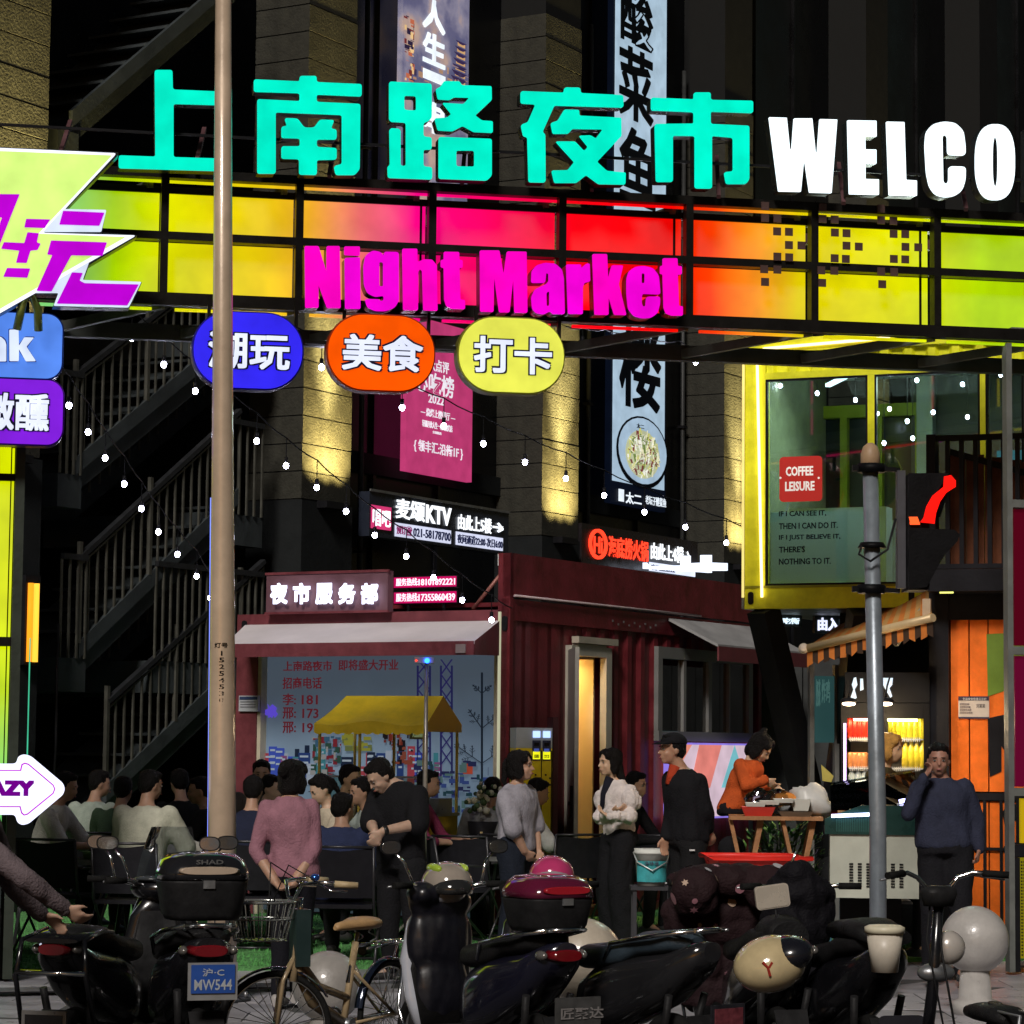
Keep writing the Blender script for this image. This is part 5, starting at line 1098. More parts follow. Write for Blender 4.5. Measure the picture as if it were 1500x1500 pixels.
def traybox(nm, x0, x1, y0, y1, z, h, mat, label, cat, flare=.03, open_=True):
    m = MB(); f = flare; th = .008
    lo = [(x0+f, y0+f), (x1-f, y0+f), (x1-f, y1-f), (x0+f, y1-f)]; hi = [(x0, y0), (x1, y0), (x1, y1), (x0, y1)]
    il = [(x0+f+th, y0+f+th), (x1-f-th, y0+f+th), (x1-f-th, y1-f-th), (x0+f+th, y1-f-th)]; ih = [(x0+th, y0+th), (x1-th, y0+th), (x1-th, y1-th), (x0+th, y1-th)]
    vs = [(x, y, z) for x, y in lo]+[(x, y, z+h) for x, y in hi]+[(x, y, z+h) for x, y in ih]+[(x, y, z+th) for x, y in il]
    fs = [(3, 2, 1, 0)]+[(i+a_, (i+1) % 4+a_, (i+1) % 4+a_+4, i+a_+4) for a_ in (0, 4, 8) for i in range(4)]+[(12, 13, 14, 15)]
    m.add(vs, fs); return one(nm, m, mat, label, cat, TB)
REDP = P((.60, .045, .03), .35, 0, .1, 0, 5, name='red_plastic'); WPL = P((.62, .62, .56), .45, 0, .12, 0, 5, name='white_plastic_box')
def tb(x): return bx_(x, 1190)
traybox('red_tray', tb(1086), tb(1136), .02, .4, zt, .07, REDP, 'red plastic tray of skewers on the wooden folding table', 'tray')
traybox('steel_tray', tb(1140), tb(1193), .02, .35, zt, .04, P((.3, .27, .22), .35, .6, .2), 'brown metal tray at the right front of the folding table', 'tray')
traybox('white_box', tb(1160), tb(1189), .15, .4, zt+.042, .09, WPL, 'white open box standing behind the brown metal tray', 'box', .02)
for k in range(3): traybox('lunch_box', tb(1092)+k*.11, tb(1092)+.16+k*.11, .1, .34, zt+.072+.016*k, .03, WPL, ('flat white lunch box lying leftmost on the red tray', 'flat white lunch box lying in the middle of the red tray', 'flat white lunch box lying rightmost on the red tray')[k], 'lunch box', .01)
def bag(x, y, z, rx, rz_, mat, label, seed, name='plastic_bag'):
    r = random.Random(seed); m = MB(); m.ell((0, 0, 0), (rx, rx*.7, rz_), n=18, m=12)
    vs = []
    for v in m.v:
        q = noise.noise(V(v)*9+V((seed, 0, 0)))*.45+noise.noise(V(v)*25+V((seed, 3, 0)))*.2
        vs.append((v[0]*(1+q), v[1]*(1+q), max(-rz_*.8, v[2]*(1+q*.8))))
    m.v = vs; o = one(name, m, mat, label, 'bag'); o.location = TB.w(x, y, z+rz_*.8); o.rotation_euler = (0, 0, TB.a); return o
CLR = GLASS((.85, .88, .9), .15, .92)
WBAG = P((.55, .55, .53), .4, 0, .1, 0, 8, name='white_bag')
bag(tb(1113), .45, zt+.0, .13, .12, CLR, 'clear crumpled plastic bag in front of the woman in orange', 1)
bag(tb(1140), .5, zt+.0, .15, .12, CLR, 'clear crumpled plastic bag beside the potted plant', 2)
bag(tb(1190), .45, zt+.0, .17, .14, WBAG, 'tall white crumpled plastic bag with knotted handles at the table end', 3)
bag(tb(1168), .55, zt, .12, .08, WBAG, 'low white plastic bag behind the white open box', 4)
bag(tb(1206), .5, zt-.02, .12, .10, P((.5, .5, .42), .5, 0, .1), 'beige plastic bag hanging at the right end of the table', 6)
m = MB(); m.ell((0, 0, .03), (.14, .1, .05), n=14, m=8); one('orange_bread', m, P((.6, .22, .04), .6, 0, .3, .2, 20), 'orange food package lying under the potted plant', 'food package', loc=TB.w(tb(1157), .5, zt+.1))
# potted plant
t = thing('potted_plant', 'bushy green potted plant standing behind the folding table', 'plant', loc=TB.w(tb(1152), .9, 0))
MB().loft([(0, 0, 0, .14, .14, 2), (.02, 0, 0, .16, .16, 2), (.5, 0, 0, .2, .2, 2), (.52, 0, 0, .22, .22, 2)], 16, axis='z').build('pot', P((.05, .05, .05), .5, 0, .2), t)
r = random.Random(4); lm = MB(); lm2 = MB()
for i in range(420):
    a = r.uniform(0, 2*pi); q = sqrt(r.random()); c = V((cos(a)*q*.34, sin(a)*q*.22, .62+r.random()*.55*(1-q*.35)))
    d = V((cos(a)*.7+r.uniform(-.5, .5), sin(a)*.7+r.uniform(-.5, .5), r.uniform(-.1, 1))).normalized(); s_ = d.cross(V((0, 0, 1))).normalized()*r.uniform(.012, .024); l = r.uniform(.06, .12)
    (lm if i % 3 else lm2).add([c-d*l*.5, c+s_, c+d*l*.5, c-s_], [(0, 1, 2, 3)])
lm.build('foliage', P((.03, .11, .03), .45, 0, .4, 0, 9, name='leaf'), t, kind='stuff'); lm2.build('young_foliage', P((.10, .22, .05), .45, 0, .3, 0, 9, name='leaf'), t, kind='stuff')
sm = MB()
for k in range(7): a = k*.9; sm.tube([(0, 0, .45), (.1*cos(a), .08*sin(a), .75), (.2*cos(a), .15*sin(a), 1.05)], .006, 5)
sm.build('stems', P((.05, .07, .03), .6, 0, .2), t, kind='stuff')
# yellow folded paper standing right of the plant
m = MB(); m.prism([(0, 0), (.01, -.13), (.08, -.14), (.10, -.09)], 0, .01); one('yellow_flag', m, P((.5, .42, .1), .6, 0, .2), 'small pale yellow pennant behind the white bags', 'pennant', loc=at(1203, 1120, 22.0))
# crates below the table and a round red basin
def crate(px_, py, Y, w_, h, col, label, rz=0):
    c = at(px_, py, Y); m = MB(); m.box(-w_/2, w_/2, -w_*.35, w_*.35, 0, h); n0 = 0
    o = one('plastic_crate', m, P(col, .5, 0, .2, .1, 5), label, 'crate', loc=(c.x, Y, .014), rz=rz)
    MB().box(-w_/2-.015, w_/2+.015, -w_*.35-.015, w_*.35+.015, h+.001, h+.03).build('lid', P(col, .5, 0, .2, .1, 5), o)
    return o
crate(1128, 1220, 21.9, .42, .42, (.03, .16, .14), 'teal plastic crate under the folding table, between its legs')
crate(1185, 1220, 21.95, .34, .5, (.03, .12, .16), 'blue green plastic crate under the right end of the folding table')
crate(1262, 1240, 21.85, .3, .35, (.03, .14, .12), 'dark teal plastic crate hidden behind the freezer end') if False else None
t = thing('wash_basin', 'large bright red square plastic basin on a low stool', 'basin', loc=(at(1106, 1300, 19.9).x, 19.9, 0), rz=.1)
RB = P((.75, .03, .02), .35, 0, .1, 0, 5, name='red_plastic')
z1 = at(1106, 1255, 19.9).z; w_ = .33
m = MB(); lo = [(-.22, -.2), (.22, -.2), (.22, .2), (-.22, .2)]; hi = [(-w_, -.3), (w_, -.3), (w_, .3), (-w_, .3)]
m.add([(x, y, z1-.3) for x, y in lo]+[(x, y, z1) for x, y in hi]+[(x*.96, y*.96, z1) for x, y in hi]+[(x*.96, y*.96, z1-.29) for x, y in lo], [(3, 2, 1, 0)]+[(i+a_, (i+1) % 4+a_, (i+1) % 4+a_+4, i+a_+4) for a_ in (0, 4, 8) for i in range(4)]+[(12, 13, 14, 15)]); m.build('bowl', RB, t)
m = MB(); rr_ = [(-w_-.02, -.32), (w_+.02, -.32), (w_+.02, .32), (-w_-.02, .32)]; m.tube([(x, y, z1) for x, y in rr_], .018, 8, closed=True); m.build('rim', RB, t)
m = MB(); m.box(-.2, .2, -.17, .17, z1-.33, z1-.302)
for x in (-.17, .17):
    for y in (-.14, .14): m.box(x-.02, x+.02, y-.02, y+.02, .015, z1-.331)
o = m.build('low_stool', P((.1, .1, .12), .5, 0, .2), None); o.location = t.location; o.rotation_euler = t.rotation_euler; props(o, 'low dark stool carrying the red basin', 'stool')
# white paint bucket with teal label
bk = at(954, 1270, 20.8); bz1 = at(954, 1243, 20.8).z; bz0 = at(954, 1297, 20.8).z
t = thing('paint_bucket', 'white plastic bucket with a teal printed label beside the man in black', 'bucket', loc=(bk.x, 20.8, 0))
MB().loft([(bz0, 0, 0, .105, .105, 2), (bz1-.04, 0, 0, .125, .125, 2), (bz1-.038, 0, 0, .135, .135, 2), (bz1-.02, 0, 0, .135, .135, 2), (bz1-.018, 0, 0, .128, .128, 2), (bz1, 0, 0, .132, .132, 2)], 24, axis='z').build('pail', P((.62, .64, .6), .4, 0, .1), t)
m = MB(); ang = [R(-150+i*10) for i in range(13)]
m.add([(.1265*cos(q), .1265*sin(q), bz0+.03) for q in ang]+[(.1275*cos(q), .1275*sin(q), bz1-.09) for q in ang], [(i, i+1, i+14, i+13) for i in range(12)]); m.build('label', P((.05, .35, .38), .4, 0, .3, 0, 14), t)
m = MB(); m.tube([(-.135, 0, bz1-.03), (-.11, -.1, bz1-.1), (0, -.15, bz1-.16), (.11, -.1, bz1-.1), (.135, 0, bz1-.03)], .006, 6); m.build('handle', P((.5, .55, .55), .3, .3, 0), t)
pt = text('净味漆', -.06, .05, bz1-.12, bz1-.09, -.140, P((.05, .06, .1), .5, 0, 0), t, bold=.01, depth=.003)
m = MB(); m.box(-.16, .16, -.16, .16, bz0-.03, bz0-.002)
for x in (-.13, .13):
    for y in (-.13, .13): m.box(x-.015, x+.015, y-.015, y+.015, .015, bz0-.031)
o = m.build('low_stool', P((.03, .03, .035), .5, 0, .2), None); o.location = (bk.x, 20.8, 0); props(o, 'low black stool under the white bucket', 'stool')

# ---- signs under the yellow container
U = Frame(at(1190, 910, 25.0), 10)
for nm, lab, s_, bx, cc in (('small_green_sign', 'small lit sign with green and white writing under the yellow container', '小吃街', (1133, 905, 1171, 914), (220, 240, 255)), ('entrance_sign', 'white lit entrance characters on black under the yellow container', '由入口', (1198, 905, 1244, 924), (225, 230, 255))):
    t = thing(nm, lab, 'sign', U); a = U.px(bx[0]-4, bx[1]-4, 0); b = U.px(bx[2]+4, bx[3]+4, 0)
    MB().box(a[0], b[0], 0, .08, b[1], a[1]).build('board', P((.02, .03, .03), .4, 0, .1), t); pfat(U, s_, *bx, -.01, E(cc, 1.3), t, w=.03)
# glass panel sign behind the V legs
t = thing('teal_glass_board', 'narrow teal glass board with faint writing behind the slanted legs', 'board', U)
a = U.px(1192, 990, -1.); b = U.px(1222, 1088, -1.); MB().box(a[0], b[0], -1., -.96, b[1], a[1]).build('panel', E((50, 85, 85), .55), t); ptext(U, '奶茶', 1196, 995, 1202, 1035, -1.01, E((80, 120, 115), .6), t, bold=.01); ptext(U, '炸鸡', 1204, 995, 1216, 1030, -1.01, E((80, 120, 115), .6), t, bold=.01)
MB().box(a[0]-.04, a[0], -1.02, -.95, 0, a[1]+.1).build('frame', GREYM, t); MB().box(b[0], b[0]+.04, -1.02, -.95, 0, a[1]+.1).build('frame', GREYM, t)
# dark stall wall behind everything on the right
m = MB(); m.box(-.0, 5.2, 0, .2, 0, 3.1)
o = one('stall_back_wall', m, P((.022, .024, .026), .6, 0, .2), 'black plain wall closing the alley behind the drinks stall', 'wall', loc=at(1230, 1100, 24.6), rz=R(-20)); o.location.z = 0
m = MB()
for k in range(6): m.box(k*.5, k*.5+.46, 0, .1, 0, 2.7)
o = one('alley_fence', m, P((.05, .053, .053), .6, .1, .3), 'dark grey board fence in the alley right of the red container', 'fence', loc=(0, 0, 0))
c = at(1112, 1100, 31); o.location = (c.x, 31, 0); o['kind'] = 'stuff'; bpy.data.objects.remove(o)
t = thing('alley_fence', 'dark grey board fence in the alley right of the red container', 'fence', loc=(c.x, 31, 0))
for k in range(7): MB().box(k*.5, k*.5+.485, 0, .05, 0, 2.7).build('board', P((.05, .053, .053), .6, .1, .3, 0, 3), t)

# ================================================================ YELLOW SNACK CART
YC = Frame(at(560, 1100, 24.0), -22)
cx_ = lambda x, y=1100, d=0.: YC.px(x, y, d)[0]
cz_ = lambda y, x=560, d=0.: YC.px(x, y, d)[1]
YP = P((.88, .64, .03), .5, 0, .15, .1, 5, name='yellow_canvas')
t = thing('snack_cart', 'yellow canopied snack cart standing in front of the information wall', 'cart', YC)
a, b = cx_(466), cx_(622); zr_, ze = cz_(1018), cz_(1068); ce = .75
def canopy(y0, z0, y1, z1, x0, x1, inset0=0., inset1=0.):
    m = MB(); nx = 18; vs = []
    for j in range(5):
        v = j/4
        for i in range(nx+1):
            u = i/nx; xx = (x0+inset0*(1-v))+((x1-inset1*(1-v))-(x0+inset0*(1-v)))*u
            vs.append((xx, y0+(y1-y0)*v, z0+(z1-z0)*v-.02*sin(pi*u*3)*v-.03*sin(pi*v)*.6))
    m.add(vs, [(j*(nx+1)+i, j*(nx+1)+i+1, (j+1)*(nx+1)+i+1, (j+1)*(nx+1)+i) for j in range(4) for i in range(nx)], smooth=True); return m
canopy(ce*.5, zr_, -.02, ze+.05, a-.03, b+.03, .12, .02).build('canopy_front', YP, t); canopy(ce*.5, zr_, ce, ze+.05, a-.03, b+.03, .12, .02).build('canopy_back', YP, t)
m = MB(); n = 40; vs = [(a-.03+(b-a+.06)*i/n, -.025, ze+.05-.02*sin(pi*i/n*3)) for i in range(n+1)]+[(a-.03+(b-a+.06)*i/n, -.03, ze-.03-.02*abs(sin(i*.9))) for i in range(n+1)]
m.add(vs, [(i, i+1, i+n+2, i+n+1) for i in range(n)]); m.build('canopy_skirt', YP, t)
MB().add([(b+.03, -.02, ze+.05), (b+.01, ce*.5, zr_), (b+.03, ce, ze+.05), (b+.03, ce, ze-.02), (b+.03, -.02, ze-.02)], [(0, 1, 2), (0, 2, 3, 4)]).build('canopy_gable', P((.50, .27, .03), .6, 0, .1), t)
for x in (a, a+(b-a)*.38, b-.02):
    for y in (.0, ce-.02): MB().box(x, x+.02, y, y+.02, .45, ze+.04).build('post', P((.6, .45, .08), .4, .1, .1), t)
zc1 = cz_(1140); zc2 = cz_(1196)
MB().box(a, b, .03, ce-.03, .45, zc2).build('cart_body', P((.62, .45, .03), .5, 0, .2), t)
MB().box(a-.02, b+.02, .02, ce, zc2+.001, zc2+.03).build('worktop', STEEL, t)
MB().box(a+.03, b-.03, .03, .035, zc2+.031, zc1).build('glass_screen', GLASS((.75, .9, .85), .1, .85), t); MB().box(a, b, .022, .04, zc1+.001, zc1+.02).build('rail', STEEL, t)
for k in range(3): MB().box(a+.08+k*.36, a+.36+k*.36, .2, .5, zc2+.031, zc2+.16).build('food_pan', STEEL, t)
ptext(YC, '天然奶粉', 604, 1071, 619, 1080, .1, E((150, 165, 120), .5), t, bold=.01); a2 = YC.px(600, 1068, .105); b2 = YC.px(623, 1083, .105); MB().box(a2[0], b2[0], .105, .12, b2[1], a2[1]).build('card', P((.3, .33, .2), .6, 0, .1), t)
for x in (a+.2, b-.2):
    w_ = MB(); w_.tube([(x+.2*cos(q*pi/10), .12, .22+.2*sin(q*pi/10)) for q in range(20)], .025, 6, closed=True); w_.build('wheel', BLACK, t)
# floodlight pole with blue blinking unit
p = at(625, 968, 22.8)
t = thing('light_pole', 'thin metal pole with a camera box and blue light in front of the cart', 'pole', loc=(p.x, 22.8, 0))
MB().tube([(0, 0, 0.02), (0, 0, 1.35), (0, 0, p.z)], [.022, .02, .014], 8).build('tube', P((.4, .38, .35), .35, .6, .2), t)
MB().box(-.10, .06, -.04, .04, p.z-.02, p.z+.03).build('box', P((.5, .5, .5), .5, 0, .1), t); MB().ell((.005, -.05, p.z), .022, n=10, m=8).build('blue_lamp', E((30, 90, 255), 9), t); MB().ell((-.085, -.045, p.z+.0), .008, n=8, m=6).build('red_lamp', E((255, 60, 40), 3), t)
for k in range(3): a_ = k*2.1+.5; MB().bar((0, 0, .35), (.35*cos(a_), .35*sin(a_), .02), .018).build('leg', P((.4, .38, .35), .35, .6, .2), t)
# flower vase right of the cart
t = thing('white_flower_vase', 'black vase of pale flowers at the right end of the information wall', 'vase', loc=(at(708, 1150, 24.2).x, 24.2, 0))
MB().loft([(.0, 0, 0, .1, .1, 2), (.5, 0, 0, .12, .12, 2), (.75, 0, 0, .1, .1, 2), (1.0, 0, 0, .14, .14, 2)], 14, axis='z').build('vase', BLACK, t)
r = random.Random(9); fm = MB(); gm = MB()
for i in range(40): a_ = r.uniform(0, 6.28); q = r.random()*.2; (fm if i % 2 else gm).ell((q*cos(a_), q*sin(a_), 1.08+r.random()*.25), r.uniform(.018, .035), n=6, m=4)
fm.build('petals', P((.5, .5, .4), .7, 0, .1), t, kind='stuff'); gm.build('leaves', P((.05, .09, .04), .7, 0, .2), t, kind='stuff')

# ================================================================ CHAIRS AND TABLES OF THE EATING AREA
CH = P((.016, .016, .020), .55, 0, .25, .1, 6, name='black_cloth'); CT = P((.05, .05, .055), .35, .6, .2, 0, 6, name='black_tube')
def chair_proto(name='folding_chair'):
    t = thing(name, 'black folding chair', 'chair')
    n = 8; m = MB(); vs = [(-.24+.48*i/n, .22+.02*cos(pi*(i/n-.5))+.06*j, .50+.36*j+(.012*cos(2*pi*i/n) if j else 0)) for j in (0, 1) for i in range(n+1)]; k = len(vs)
    vs += [(x, y+.012, z) for x, y, z in vs]
    m.add(vs, [(i, i+1, i+n+2, i+n+1) for i in range(n)]+[(i+k, i+n+1+k, i+n+2+k, i+1+k) for i in range(n)]+[(i+n+1, i+n+2, i+n+2+k, i+n+1+k) for i in range(n)]); m.build('backrest', CH, t)
    MB().prism([(-.24, .42), (.24, .42), (.24, .45), (-.24, .45)], -.24, .22).build('seat', CH, t)
    for s_ in (-1, 1):
        MB().tube([(s_*.25, .30, .88), (s_*.25, .22, .46), (s_*.25, -.22, .02)], .012, 6).build('leg', CT, t)
        MB().tube([(s_*.265, -.24, .46), (s_*.265, .26, .02)], .012, 6).build('leg', CT, t)
        MB().tube([(s_*.28, .24, .66), (s_*.28, -.2, .64), (s_*.265, -.24, .46)], .012, 6).build('armrest', CT, t)
    MB().tube([(-.25, -.22, .02), (.25, -.22, .02)], .012, 6).build('crossbar', CT, t); MB().tube([(-.25, .30, .88), (.25, .30, .88)], .012, 6).build('crossbar', CT, t)
    return t
ch0 = chair_proto(); used = [0]
def chair(px_, Y, rz, label):
    p = at(px_, 1300, Y); o = ch0 if not used[0] else dup(ch0)
    o.location = (p.x, Y, .013); o.rotation_euler = (0, 0, rz); o['label'] = label; o['group'] = 'black folding chairs of the eating area'; used[0] += 1; return o
def ctable(px_, Y, rz, label, L_=1.2):
    p = at(px_, 1300, Y); t = thing('camp_table', label, 'table', loc=(p.x, Y, .013), rz=rz, group='low black tables of the eating area')
    MB().box(-L_/2, L_/2, -.3, .3, .66, .69).build('tabletop', P((.03, .03, .032), .35, 0, .2), t)
    MB().box(-L_/2-.006, L_/2+.006, -.306, -.301, .655, .695).build('edge', STEEL, t)
    for s_ in (-1, 1): MB().bar((s_*L_*.4, -.25, .66), (s_*L_*.4, .25, 0), .025).build('leg', CT, t); MB().bar((s_*L_*.37, .25, .66), (s_*L_*.37, -.25, 0), .025).build('leg', CT, t)
    return t
# ================================================================ PEOPLE
def remesh(mb, vox, smooth=4, wr=0., seed=0, wscale=(14, 14, 5)):
    """melt overlapping shapes into one continuous surface"""
    me = mb.mesh('tmp', []); o = bpy.data.objects.new('tmp', me); COL.objects.link(o)
    a = o.modifiers.new('r', 'REMESH'); a.mode = 'VOXEL'; a.voxel_size = vox; a.use_smooth_shade = True
    s_ = o.modifiers.new('s', 'SMOOTH'); s_.iterations = smooth; s_.factor = .5
    dg = bpy.context.evaluated_depsgraph_get(); r = bpy.data.meshes.new_from_object(o.evaluated_get(dg))
    bpy.data.objects.remove(o); bpy.data.meshes.remove(me)
    if wr:
        for v in r.vertices:
            c = V((v.co.x*wscale[0], v.co.y*wscale[1], v.co.z*wscale[2]))+V((seed*7.1, 0, 0))
            d = (abs(noise.noise(c))*1.6-.45)+noise.noise(c*2.7)*.35
            v.co += v.normal*wr*d
    for p in r.polygons: p.use_smooth = True
    r.update(); return r
def cap(mb, p, q, r0, r1, n=12):
    p, q = V(p), V(q); mb.ell(p, r0, n=n, m=8); mb.ell(q, r1, n=n, m=8); mb.tube([p, q], [r0, r1], n)
def ring_loft(mb, rings, n=20):
    """rings: (centre, side vector*halfwidth, front vector*halfdepth)"""
    vs = [];
    for c, a, b in rings:
        for j in range(n):
            t = 2*pi*j/n; e = 2/2.4; u = abs(cos(t))**e*(1 if cos(t) > 0 else -1); v = abs(sin(t))**e*(1 if sin(t) > 0 else -1)
            vs.append(c+a*u+b*v)
    k = len(rings); fs = [(i*n+j, i*n+(j+1) % n, (i+1)*n+(j+1) % n, (i+1)*n+j) for i in range(k-1) for j in range(n)]
    fs += [tuple(reversed(range(n))), tuple((k-1)*n+j for j in range(n))]; mb.add(vs, fs)
SKINM = {}
def skinmat(c):
    if c in SKINM: return SKINM[c]
    m = P(c, .5, 0, .12, 0, 14, name='skin'); b = m.node_tree.nodes['Principled BSDF']; b.inputs['Subsurface Weight'].default_value = .15; b.inputs['Subsurface Scale'].default_value = .01
    b.inputs['Subsurface Radius'].default_value = (1, .35, .2); SKINM[c] = m; return m
def cloth(c, rough=.85, var=.18): 
    m = P(c, rough, 0, var, .45, 11, name='cloth'); m.node_tree.nodes['Principled BSDF'].inputs['Specular IOR Level'].default_value = .12; return m
def hand(mb, w_, d, nrm, side, curl=.5, s=1.):
    """palm, four bent fingers of different lengths and a thumb; d: wrist to knuckles, nrm: out of the back of the hand, side: towards the thumb"""
    d = d.normalized(); nrm = (nrm-d*nrm.dot(d)).normalized(); sd = side-d*side.dot(d); sd = (sd-nrm*sd.dot(nrm)).normalized()
    for k in range(4): cap(mb, w_+sd*(.0)*s, w_+(d*.085+sd*(.030-.02*k))*s, .017*s, .0125*s, 8)
    for k, ln in enumerate((.072, .080, .074, .058)):
        b0 = w_+(d*.085+sd*(.030-.02*k))*s; a1 = curl*.8; a2 = curl*1.9
        m1 = b0+(d*cos(a1)-nrm*sin(a1))*ln*.5*s; m2 = m1+(d*cos(a2)-nrm*sin(a2))*ln*.5*s
        cap(mb, b0, m1, .0095*s, .009*s, 8); cap(mb, m1, m2, .009*s, .0075*s, 8)
    t0 = w_+(d*.025+sd*.026)*s; t1 = t0+(d*.030+sd*.028-nrm*.008)*s; t2 = t1+(d*.032+sd*.008-nrm*.012)*s
    cap(mb, t0, t1, .0135*s, .011*s, 8); cap(mb, t1, t2, .011*s, .009*s, 8)
PANTS_DK = cloth((.012, .012, .016))
def person(label, root, f, J, top, bottom, hair, skin=(.42, .25, .17), sleeve='short', build=1., shoes=(.03, .03, .03), hairc=(.008, .007, .007), group=None, detail=True, headf=None, headtilt=0., wide=0., top_rough=.85, wr=.008, curl=.5, hem=.0, extras=None, female=False, trousers='trousers', nohead=False, hs=1.):
    """J: world joint positions"""
    t = thing('person', label, 'person', loc=root, group=group); o = V(root)
    j = {k: V(v)-o for k, v in J.items()}
    f = V(f).normalized(); hf = V(headf).normalized() if headf else f
    B_ = build; vox = .011 if detail else .018
    ax_ = (j['shR']-j['shL']); ax_.normalize(); fr = V((0, 0, 1)).cross(ax_).normalized() if False else f
    fr = (f-ax_*f.dot(ax_)).normalized()
    pel, nk = j['pel'], j['nk']; sp_ = nk-pel
    shw = (j['shR']-j['shL']).length/2
    def torso(mb, g, z0=0., hemw=0.):
        hw = .155*B_ if not female else .150*B_
        ww = (.125 if female else .15)*B_
        R_ = [(-.10+z0, hw*.92+hemw, .105*B_), (.0, hw+hemw*.8, .115*B_), (.2, (ww+hw)/2+hemw*.5, .108*B_), (.4, ww+.004, .100*B_), (.62, .155*B_, .112*B_), (.8, .165*B_, .108*B_), (.92, shw*.80, .085*B_), (1.0, shw*.5, .065*B_), (1.05, .065, .058)]
        ring_loft(mb, [(pel+sp_*u, ax_*(w_+g), fr*(d_+g)) for u, w_, d_ in R_])
    def arm(mb, S_, g, upto):
        a, b, c = j['sh'+S_], j['el'+S_], j['wr'+S_]; ru, re, rw = .052*B_+g, .040*B_+g, .027+g
        a = a.lerp(nk, .10)
        if upto == 'short': cap(mb, a, b, ru+.006, re+.018+g); return
        cap(mb, a, b, ru+.002, re)
        if upto == 'long': cap(mb, b, c, re, rw+.004)
        if upto == 'three': cap(mb, b, b.lerp(c, .3), re, re-.002)
    def legs(mb, g, k0=1., flare=0.):
        for S_ in 'LR':
            h, k, a = j['hip'+S_], j['kn'+S_], j['an'+S_]
            cap(mb, h, k, .082*B_+g+wide*.3, .058*B_+g+wide*.7); 
            if k0 > 0: cap(mb, k, k.lerp(a, k0), .056*B_+g+wide*.7, .040*B_+g+wide+flare)
    # body: one continuous mesh
    mb = MB(); torso(mb, 0); 
    for S_ in 'LR':
        arm(mb, S_, 0, 'long')
        w_ = j['wr'+S_]; d = j.get('hd'+S_); d = (d-w_) if d is not None else (w_-j['el'+S_]).normalized()*.1
        sd = j.get('th'+S_); sd = (sd-w_) if sd is not None else f+V((0, 0, .3))
        nn = d.cross(sd); nn = -nn if S_ == 'L' else nn
        hand(mb, w_, d, nn, sd, curl, 1.0 if not female else .92)
    legs(mb, 0)
    for S_ in 'LR': mb.ell(j['an'+S_]+f*.05-V((0, 0, .03)), (.04, .04, .04), n=8, m=6); cap(mb, j['an'+S_], j['an'+S_]+f*.1-V((0, 0, .045)), .035, .026, 8)
    hc = j['hd']; up = V((0, 0, 1)); up = (up-hf*up.dot(hf)).normalized(); 
    rt = hf.cross(up).normalized(); M = Matrix((rt, hf, up)).transposed()
    H = lambda r_, f_, u_: hc+(rt*r_+hf*f_+up*u_)*hs
    cap(mb, nk-sp_.normalized()*.02, H(0, -.02, -.07), .056*B_ if not female else .048, .052 if not female else .044)
    if not nohead:
        s3 = lambda a, b, c: (a*hs, b*hs, c*hs)
        mb.ell(H(0, -.008, .025), s3(.074, .094, .094), M=M); mb.ell(H(0, .020, -.035), s3(.060, .070, .075), M=M); mb.ell(H(0, .055, -.088), s3(.030, .028, .022), M=M)
        mb.ell(H(0, .091, -.018), s3(.0115, .020, .022), M=M, n=10); mb.ell(H(0, .108, -.030), s3(.013, .011, .010), M=M, n=10); mb.ell(H(0, .078, .020), s3(.050, .018, .012), M=M)
        mb.ell(H(0, .088, -.062), s3(.024, .012, .010), M=M, n=10)
        for s_ in (-1, 1): mb.ell(H(s_*.074, -.008, -.012), s3(.011, .020, .032), M=M, n=10); mb.ell(H(s_*.034, .060, -.034), s3(.022, .022, .020), M=M, n=10)
    link('body', remesh(mb, vox, 3), t).data.materials.append(skinmat(skin))
    if not nohead:
        lm_ = MB()
        for s_ in (-1, 1):
            em = MB(); wm_ = MB(); ir = MB()
            wm_.ell(H(s_*.029, .0795, .000), (.013*hs, .006*hs, .006*hs), M=M, n=10, m=6); ir.ell(H(s_*.029, .0835, .000), (.0058*hs, .003*hs, .0055*hs), M=M, n=8, m=6)
            em.ell(H(s_*.030, .090, .021), (.019*hs, .005*hs, .0035*hs), M=M, n=10, m=6)
            ey = wm_.build('eye', P((.26, .24, .22), .3, 0, 0, name='eye'), t); ir.build('iris', P((.01, .008, .008), .3, 0, 0, name='brow'), ey); em.build('eyebrow', P((.01, .008, .008), .5, 0, 0, name='brow'), t)
        lm_.ell(H(0, .099, -.062), (.021*hs, .005*hs, .0055*hs), M=M, n=12, m=6)
        lm_.build('mouth', P((.28, .08, .07), .4, 0, 0, name='lips'), t)
    # clothing
    seed = len(bpy.data.objects) % 97
    mb = MB(); torso(mb, .014, hem, .006)
    for S_ in 'LR': arm(mb, S_, .010, sleeve)
    tm_ = top if isinstance(top, bpy.types.Material) else cloth(top, top_rough)
    link('top', remesh(mb, .017 if detail else .022, 2, wr, seed), t).data.materials.append(tm_)
    mb = MB(); hw = .15*B_
    ring_loft(mb, [(pel-V((0, 0, .06)), ax_*(hw+.012+wide*.5), fr*(.112*B_+.01+wide*.3)), (pel+V((0, 0, .02)), ax_*(hw+.014), fr*.122*B_), (pel+sp_*.16, ax_*(hw-.004), fr*.112*B_)]); legs(mb, .014, 1. if trousers == 'trousers' else .0, 0)
    link(trousers, remesh(mb, .019 if detail else .026, 2, wr*.8, seed+3, (10, 10, 6)), t).data.materials.append(cloth(bottom))
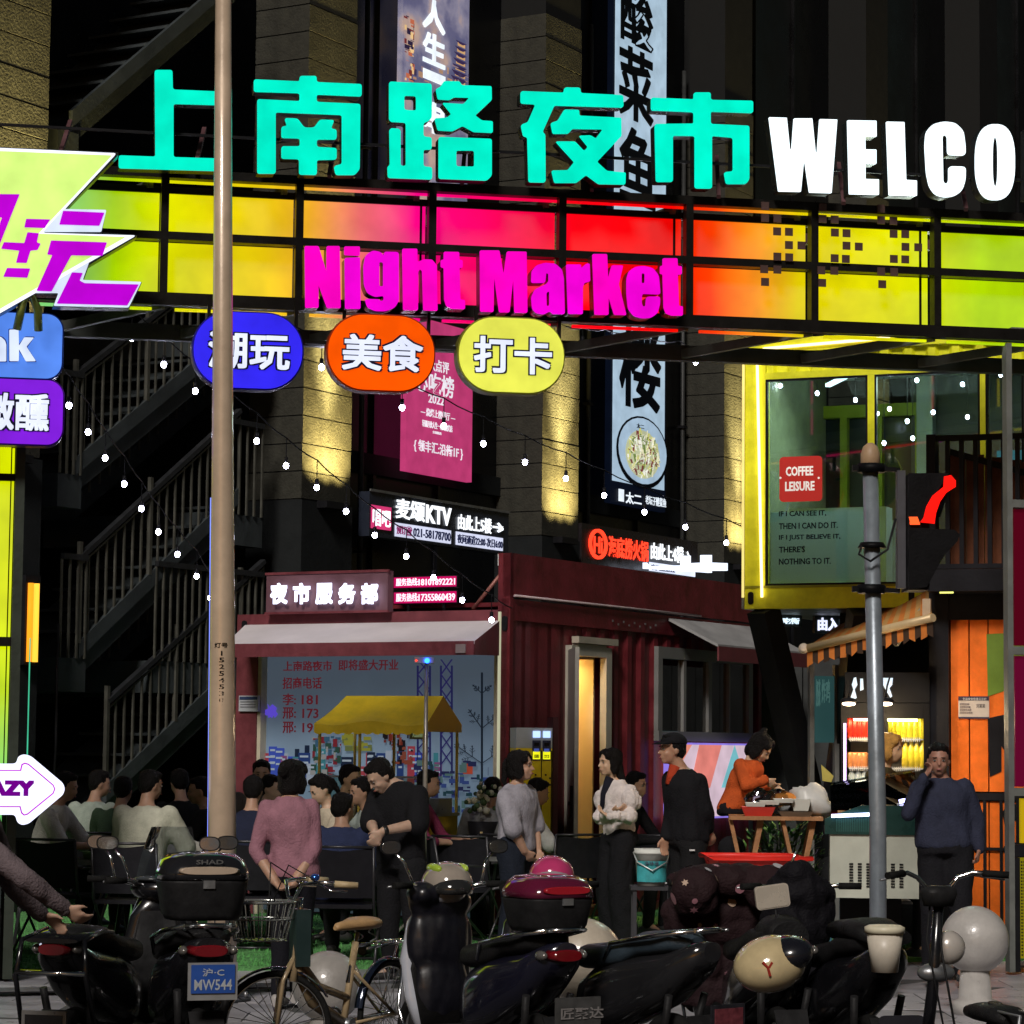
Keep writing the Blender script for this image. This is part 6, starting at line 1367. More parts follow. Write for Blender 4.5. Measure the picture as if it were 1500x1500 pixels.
    for S_ in 'LR':
        a = j['an'+S_]; m = MB(); i0 = 0
        m.loft([(-.085, 0, -.050, .030, .028, 2.5), (-.04, 0, -.040, .040, .042, 2.5), (.03, 0, -.045, .042, .036, 2.5), (.11, 0, -.058, .047, .024, 2.4), (.165, 0, -.062, .036, .017, 2.2), (.185, 0, -.066, .014, .010, 2)], 14, axis='y')
        ang = atan2(f.y, f.x)-pi/2; m.xf(Matrix.Translation(a) @ Matrix.Rotation(ang, 4, 'Z'))
        m.build('shoe', P(shoes, .45, 0, .15, 0, 12), t)
    # hair
    if hair and not nohead:
        mb = MB(); E_ = lambda r_, f_, u_, a, b, c: mb.ell(H(r_, f_, u_), (a*hs, b*hs, c*hs), M=M)
        base = 'cap' not in hair
        E_(0, -.020, .045, .083, .092, .082); E_(0, -.040, .005, .079, .068, .080)
        for s_ in (-1, 1): E_(s_*.062, -.02, .025, .022, .05, .05)
        if 'short' in hair: E_(0, .045, .088, .062, .038, .028); E_(0, -.055, -.035, .055, .035, .045)
        if 'bob' in hair or 'long' in hair or 'pony' in hair or 'bun' in hair: E_(0, .035, .088, .068, .045, .030)
        if 'bob' in hair:
            E_(0, -.045, -.05, .078, .055, .070)
            for s_ in (-1, 1): E_(s_*.070, .005, -.035, .020, .050, .075); E_(s_*.055, .055, .055, .030, .030, .035)
        if 'long' in hair:
            for s_ in (-1, 1): E_(s_*.068, -.005, -.02, .022, .045, .085); E_(s_*.05, .05, .06, .03, .03, .04)
            E_(0, -.065, -.06, .075, .045, .12); E_(0, -.085, -.15, .078, .036, .13)
        if 'pony' in hair: E_(0, -.105, .03, .028, .03, .03); cap(mb, H(0, -.12, .02), H(0, -.135, -.10), .028*hs, .024*hs); cap(mb, H(0, -.135, -.10), H(0, -.12, -.19), .024*hs, .010*hs)
        if 'bun' in hair: E_(0, -.105, .05, .040, .040, .040)
        if 'tuft' in hair: E_(0, -.06, .12, .035, .03, .04)
        r = remesh(mb, .011 if detail else .016, 2, .007, seed, (40, 40, 16)); link('hair', r, t).data.materials.append(P(hairc, .45, 0, .3, .8, 16, name='hair'))
        if 'cap' in hair:
            m = MB(); m.ell(H(0, -.010, .055), (.088*hs, .104*hs, .075*hs), M=M, zlo=-.15); m.build('cap_crown', cloth((.01, .01, .012)), t)
            m = MB(); n = 14; vs = []
            for k in (0, 1, 2):
                for i in range(n+1):
                    a = pi*i/n; rr_ = (1, 1.75, 1.0)[k]; vs.append(H(cos(a)*.080, .045+sin(a)*.062*rr_+(.0 if k != 1 else .012), .055-(.020 if k == 1 else 0)-(.007 if k == 2 else 0)))
            m.add(vs, [(i, i+1, n+2+i, n+1+i) for i in range(n)]+[(n+1+i, n+2+i, 2*n+3+i, 2*n+2+i) for i in range(n)], smooth=True); m.build('cap_brim', cloth((.01, .01, .012)), t)
    if extras: extras(t, H, M, j)
    return t
def facing(deg): a = R(deg); return V((sin(a), -cos(a), 0))     # 0 = towards the street, 90 = to the right
def skel(Y, px_, deg, h=1.68, z0=.013, lean=0., female=False):
    """standing skeleton whose feet stand at depth Y under photo column px_"""
    p = at(px_, 1200, Y); root = V((p.x, Y, z0)); f = facing(deg); r_ = f.cross(V((0, 0, 1))); s = h/1.70
    L = lambda a, b, c: root+(r_*a+f*b+V((0, 0, c)))*s
    sw = .185 if female else .205
    J = dict(hd=L(0, .02+lean*.65, 1.595), nk=L(0, -.01+lean*.5, 1.42), pel=L(0, 0, .94), shR=L(sw, -.01+lean*.5, 1.385), shL=L(-sw, -.01+lean*.5, 1.385), elR=L(.25, -.02, 1.10), elL=L(-.25, -.02, 1.10), wrR=L(.26, .06, .86), wrL=L(-.26, .06, .86),
             hipR=L(.09, 0, .90), hipL=L(-.09, 0, .90), knR=L(.10, .03, .49), knL=L(-.10, .03, .49), anR=L(.11, -.02, .09), anL=L(-.11, -.02, .09))
    return root, f, J
def ov(J, Y, **k):
    for n, (x, y, d) in k.items(): J[n] = at(x, y, Y+d)
DK = (.012, .012, .014)
# --- standing figures
Y = 17.5; root, f, J = skel(Y, 425, 172, 1.60, .004, female=True)
ov(J, Y, hd=(428, 1140, .03), nk=(424, 1172, 0), shL=(388, 1186, .0), shR=(459, 1184, .02), elL=(374, 1245, -.04), elR=(462, 1243, -.04), wrL=(402, 1290, -.13), wrR=(430, 1294, -.14), hdL=(414, 1304, -.17), hdR=(412, 1303, -.12), pel=(432, 1278, 0), hipL=(418, 1290, 0), hipR=(444, 1290, 0), knL=(412, 1378, .02), knR=(440, 1375, .05), anL=(408, 1455, -.02), anR=(436, 1450, .12))
person('woman in a mauve pink top standing from behind, hands clasped behind her back', root, f, J, (.30, .145, .185), (.010, .010, .014), 'bob bun', sleeve='three', female=True, build=.97, headf=(.45, .9, .02), hem=.02, shoes=(.35, .33, .32), curl=.8, wr=.007)
Y = 19.3; root, f, J = skel(Y, 585, -70, 1.72, .013)
def watch(t, H, M, j):
    w_ = j['wrR'] if 'wrR' in j else None
    m = MB(); d = (j['wrL']-j['elL']).normalized(); c = j['wrL']-d*.01; m.tube([c-d*.015, c+d*.015], .034, 12); m.build('watch', P((.02, .02, .02), .3, .3, 0), t)
ov(J, Y, hd=(557, 1136, -.02), nk=(585, 1151, .02), shL=(616, 1166, -.12), shR=(548, 1172, .18), elL=(612, 1207, -.22), wrL=(562, 1217, -.34), hdL=(549, 1232, -.34), elR=(543, 1205, .0), wrR=(549, 1218, -.22), hdR=(553, 1235, -.27), pel=(588, 1262, .02), hipL=(604, 1270, -.06), hipR=(572, 1270, .08), knL=(606, 1350, -.05), knR=(570, 1350, .1), anL=(612, 1418, -.05), anR=(572, 1418, .12))
person('tall man in a black t-shirt and trousers looking down at his hands', root, f, J, (.010, .010, .012), DK, 'short', build=1.13, headf=(-.72, -.35, -.62), extras=watch, wr=.006, hem=.02, skin=(.45, .30, .22))
Y = 21.0; root, f, J = skel(Y, 755, 68, 1.66, .013, female=True)
ov(J, Y, hd=(762, 1122, .0), nk=(756, 1152, .0), shR=(738, 1170, -.12), shL=(776, 1164, .16), elR=(752, 1214, -.2), wrR=(768, 1246, -.14), hdR=(778, 1260, -.1), elL=(784, 1210, .14), wrL=(788, 1245, .05), hdL=(788, 1260, .0), pel=(757, 1244, 0))
person('woman in a loose grey short sleeved shirt standing with a hand in her pocket', root, f, J, (.30, .29, .33), (.014, .018, .028), 'pony bob', sleeve='short', female=True, build=1.05, headf=(.93, -.30, .05), wide=.03, hem=.05, wr=.009)
Y = 22.8; root, f, J = skel(Y, 905, -62, 1.66, .013, female=True)
ov(J, Y, hd=(894, 1117, .0), nk=(902, 1146, .02), shL=(925, 1160, -.10), shR=(887, 1160, .16), elL=(922, 1196, -.20), wrL=(893, 1196, -.30), hdL=(882, 1190, -.26), elR=(880, 1196, .05), wrR=(896, 1188, -.16), hdR=(908, 1186, -.2), pel=(908, 1222, .02))
def blouse(t, H, M, j):
    mb = MB()
    for S_ in 'LR': mb.ell(j['sh'+S_].lerp(j['el'+S_], .35), (.085, .085, .105)); mb.ell(j['el'+S_], (.072, .072, .066)); mb.ell(j['wr'+S_].lerp(j['el'+S_], .3), (.055, .055, .05))
    link('puff_sleeve', remesh(mb, .011, 2, .016, 5, (22, 22, 9)), t).data.materials.append(cloth((.62, .56, .54)))
    c = j['nk']; m = MB(); fr = facing(-62); m.tube([c+fr*.05+V((0, 0, .03)), c+fr*.115-V((0, 0, .1)), c+fr*.14-V((0, 0, .25))], [.05, .028, .014], 8); m.build('neck_scarf', cloth((.012, .012, .02)), t)
person('woman with long dark hair in a white puff sleeved blouse, arms crossed', root, f, J, (.62, .56, .54), (.010, .010, .012), 'long', sleeve='long', female=True, build=.93, headf=(-.90, -.42, .0), wide=.06, wr=.012, extras=blouse, skin=(.55, .36, .24), shoes=(.3, .25, .2))
Y = 20.5; root, f, J = skel(Y, 1008, -66, 1.72, .013)
ov(J, Y, hd=(985, 1098, .0), nk=(1000, 1130, .02), shL=(1026, 1146, -.12), shR=(980, 1142, .18), elL=(1036, 1190, -.1), wrL=(1040, 1214, -.02), hdL=(1042, 1228, 0), elR=(982, 1190, .1), wrR=(975, 1225, .0), hdR=(973, 1240, 0), pel=(1007, 1226, 0))
def redcollar(t, H, M, j):
    m = MB(); c = j['nk']; fr = facing(-66); m.tube([c+fr*.06+V((0, 0, .035)), c+fr*.118-V((0, 0, .10))], [.05, .028], 8); m.build('undershirt', cloth((.4, .05, .02)), t)
    m = MB(); m.box(-.02, .02, -.003, .003, -.006, .006); o = m.build('trouser_patch', P((.6, .6, .6), .5, 0, 0), t); o.location = j['hipL']+V((-.02, -.125, -.02))
person('man in a black cap and black jacket over a red shirt, facing left', root, f, J, (.010, .010, .012), (.012, .012, .013), 'short cap', sleeve='long', build=1.08, headf=(-.95, -.28, .02), hem=.025, extras=redcollar, skin=(.40, .22, .14), wr=.009)
Y = 22.2; root, f, J = skel(Y, 1072, 76, 1.60, .013, lean=.3, female=True)
ov(J, Y, hd=(1113, 1095, -.02), nk=(1100, 1116, 0), shR=(1083, 1122, -.14), shL=(1106, 1124, .15), elR=(1093, 1152, -.22), wrR=(1120, 1143, -.16), hdR=(1131, 1150, -.14), elL=(1108, 1155, .1), wrL=(1128, 1152, .0), hdL=(1140, 1158, -.02), pel=(1074, 1184, 0))
person('woman in an orange cardigan bending over the table of takeaway boxes', root, f, J, (.48, .085, .02), (.010, .010, .012), 'bob tuft', sleeve='long', female=True, build=.98, headf=(.72, -.22, -.62), hem=.04, skin=(.55, .36, .24), trousers='skirt', wide=.02)
Y = 19.6; root, f, J = skel(Y, 1385, -8, 1.74, .013)
ov(J, Y, hd=(1375, 1113, -.03), nk=(1378, 1144, 0), shR=(1343, 1157, -.02), shL=(1416, 1156, .0), elR=(1331, 1192, -.16), wrR=(1352, 1140, -.22), hdR=(1362, 1128, -.20), thR=(1368, 1130, -.3), elL=(1432, 1202, .02), wrL=(1434, 1243, -.02), hdL=(1432, 1262, -.04), pel=(1382, 1238, 0))
person('heavy man in a dark blue jacket, hand at his chin, by the orange container', root, f, J, (.030, .034, .060), (.012, .012, .015), 'short', sleeve='long', build=1.2, headf=(-.12, -.98, -.06), hem=.05, skin=(.34, .17, .12), curl=1.1, wr=.009)
# person at the left edge reaching for a scooter
Y = 12.6; root, f, J = skel(Y, -52, 75, 1.68, -.14, lean=.25)
ov(J, Y, hd=(-52, 1110, 0), nk=(-55, 1165, 0), shR=(-62, 1212, -.1), shL=(-20, 1200, .2), elR=(35, 1285, -.1), wrR=(93, 1330, .05), hdR=(116, 1345, .08), elL=(20, 1300, .3), wrL=(60, 1340, .45), hdL=(80, 1350, .5), pel=(-48, 1350, 0))
person('person in dark grey top and pale trousers reaching for a scooter at the left edge', root, f, J, (.14, .11, .12), (.38, .36, .32), 'short', sleeve='long', build=1.1, hem=.03, skin=(.45, .28, .2))

# --- seated guests
def sitter(label, px_, py, Y, deg, top, hair='short', sleeve='short', build=1., lean=.12, female=False, skin=(.42, .25, .17), hdeg=None, tilt=-.1, elb=.0, wr=.006, hairc=(.008, .007, .007), extras=None, arms=0.):
    p = at(px_, py, Y); f = facing(deg); r_ = f.cross(V((0, 0, 1))); s = max(.88, min(1.1, (p.z-.013)/1.20))
    root = V((p.x, Y, .013))-f*(.10+lean)*s; root.z = p.z-1.20*s; root.z = .013
    k = (p.z-.013)/(1.20*s)
    L = lambda a, b, c: root+(r_*a+f*b+V((0, 0, c)))*s
    dz = (p.z-.013)/s-1.20; sw = .185 if female else .205
    J = dict(hd=L(0, .10+lean, 1.20+dz), nk=L(0, .05+lean*.8, 1.03+dz), pel=L(0, 0, .52), shR=L(sw, .04+lean*.8, .99+dz), shL=L(-sw, .04+lean*.8, .99+dz), elR=L(.26, .16+lean+elb, .76), elL=L(-.26, .16+lean+elb, .76), wrR=L(.14, .38+lean, .75+arms), wrL=L(-.14, .38+lean, .75+arms), hipR=L(.1, .0, .50), hipL=L(-.1, 0, .50), knR=L(.15, .44, .50), knL=L(-.15, .44, .50), anR=L(.13, .40, .10), anL=L(-.13, .40, .10))
    h_ = facing(deg if hdeg is None else hdeg)+V((0, 0, tilt))
    return person(label, root, f, J, top, DK, hair, sleeve=sleeve, build=build, female=female, skin=skin, detail=False, headf=h_, wr=wr, hairc=hairc, extras=extras, group='guests seated in the eating area')
sitter('seated guest in a white t-shirt facing right, right beside the glowing arrow', 97, 1152, 22.6, 80, (.50, .50, .46), 'short', skin=(.50, .30, .22), tilt=-.25)
sitter('seated guest in a pale green t-shirt in the back left, seen from behind', 146, 1148, 24.2, 150, (.36, .42, .36), 'short', hdeg=110)
sitter('seated guest in a dark green t-shirt between the pale and the cream one', 181, 1158, 23.6, 165, (.06, .10, .06), 'short')
sitter('broad seated guest in a cream t-shirt, seen from behind over a black chair', 221, 1150, 21.6, 160, (.52, .52, .42), 'short', build=1.2, hdeg=130, lean=.05)
sitter('seated guest in black at the far end of the left table', 262, 1146, 24.4, -150, (.012, .012, .013), 'short')
sitter('seated guest in black just left of the lamp post', 292, 1158, 23.4, -100, (.014, .014, .016), 'short', hdeg=-80)
sitter('seated guest in a navy top directly right of the lamp post, seen from behind', 371, 1158, 22.2, 175, (.018, .022, .045), 'short')
sitter('far seated guest with a shaved head facing the camera beyond the navy top', 383, 1133, 24.0, 5, (.10, .09, .08), 'short', skin=(.45, .3, .2))
sitter('far seated guest with dark hair peeking past the pink top on the left', 398, 1155, 23.8, 60, (.35, .33, .3), 'short', skin=(.5, .36, .26))
sitter('woman in a patterned cream blouse with a ponytail, bent over her food', 470, 1156, 22.6, -60, (.48, .42, .32), 'pony', female=True, tilt=-.5, skin=(.55, .38, .27))
sitter('seated man in a navy blue sweatshirt seen from behind, chair back below him', 503, 1184, 21.2, 172, (.030, .040, .095), 'short', sleeve='long', build=1.2, hdeg=140, lean=.02, tilt=0)
sitter('far seated guest in a white shirt talking beyond the navy sweatshirt', 513, 1140, 24.0, 60, (.45, .48, .45), 'short', skin=(.5, .33, .2))
sitter('far seated guest in a pale green shirt leaning behind the man in black', 528, 1160, 23.0, -70, (.40, .46, .42), 'short', hdeg=-60)
sitter('seated guest in a magenta top half hidden by the tall man in black', 628, 1148, 23.6, 75, (.22, .035, .085), 'short', sleeve='three', lean=.1)
sitter('seated guest in a plain grey t-shirt left of the woman in the grey shirt', 722, 1158, 24.4, 170, (.22, .23, .24), 'short', build=1.1)
sitter('seated guest in a white t-shirt behind the woman in grey, arm on the table', 788, 1160, 24.4, 100, (.55, .55, .52), 'short', sleeve='short', tilt=-.3)
sitter('seated person in a black long sleeved top behind the woman with crossed arms', 932, 1150, 24.2, 60, (.010, .010, .012), 'short', sleeve='long', arms=.02)
# the stall keeper with bleached hair at the fridge
pk = at(1306, 1094, 22.35)
sitter('stall keeper with bleached ginger hair in an olive jacket before the fridge', 1304, 1096, 21.9, 62, (.07, .055, .025), 'bob', sleeve='long', female=False, hairc=(.55, .28, .06), skin=(.62, .38, .22), lean=.05, arms=.2)['group'] = 'stall keepers'
# ================================================================ POLES, SIGNAL, STRING LIGHTS
t = thing('lamp_post', 'tall brown steel lamp post with a painted number in the foreground', 'lamp post', loc=(at(328, 1300, 18.0).x, 18.0, -.03))
POLE = P((.52, .40, .29), .35, .15, .15, .05, 3, coat=1., name='painted_pole')
def rw(px_, y): return px_*18/4000/2
tp_ = at(328, 0, 18.0); bt_ = at(326, 1300, 18.0); kx_ = (tp_.x-bt_.x)/(tp_.z-bt_.z)
MB().tube([(0, 0, 0), (kx_*1.5, 0, 1.5), (kx_*4.0, 0, 4.0), (kx_*9, 0, 9)], [rw(44, 0), rw(40, 0), rw(31, 0), rw(18, 0)], 28).build('pole', POLE, t)
MB().tube([(0, 0, 0), (0, 0, .03)], .19, 24).build('base_flange', IRON, t)
for k in range(6): a = k*pi/3; MB().tube([(.155*cos(a), .155*sin(a), .03), (.155*cos(a), .155*sin(a), .07)], .014, 6).build('bolt', STEEL, t)
MB().bar((-.05, -.085, .62), (.05, -.085, .62), .01, .22).build('hatch', IRON, t)
MB().tube([(-rw(39.5, 0)-.004+kx_*.75, 0, .75), (-rw(32, 0)-.004+kx_*3.3, 0, 3.3)], .0055, 6).build('glow_strip', E((120, 140, 255), 1.5), t)  # added glowing line, stands in for the arrow sign's reflection on the pole
BK = P((.02, .018, .015), .6, 0, 0, name='black_print')
def curved(body, x0, x1, z0, z1, rad):
    vs, fs = text_mesh(body, .02, .004); a0 = min(v[0] for v in vs); a1 = max(v[0] for v in vs); b0 = min(v[1] for v in vs); b1 = max(v[1] for v in vs)
    out = []
    for v in vs:
        x = x0+(v[0]-a0)/(a1-a0)*(x1-x0); z = z0+(v[1]-b0)/(b1-b0)*(z1-z0); a = x/rad; out.append((sin(a)*(rad+.001)+kx_*z, -cos(a)*(rad+.001), z))
    m = MB(); m.add(out, fs); return m.build('number', BK, t)
for i, ch in enumerate('152545301'):
    z1 = at(326, 954+i*9.8, 18).z+.03; curved(ch, *((.0, .010) if ch == '1' else (-.012, .022)), z1-.032, z1, .085)
z1 = at(326, 942, 18).z+.03; curved('灯号', -.045, .045, z1-.035, z1, .085)

TP = 18.8; t = thing('traffic_signal', 'grey traffic light pole with a black signal head lit red', 'traffic light', loc=(at(1286, 1300, TP).x, TP, -.03))
g = lambda x, y, d=0.: at(x, y, TP+d)-t.location
TG = P((.27, .31, .35), .38, .5, .2, .05, 4, name='grey_pole')
b_ = V((0, 0, 0)); top = g(1275, 690)
MB().tube([b_, g(1286, 1200), top], [.060, .058, .054], 24).build('pole', TG, t)
MB().tube([b_, b_+V((0, 0, .28))], .13, 20).build('base_sleeve', P((.45, .45, .43), .5, .2, .2), t)
MB().loft([(top.z, top.x, top.y, .068, .068, 2), (top.z+.12, top.x, top.y, .067, .067, 2), (top.z+.17, top.x, top.y, .050, .050, 2), (top.z+.195, top.x, top.y, .02, .02, 2)], 20, axis='z').build('dome_cap', P((.36, .24, .14), .5, 0, .2), t)
SB = P((.004, .004, .005), .5, .0, .2, .1, 8, name='black_housing')
for y in (686, 863):
    m = MB(); c = g(1276, y) ; m.tube([c-V((0, 0, .03)), c+V((0, 0, .03))], .095, 20); m.bar(c+V((.05, 0, 0)), g(1318, y+3), .05, .03); m.bar(c+V((-.13, -.0, 0)), c+V((.1, 0, 0)), .06, .04); m.build('clamp', SB, t)
hb = MB(); p = g(1319, 690); q = g(1325, 862); hb.box(p.x-.028, p.x+.028, -.05, .05, q.z, p.z); hb.build('mount_bar', P((.06, .06, .07), .5, .2, .2), t)
p0, p1 = g(1326, 699), g(1346, 866); hb = MB(); hb.box(p0.x, p1.x+.05, -.16, .16, p1.z, p0.z); hb.build('housing', SB, t)
def visor(ya, yb, xb, lit):
    c = (g(1346, ya)+g(1346, yb))/2; r0 = abs(g(0, ya).z-g(0, yb).z)/2; L_ = g(xb, ya).x-c.x; m = MB(); n = 18; vs = []
    for k, (xx, rr_) in enumerate(((c.x, r0), (c.x+L_, r0*1.02))):
        for i in range(n+1): a = R(-35)+R(250)*i/n; vs.append((xx+(.05*sin(a) if k else 0), rr_*cos(a), c.z+rr_*sin(a)))
    o = [(x, y*.94, c.z+(z-c.z)*.94) for x, y, z in vs]
    m.add(vs+o, [(i, i+1, i+n+2, i+n+1) for i in range(n)]+[(i+2*(n+1), i+n+1+2*(n+1), i+n+2+2*(n+1), i+1+2*(n+1)) for i in range(n)]+[(i+n+1, i+n+2, i+n+2+2*(n+1), i+n+1+2*(n+1)) for i in range(n)], smooth=True)
    m.build('visor', SB, t)
    MB().ell((c.x+.01, 0, c.z), (.02, r0*.85, r0*.85), n=20).build('lens', E((255, 25, 15), 3) if lit else P((.03, .01, .04), .2, 0, 0), t)
visor(700, 776, 1378, True); visor(780, 850, 1372, False)
lens = [(1383, 698), (1393, 696), (1400, 704), (1400, 713), (1386, 722), (1377, 735), (1371, 752), (1369, 767), (1348, 765), (1353, 758), (1357, 742), (1366, 726), (1382, 713)]  # outline of the red light on the visor's inside, made to glow itself
pts = [g(x, y, -.2) for x, y in lens]; MB().prism([(p.x, p.z) for p in pts], -.205, -.19).build('lit_visor_band', E((255, 22, 14), 1.3), t)
pts = [g(x, y, -.2) for x, y in ((1332, 757), (1344, 757), (1348, 768), (1334, 768))]; MB().prism([(p.x, p.z) for p in pts], -.2, -.165).build('countdown_glow', E((255, 90, 40), 1.5), t)
for poly_ in ([(1326, 697), (1384, 697), (1366, 725), (1352, 752), (1350, 768), (1326, 768)], [(1326, 776), (1392, 779), (1400, 786), (1396, 796), (1378, 815), (1366, 836), (1352, 862), (1326, 866)]):
    q_ = [g(x, y, 0) for x, y in poly_]; MB().prism([(p.x, p.z) for p in q_], -.185, .185).build('side_hood', SB, t)
MB().tube([g(1262, 800, -.09), g(1258, 812, -.12), g(1275, 822, -.12), g(1300, 805, -.12), g(1312, 760, -.08)], .009, 6).build('cable', BLACK, t)
MB().loft([(g(0, 790).z, g(1276, 0).x, 0, .10, .10, 2), (g(0, 782).z, g(1276, 0).x, 0, .08, .08, 2)], 16, axis='z').build('collar', SB, t)

BULB = E((228, 226, 255), 60, 'bulb_glass'); bulbm = MB().ell((0, 0, 0), (.022, .022, .026), n=12, m=8).mesh('bulb', BULB)
sockm = MB().tube([(0, 0, .022), (0, 0, .07)], .016, 8).mesh('socket', BLACK)
def string_light(label, pts, y0, y1, drop=32, ext=True):
    n = len(pts); P_ = []
    for i, (x, y) in enumerate(pts): P_.append(at(x, y, y0+(y1-y0)*i/max(1, n-1)))
    t = thing('string_light', label, 'string lights', loc=tuple(P_[0]), group='strings of festoon bulbs over the eating area')
    o = P_[0]; W = [p-o+V((0, 0, .07+drop*.005)) for p in P_]
    pre = [W[0]+(W[0]-W[1])*.7] if ext else []; post = [W[-1]+(W[-1]-W[-2])*.7] if ext else []
    pts2 = []
    A_ = pre+W+post
    for a, b in zip(A_[:-1], A_[1:]):
        for k in range(3): q = a.lerp(b, k/3); q = q-V((0, 0, .018*sin(pi*k/3))); pts2.append(q)
    pts2.append(A_[-1]); MB().tube(pts2, .006, 5).build('wire', BLACK, t)
    for p, w_ in zip(P_, W):
        s = link('socket', sockm, t); s.location = p-o; b = link('bulb', bulbm, t); b.location = p-o
        MB().tube([p-o+V((0, 0, .07)), w_], .004, 4).build('drop_wire', BLACK, t)
string_light('string of white bulbs running down across the staircase, left of the two', [(101, 594), (129, 633), (154, 671), (182, 709), (207, 745), (232, 779), (260, 812), (288, 844), (308, 876)], 21, 25)
string_light('string of white bulbs from above the stairs down to the kiosk awning', [(193, 495), (240, 534), (286, 573), (332, 610), (376, 646), (419, 682), (464, 714), (507, 749), (549, 784), (595, 815), (635, 846), (677, 879), (720, 908)], 21, 24.6)
string_light('long string of white bulbs from the orange oval sign across both banners', [(471, 538), (589, 597), (650, 624), (708, 650), (769, 677), (829, 701), (885, 726), (944, 750), (1004, 772), (1064, 795)], 21.2, 26)
string_light('short row of white bulbs under the gate left of the yellow container', [(853, 504), (885, 506), (923, 511), (953, 519), (996, 521), (1019, 531), (1063, 529)], 23, 27, 14)

ib = [(1143, 565), (1197, 576), (1253, 586), (1285, 606), (1303, 599), (1329, 617), (1343, 557), (1367, 604), (1410, 563), (1412, 543), (1337, 642), (1295, 649), (1417, 611), (1466, 549)]  # bulb reflections of the glazing, built as added bulbs behind the glass
p0_ = Y_.w(*((Y_.px(1143, 565, .9)[0], .9, Y_.px(1143, 565, .9)[1])))
t = thing('string_light', 'small white bulbs added inside the glazed yellow container in place of glass reflections', 'string lights', loc=tuple(p0_), group='strings of festoon bulbs over the eating area')
for i, (x, y) in enumerate(ib):
    dd = .75+.11*(i % 5); a = Y_.px(x, y, dd); p = Y_.w(a[0], dd, a[1])-p0_; b = link('bulb', bulbm, t); b.location = p; b.scale = (.8, .8, .8)
    MB().tube([p+V((0, 0, .02)), V((p.x, p.y, Y_.px(1250, 520, .9)[1]-p0_.z-.06))], .003, 4).build('drop_wire', BLACK, t)
# ================================================================ BOLLARD BALLS
def ball(x, y, Y, r_, col, label):
    c = at(x, y, Y); t = thing('stone_bollard', label, 'bollard', loc=(c.x, Y, -.02), group='round stone bollards along the kerb')
    st_ = P(col, .35, 0, .15, .15, 6, coat=.3, name='polished_stone')
    MB().ell((0, 0, c.z), r_, n=36, m=24).build('ball', st_, t)
    zb = c.z-r_*.9; MB().loft([(0, 0, 0, r_*.72, r_*.72, 2), (zb*.3, 0, 0, r_*.70, r_*.70, 2), (zb*.35, 0, 0, r_*.5, r_*.5, 2), (zb+.03, 0, 0, r_*.42, r_*.42, 2)], 28, axis='z').build('pedestal', st_, t)
ball(480, 1440, 16.4, .21, (.30, .28, .26), 'grey stone ball bollard behind the bicycle wheel')
ball(852, 1402, 15.9, .245, (.46, .40, .32), 'beige stone ball bollard between the maroon top case and the next seat')
ball(1428, 1372, 17.6, .215, (.42, .40, .38), 'pale glossy stone ball bollard behind the rightmost electric bike')
ball(1192, 1440, 16.0, .22, (.3, .28, .26), 'stone ball bollard hidden behind the cream scooter')

# ================================================================ SCOOTERS
BP = P((.007, .007, .009), .22, .0, .25, 0, 7, coat=.45, name='black_lacquer'); BM = P((.015, .015, .016), .5, 0, .3, .1, 12, name='black_plastic'); SEAT = P((.012, .012, .013), .42, 0, .25, .3, 16, name='seat_vinyl')
TYRE = P((.010, .010, .010), .7, 0, .3, .4, 20, name='rubber'); REDL = P((.14, .004, .008), .12, 0, .05, 0, 20, coat=1., name='red_lens'); CLEARL = P((.16, .15, .14), .08, .4, .05, 0, 20, coat=1., name='clear_lens')
def wheel(t, x, r_, y=0., z=None, spokes=0, w_=.045, rim=STEEL, M=None):
    z = r_ if z is None else z; n = 36
    def xf(m): return m.xf(M) if M else m
    m = MB(); m.tube([(x+(r_-w_)*cos(2*pi*i/n), y, z+(r_-w_)*sin(2*pi*i/n)) for i in range(n)], w_, 10, closed=True); ty = xf(m).build('tyre', TYRE, t)
    rr_ = r_-2*w_
    m = MB(); m.tube([(x+rr_*cos(2*pi*i/n), y, z+rr_*sin(2*pi*i/n)) for i in range(n)], w_*.35 if spokes else w_*.5, 8, closed=True)
    if spokes:
        for i in range(spokes):
            a = 2*pi*i/spokes; s_ = (-1)**i*.025; m.tube([(x+.015*cos(a+1), y+s_, z+.015*sin(a+1)), (x+rr_*cos(a), y, z+rr_*sin(a))], .0022, 4)
        m.tube([(x, y-.04, z), (x, y+.04, z)], .02, 10)
    else:
        for i in range(5): a = 2*pi*i/5; m.bar((x, y, z), (x+rr_*cos(a), y, z+rr_*sin(a)), .03, .05)
        m.tube([(x, y-.05, z), (x, y+.05, z)], .05, 14)
    xf(m).build('rim', rim, t)
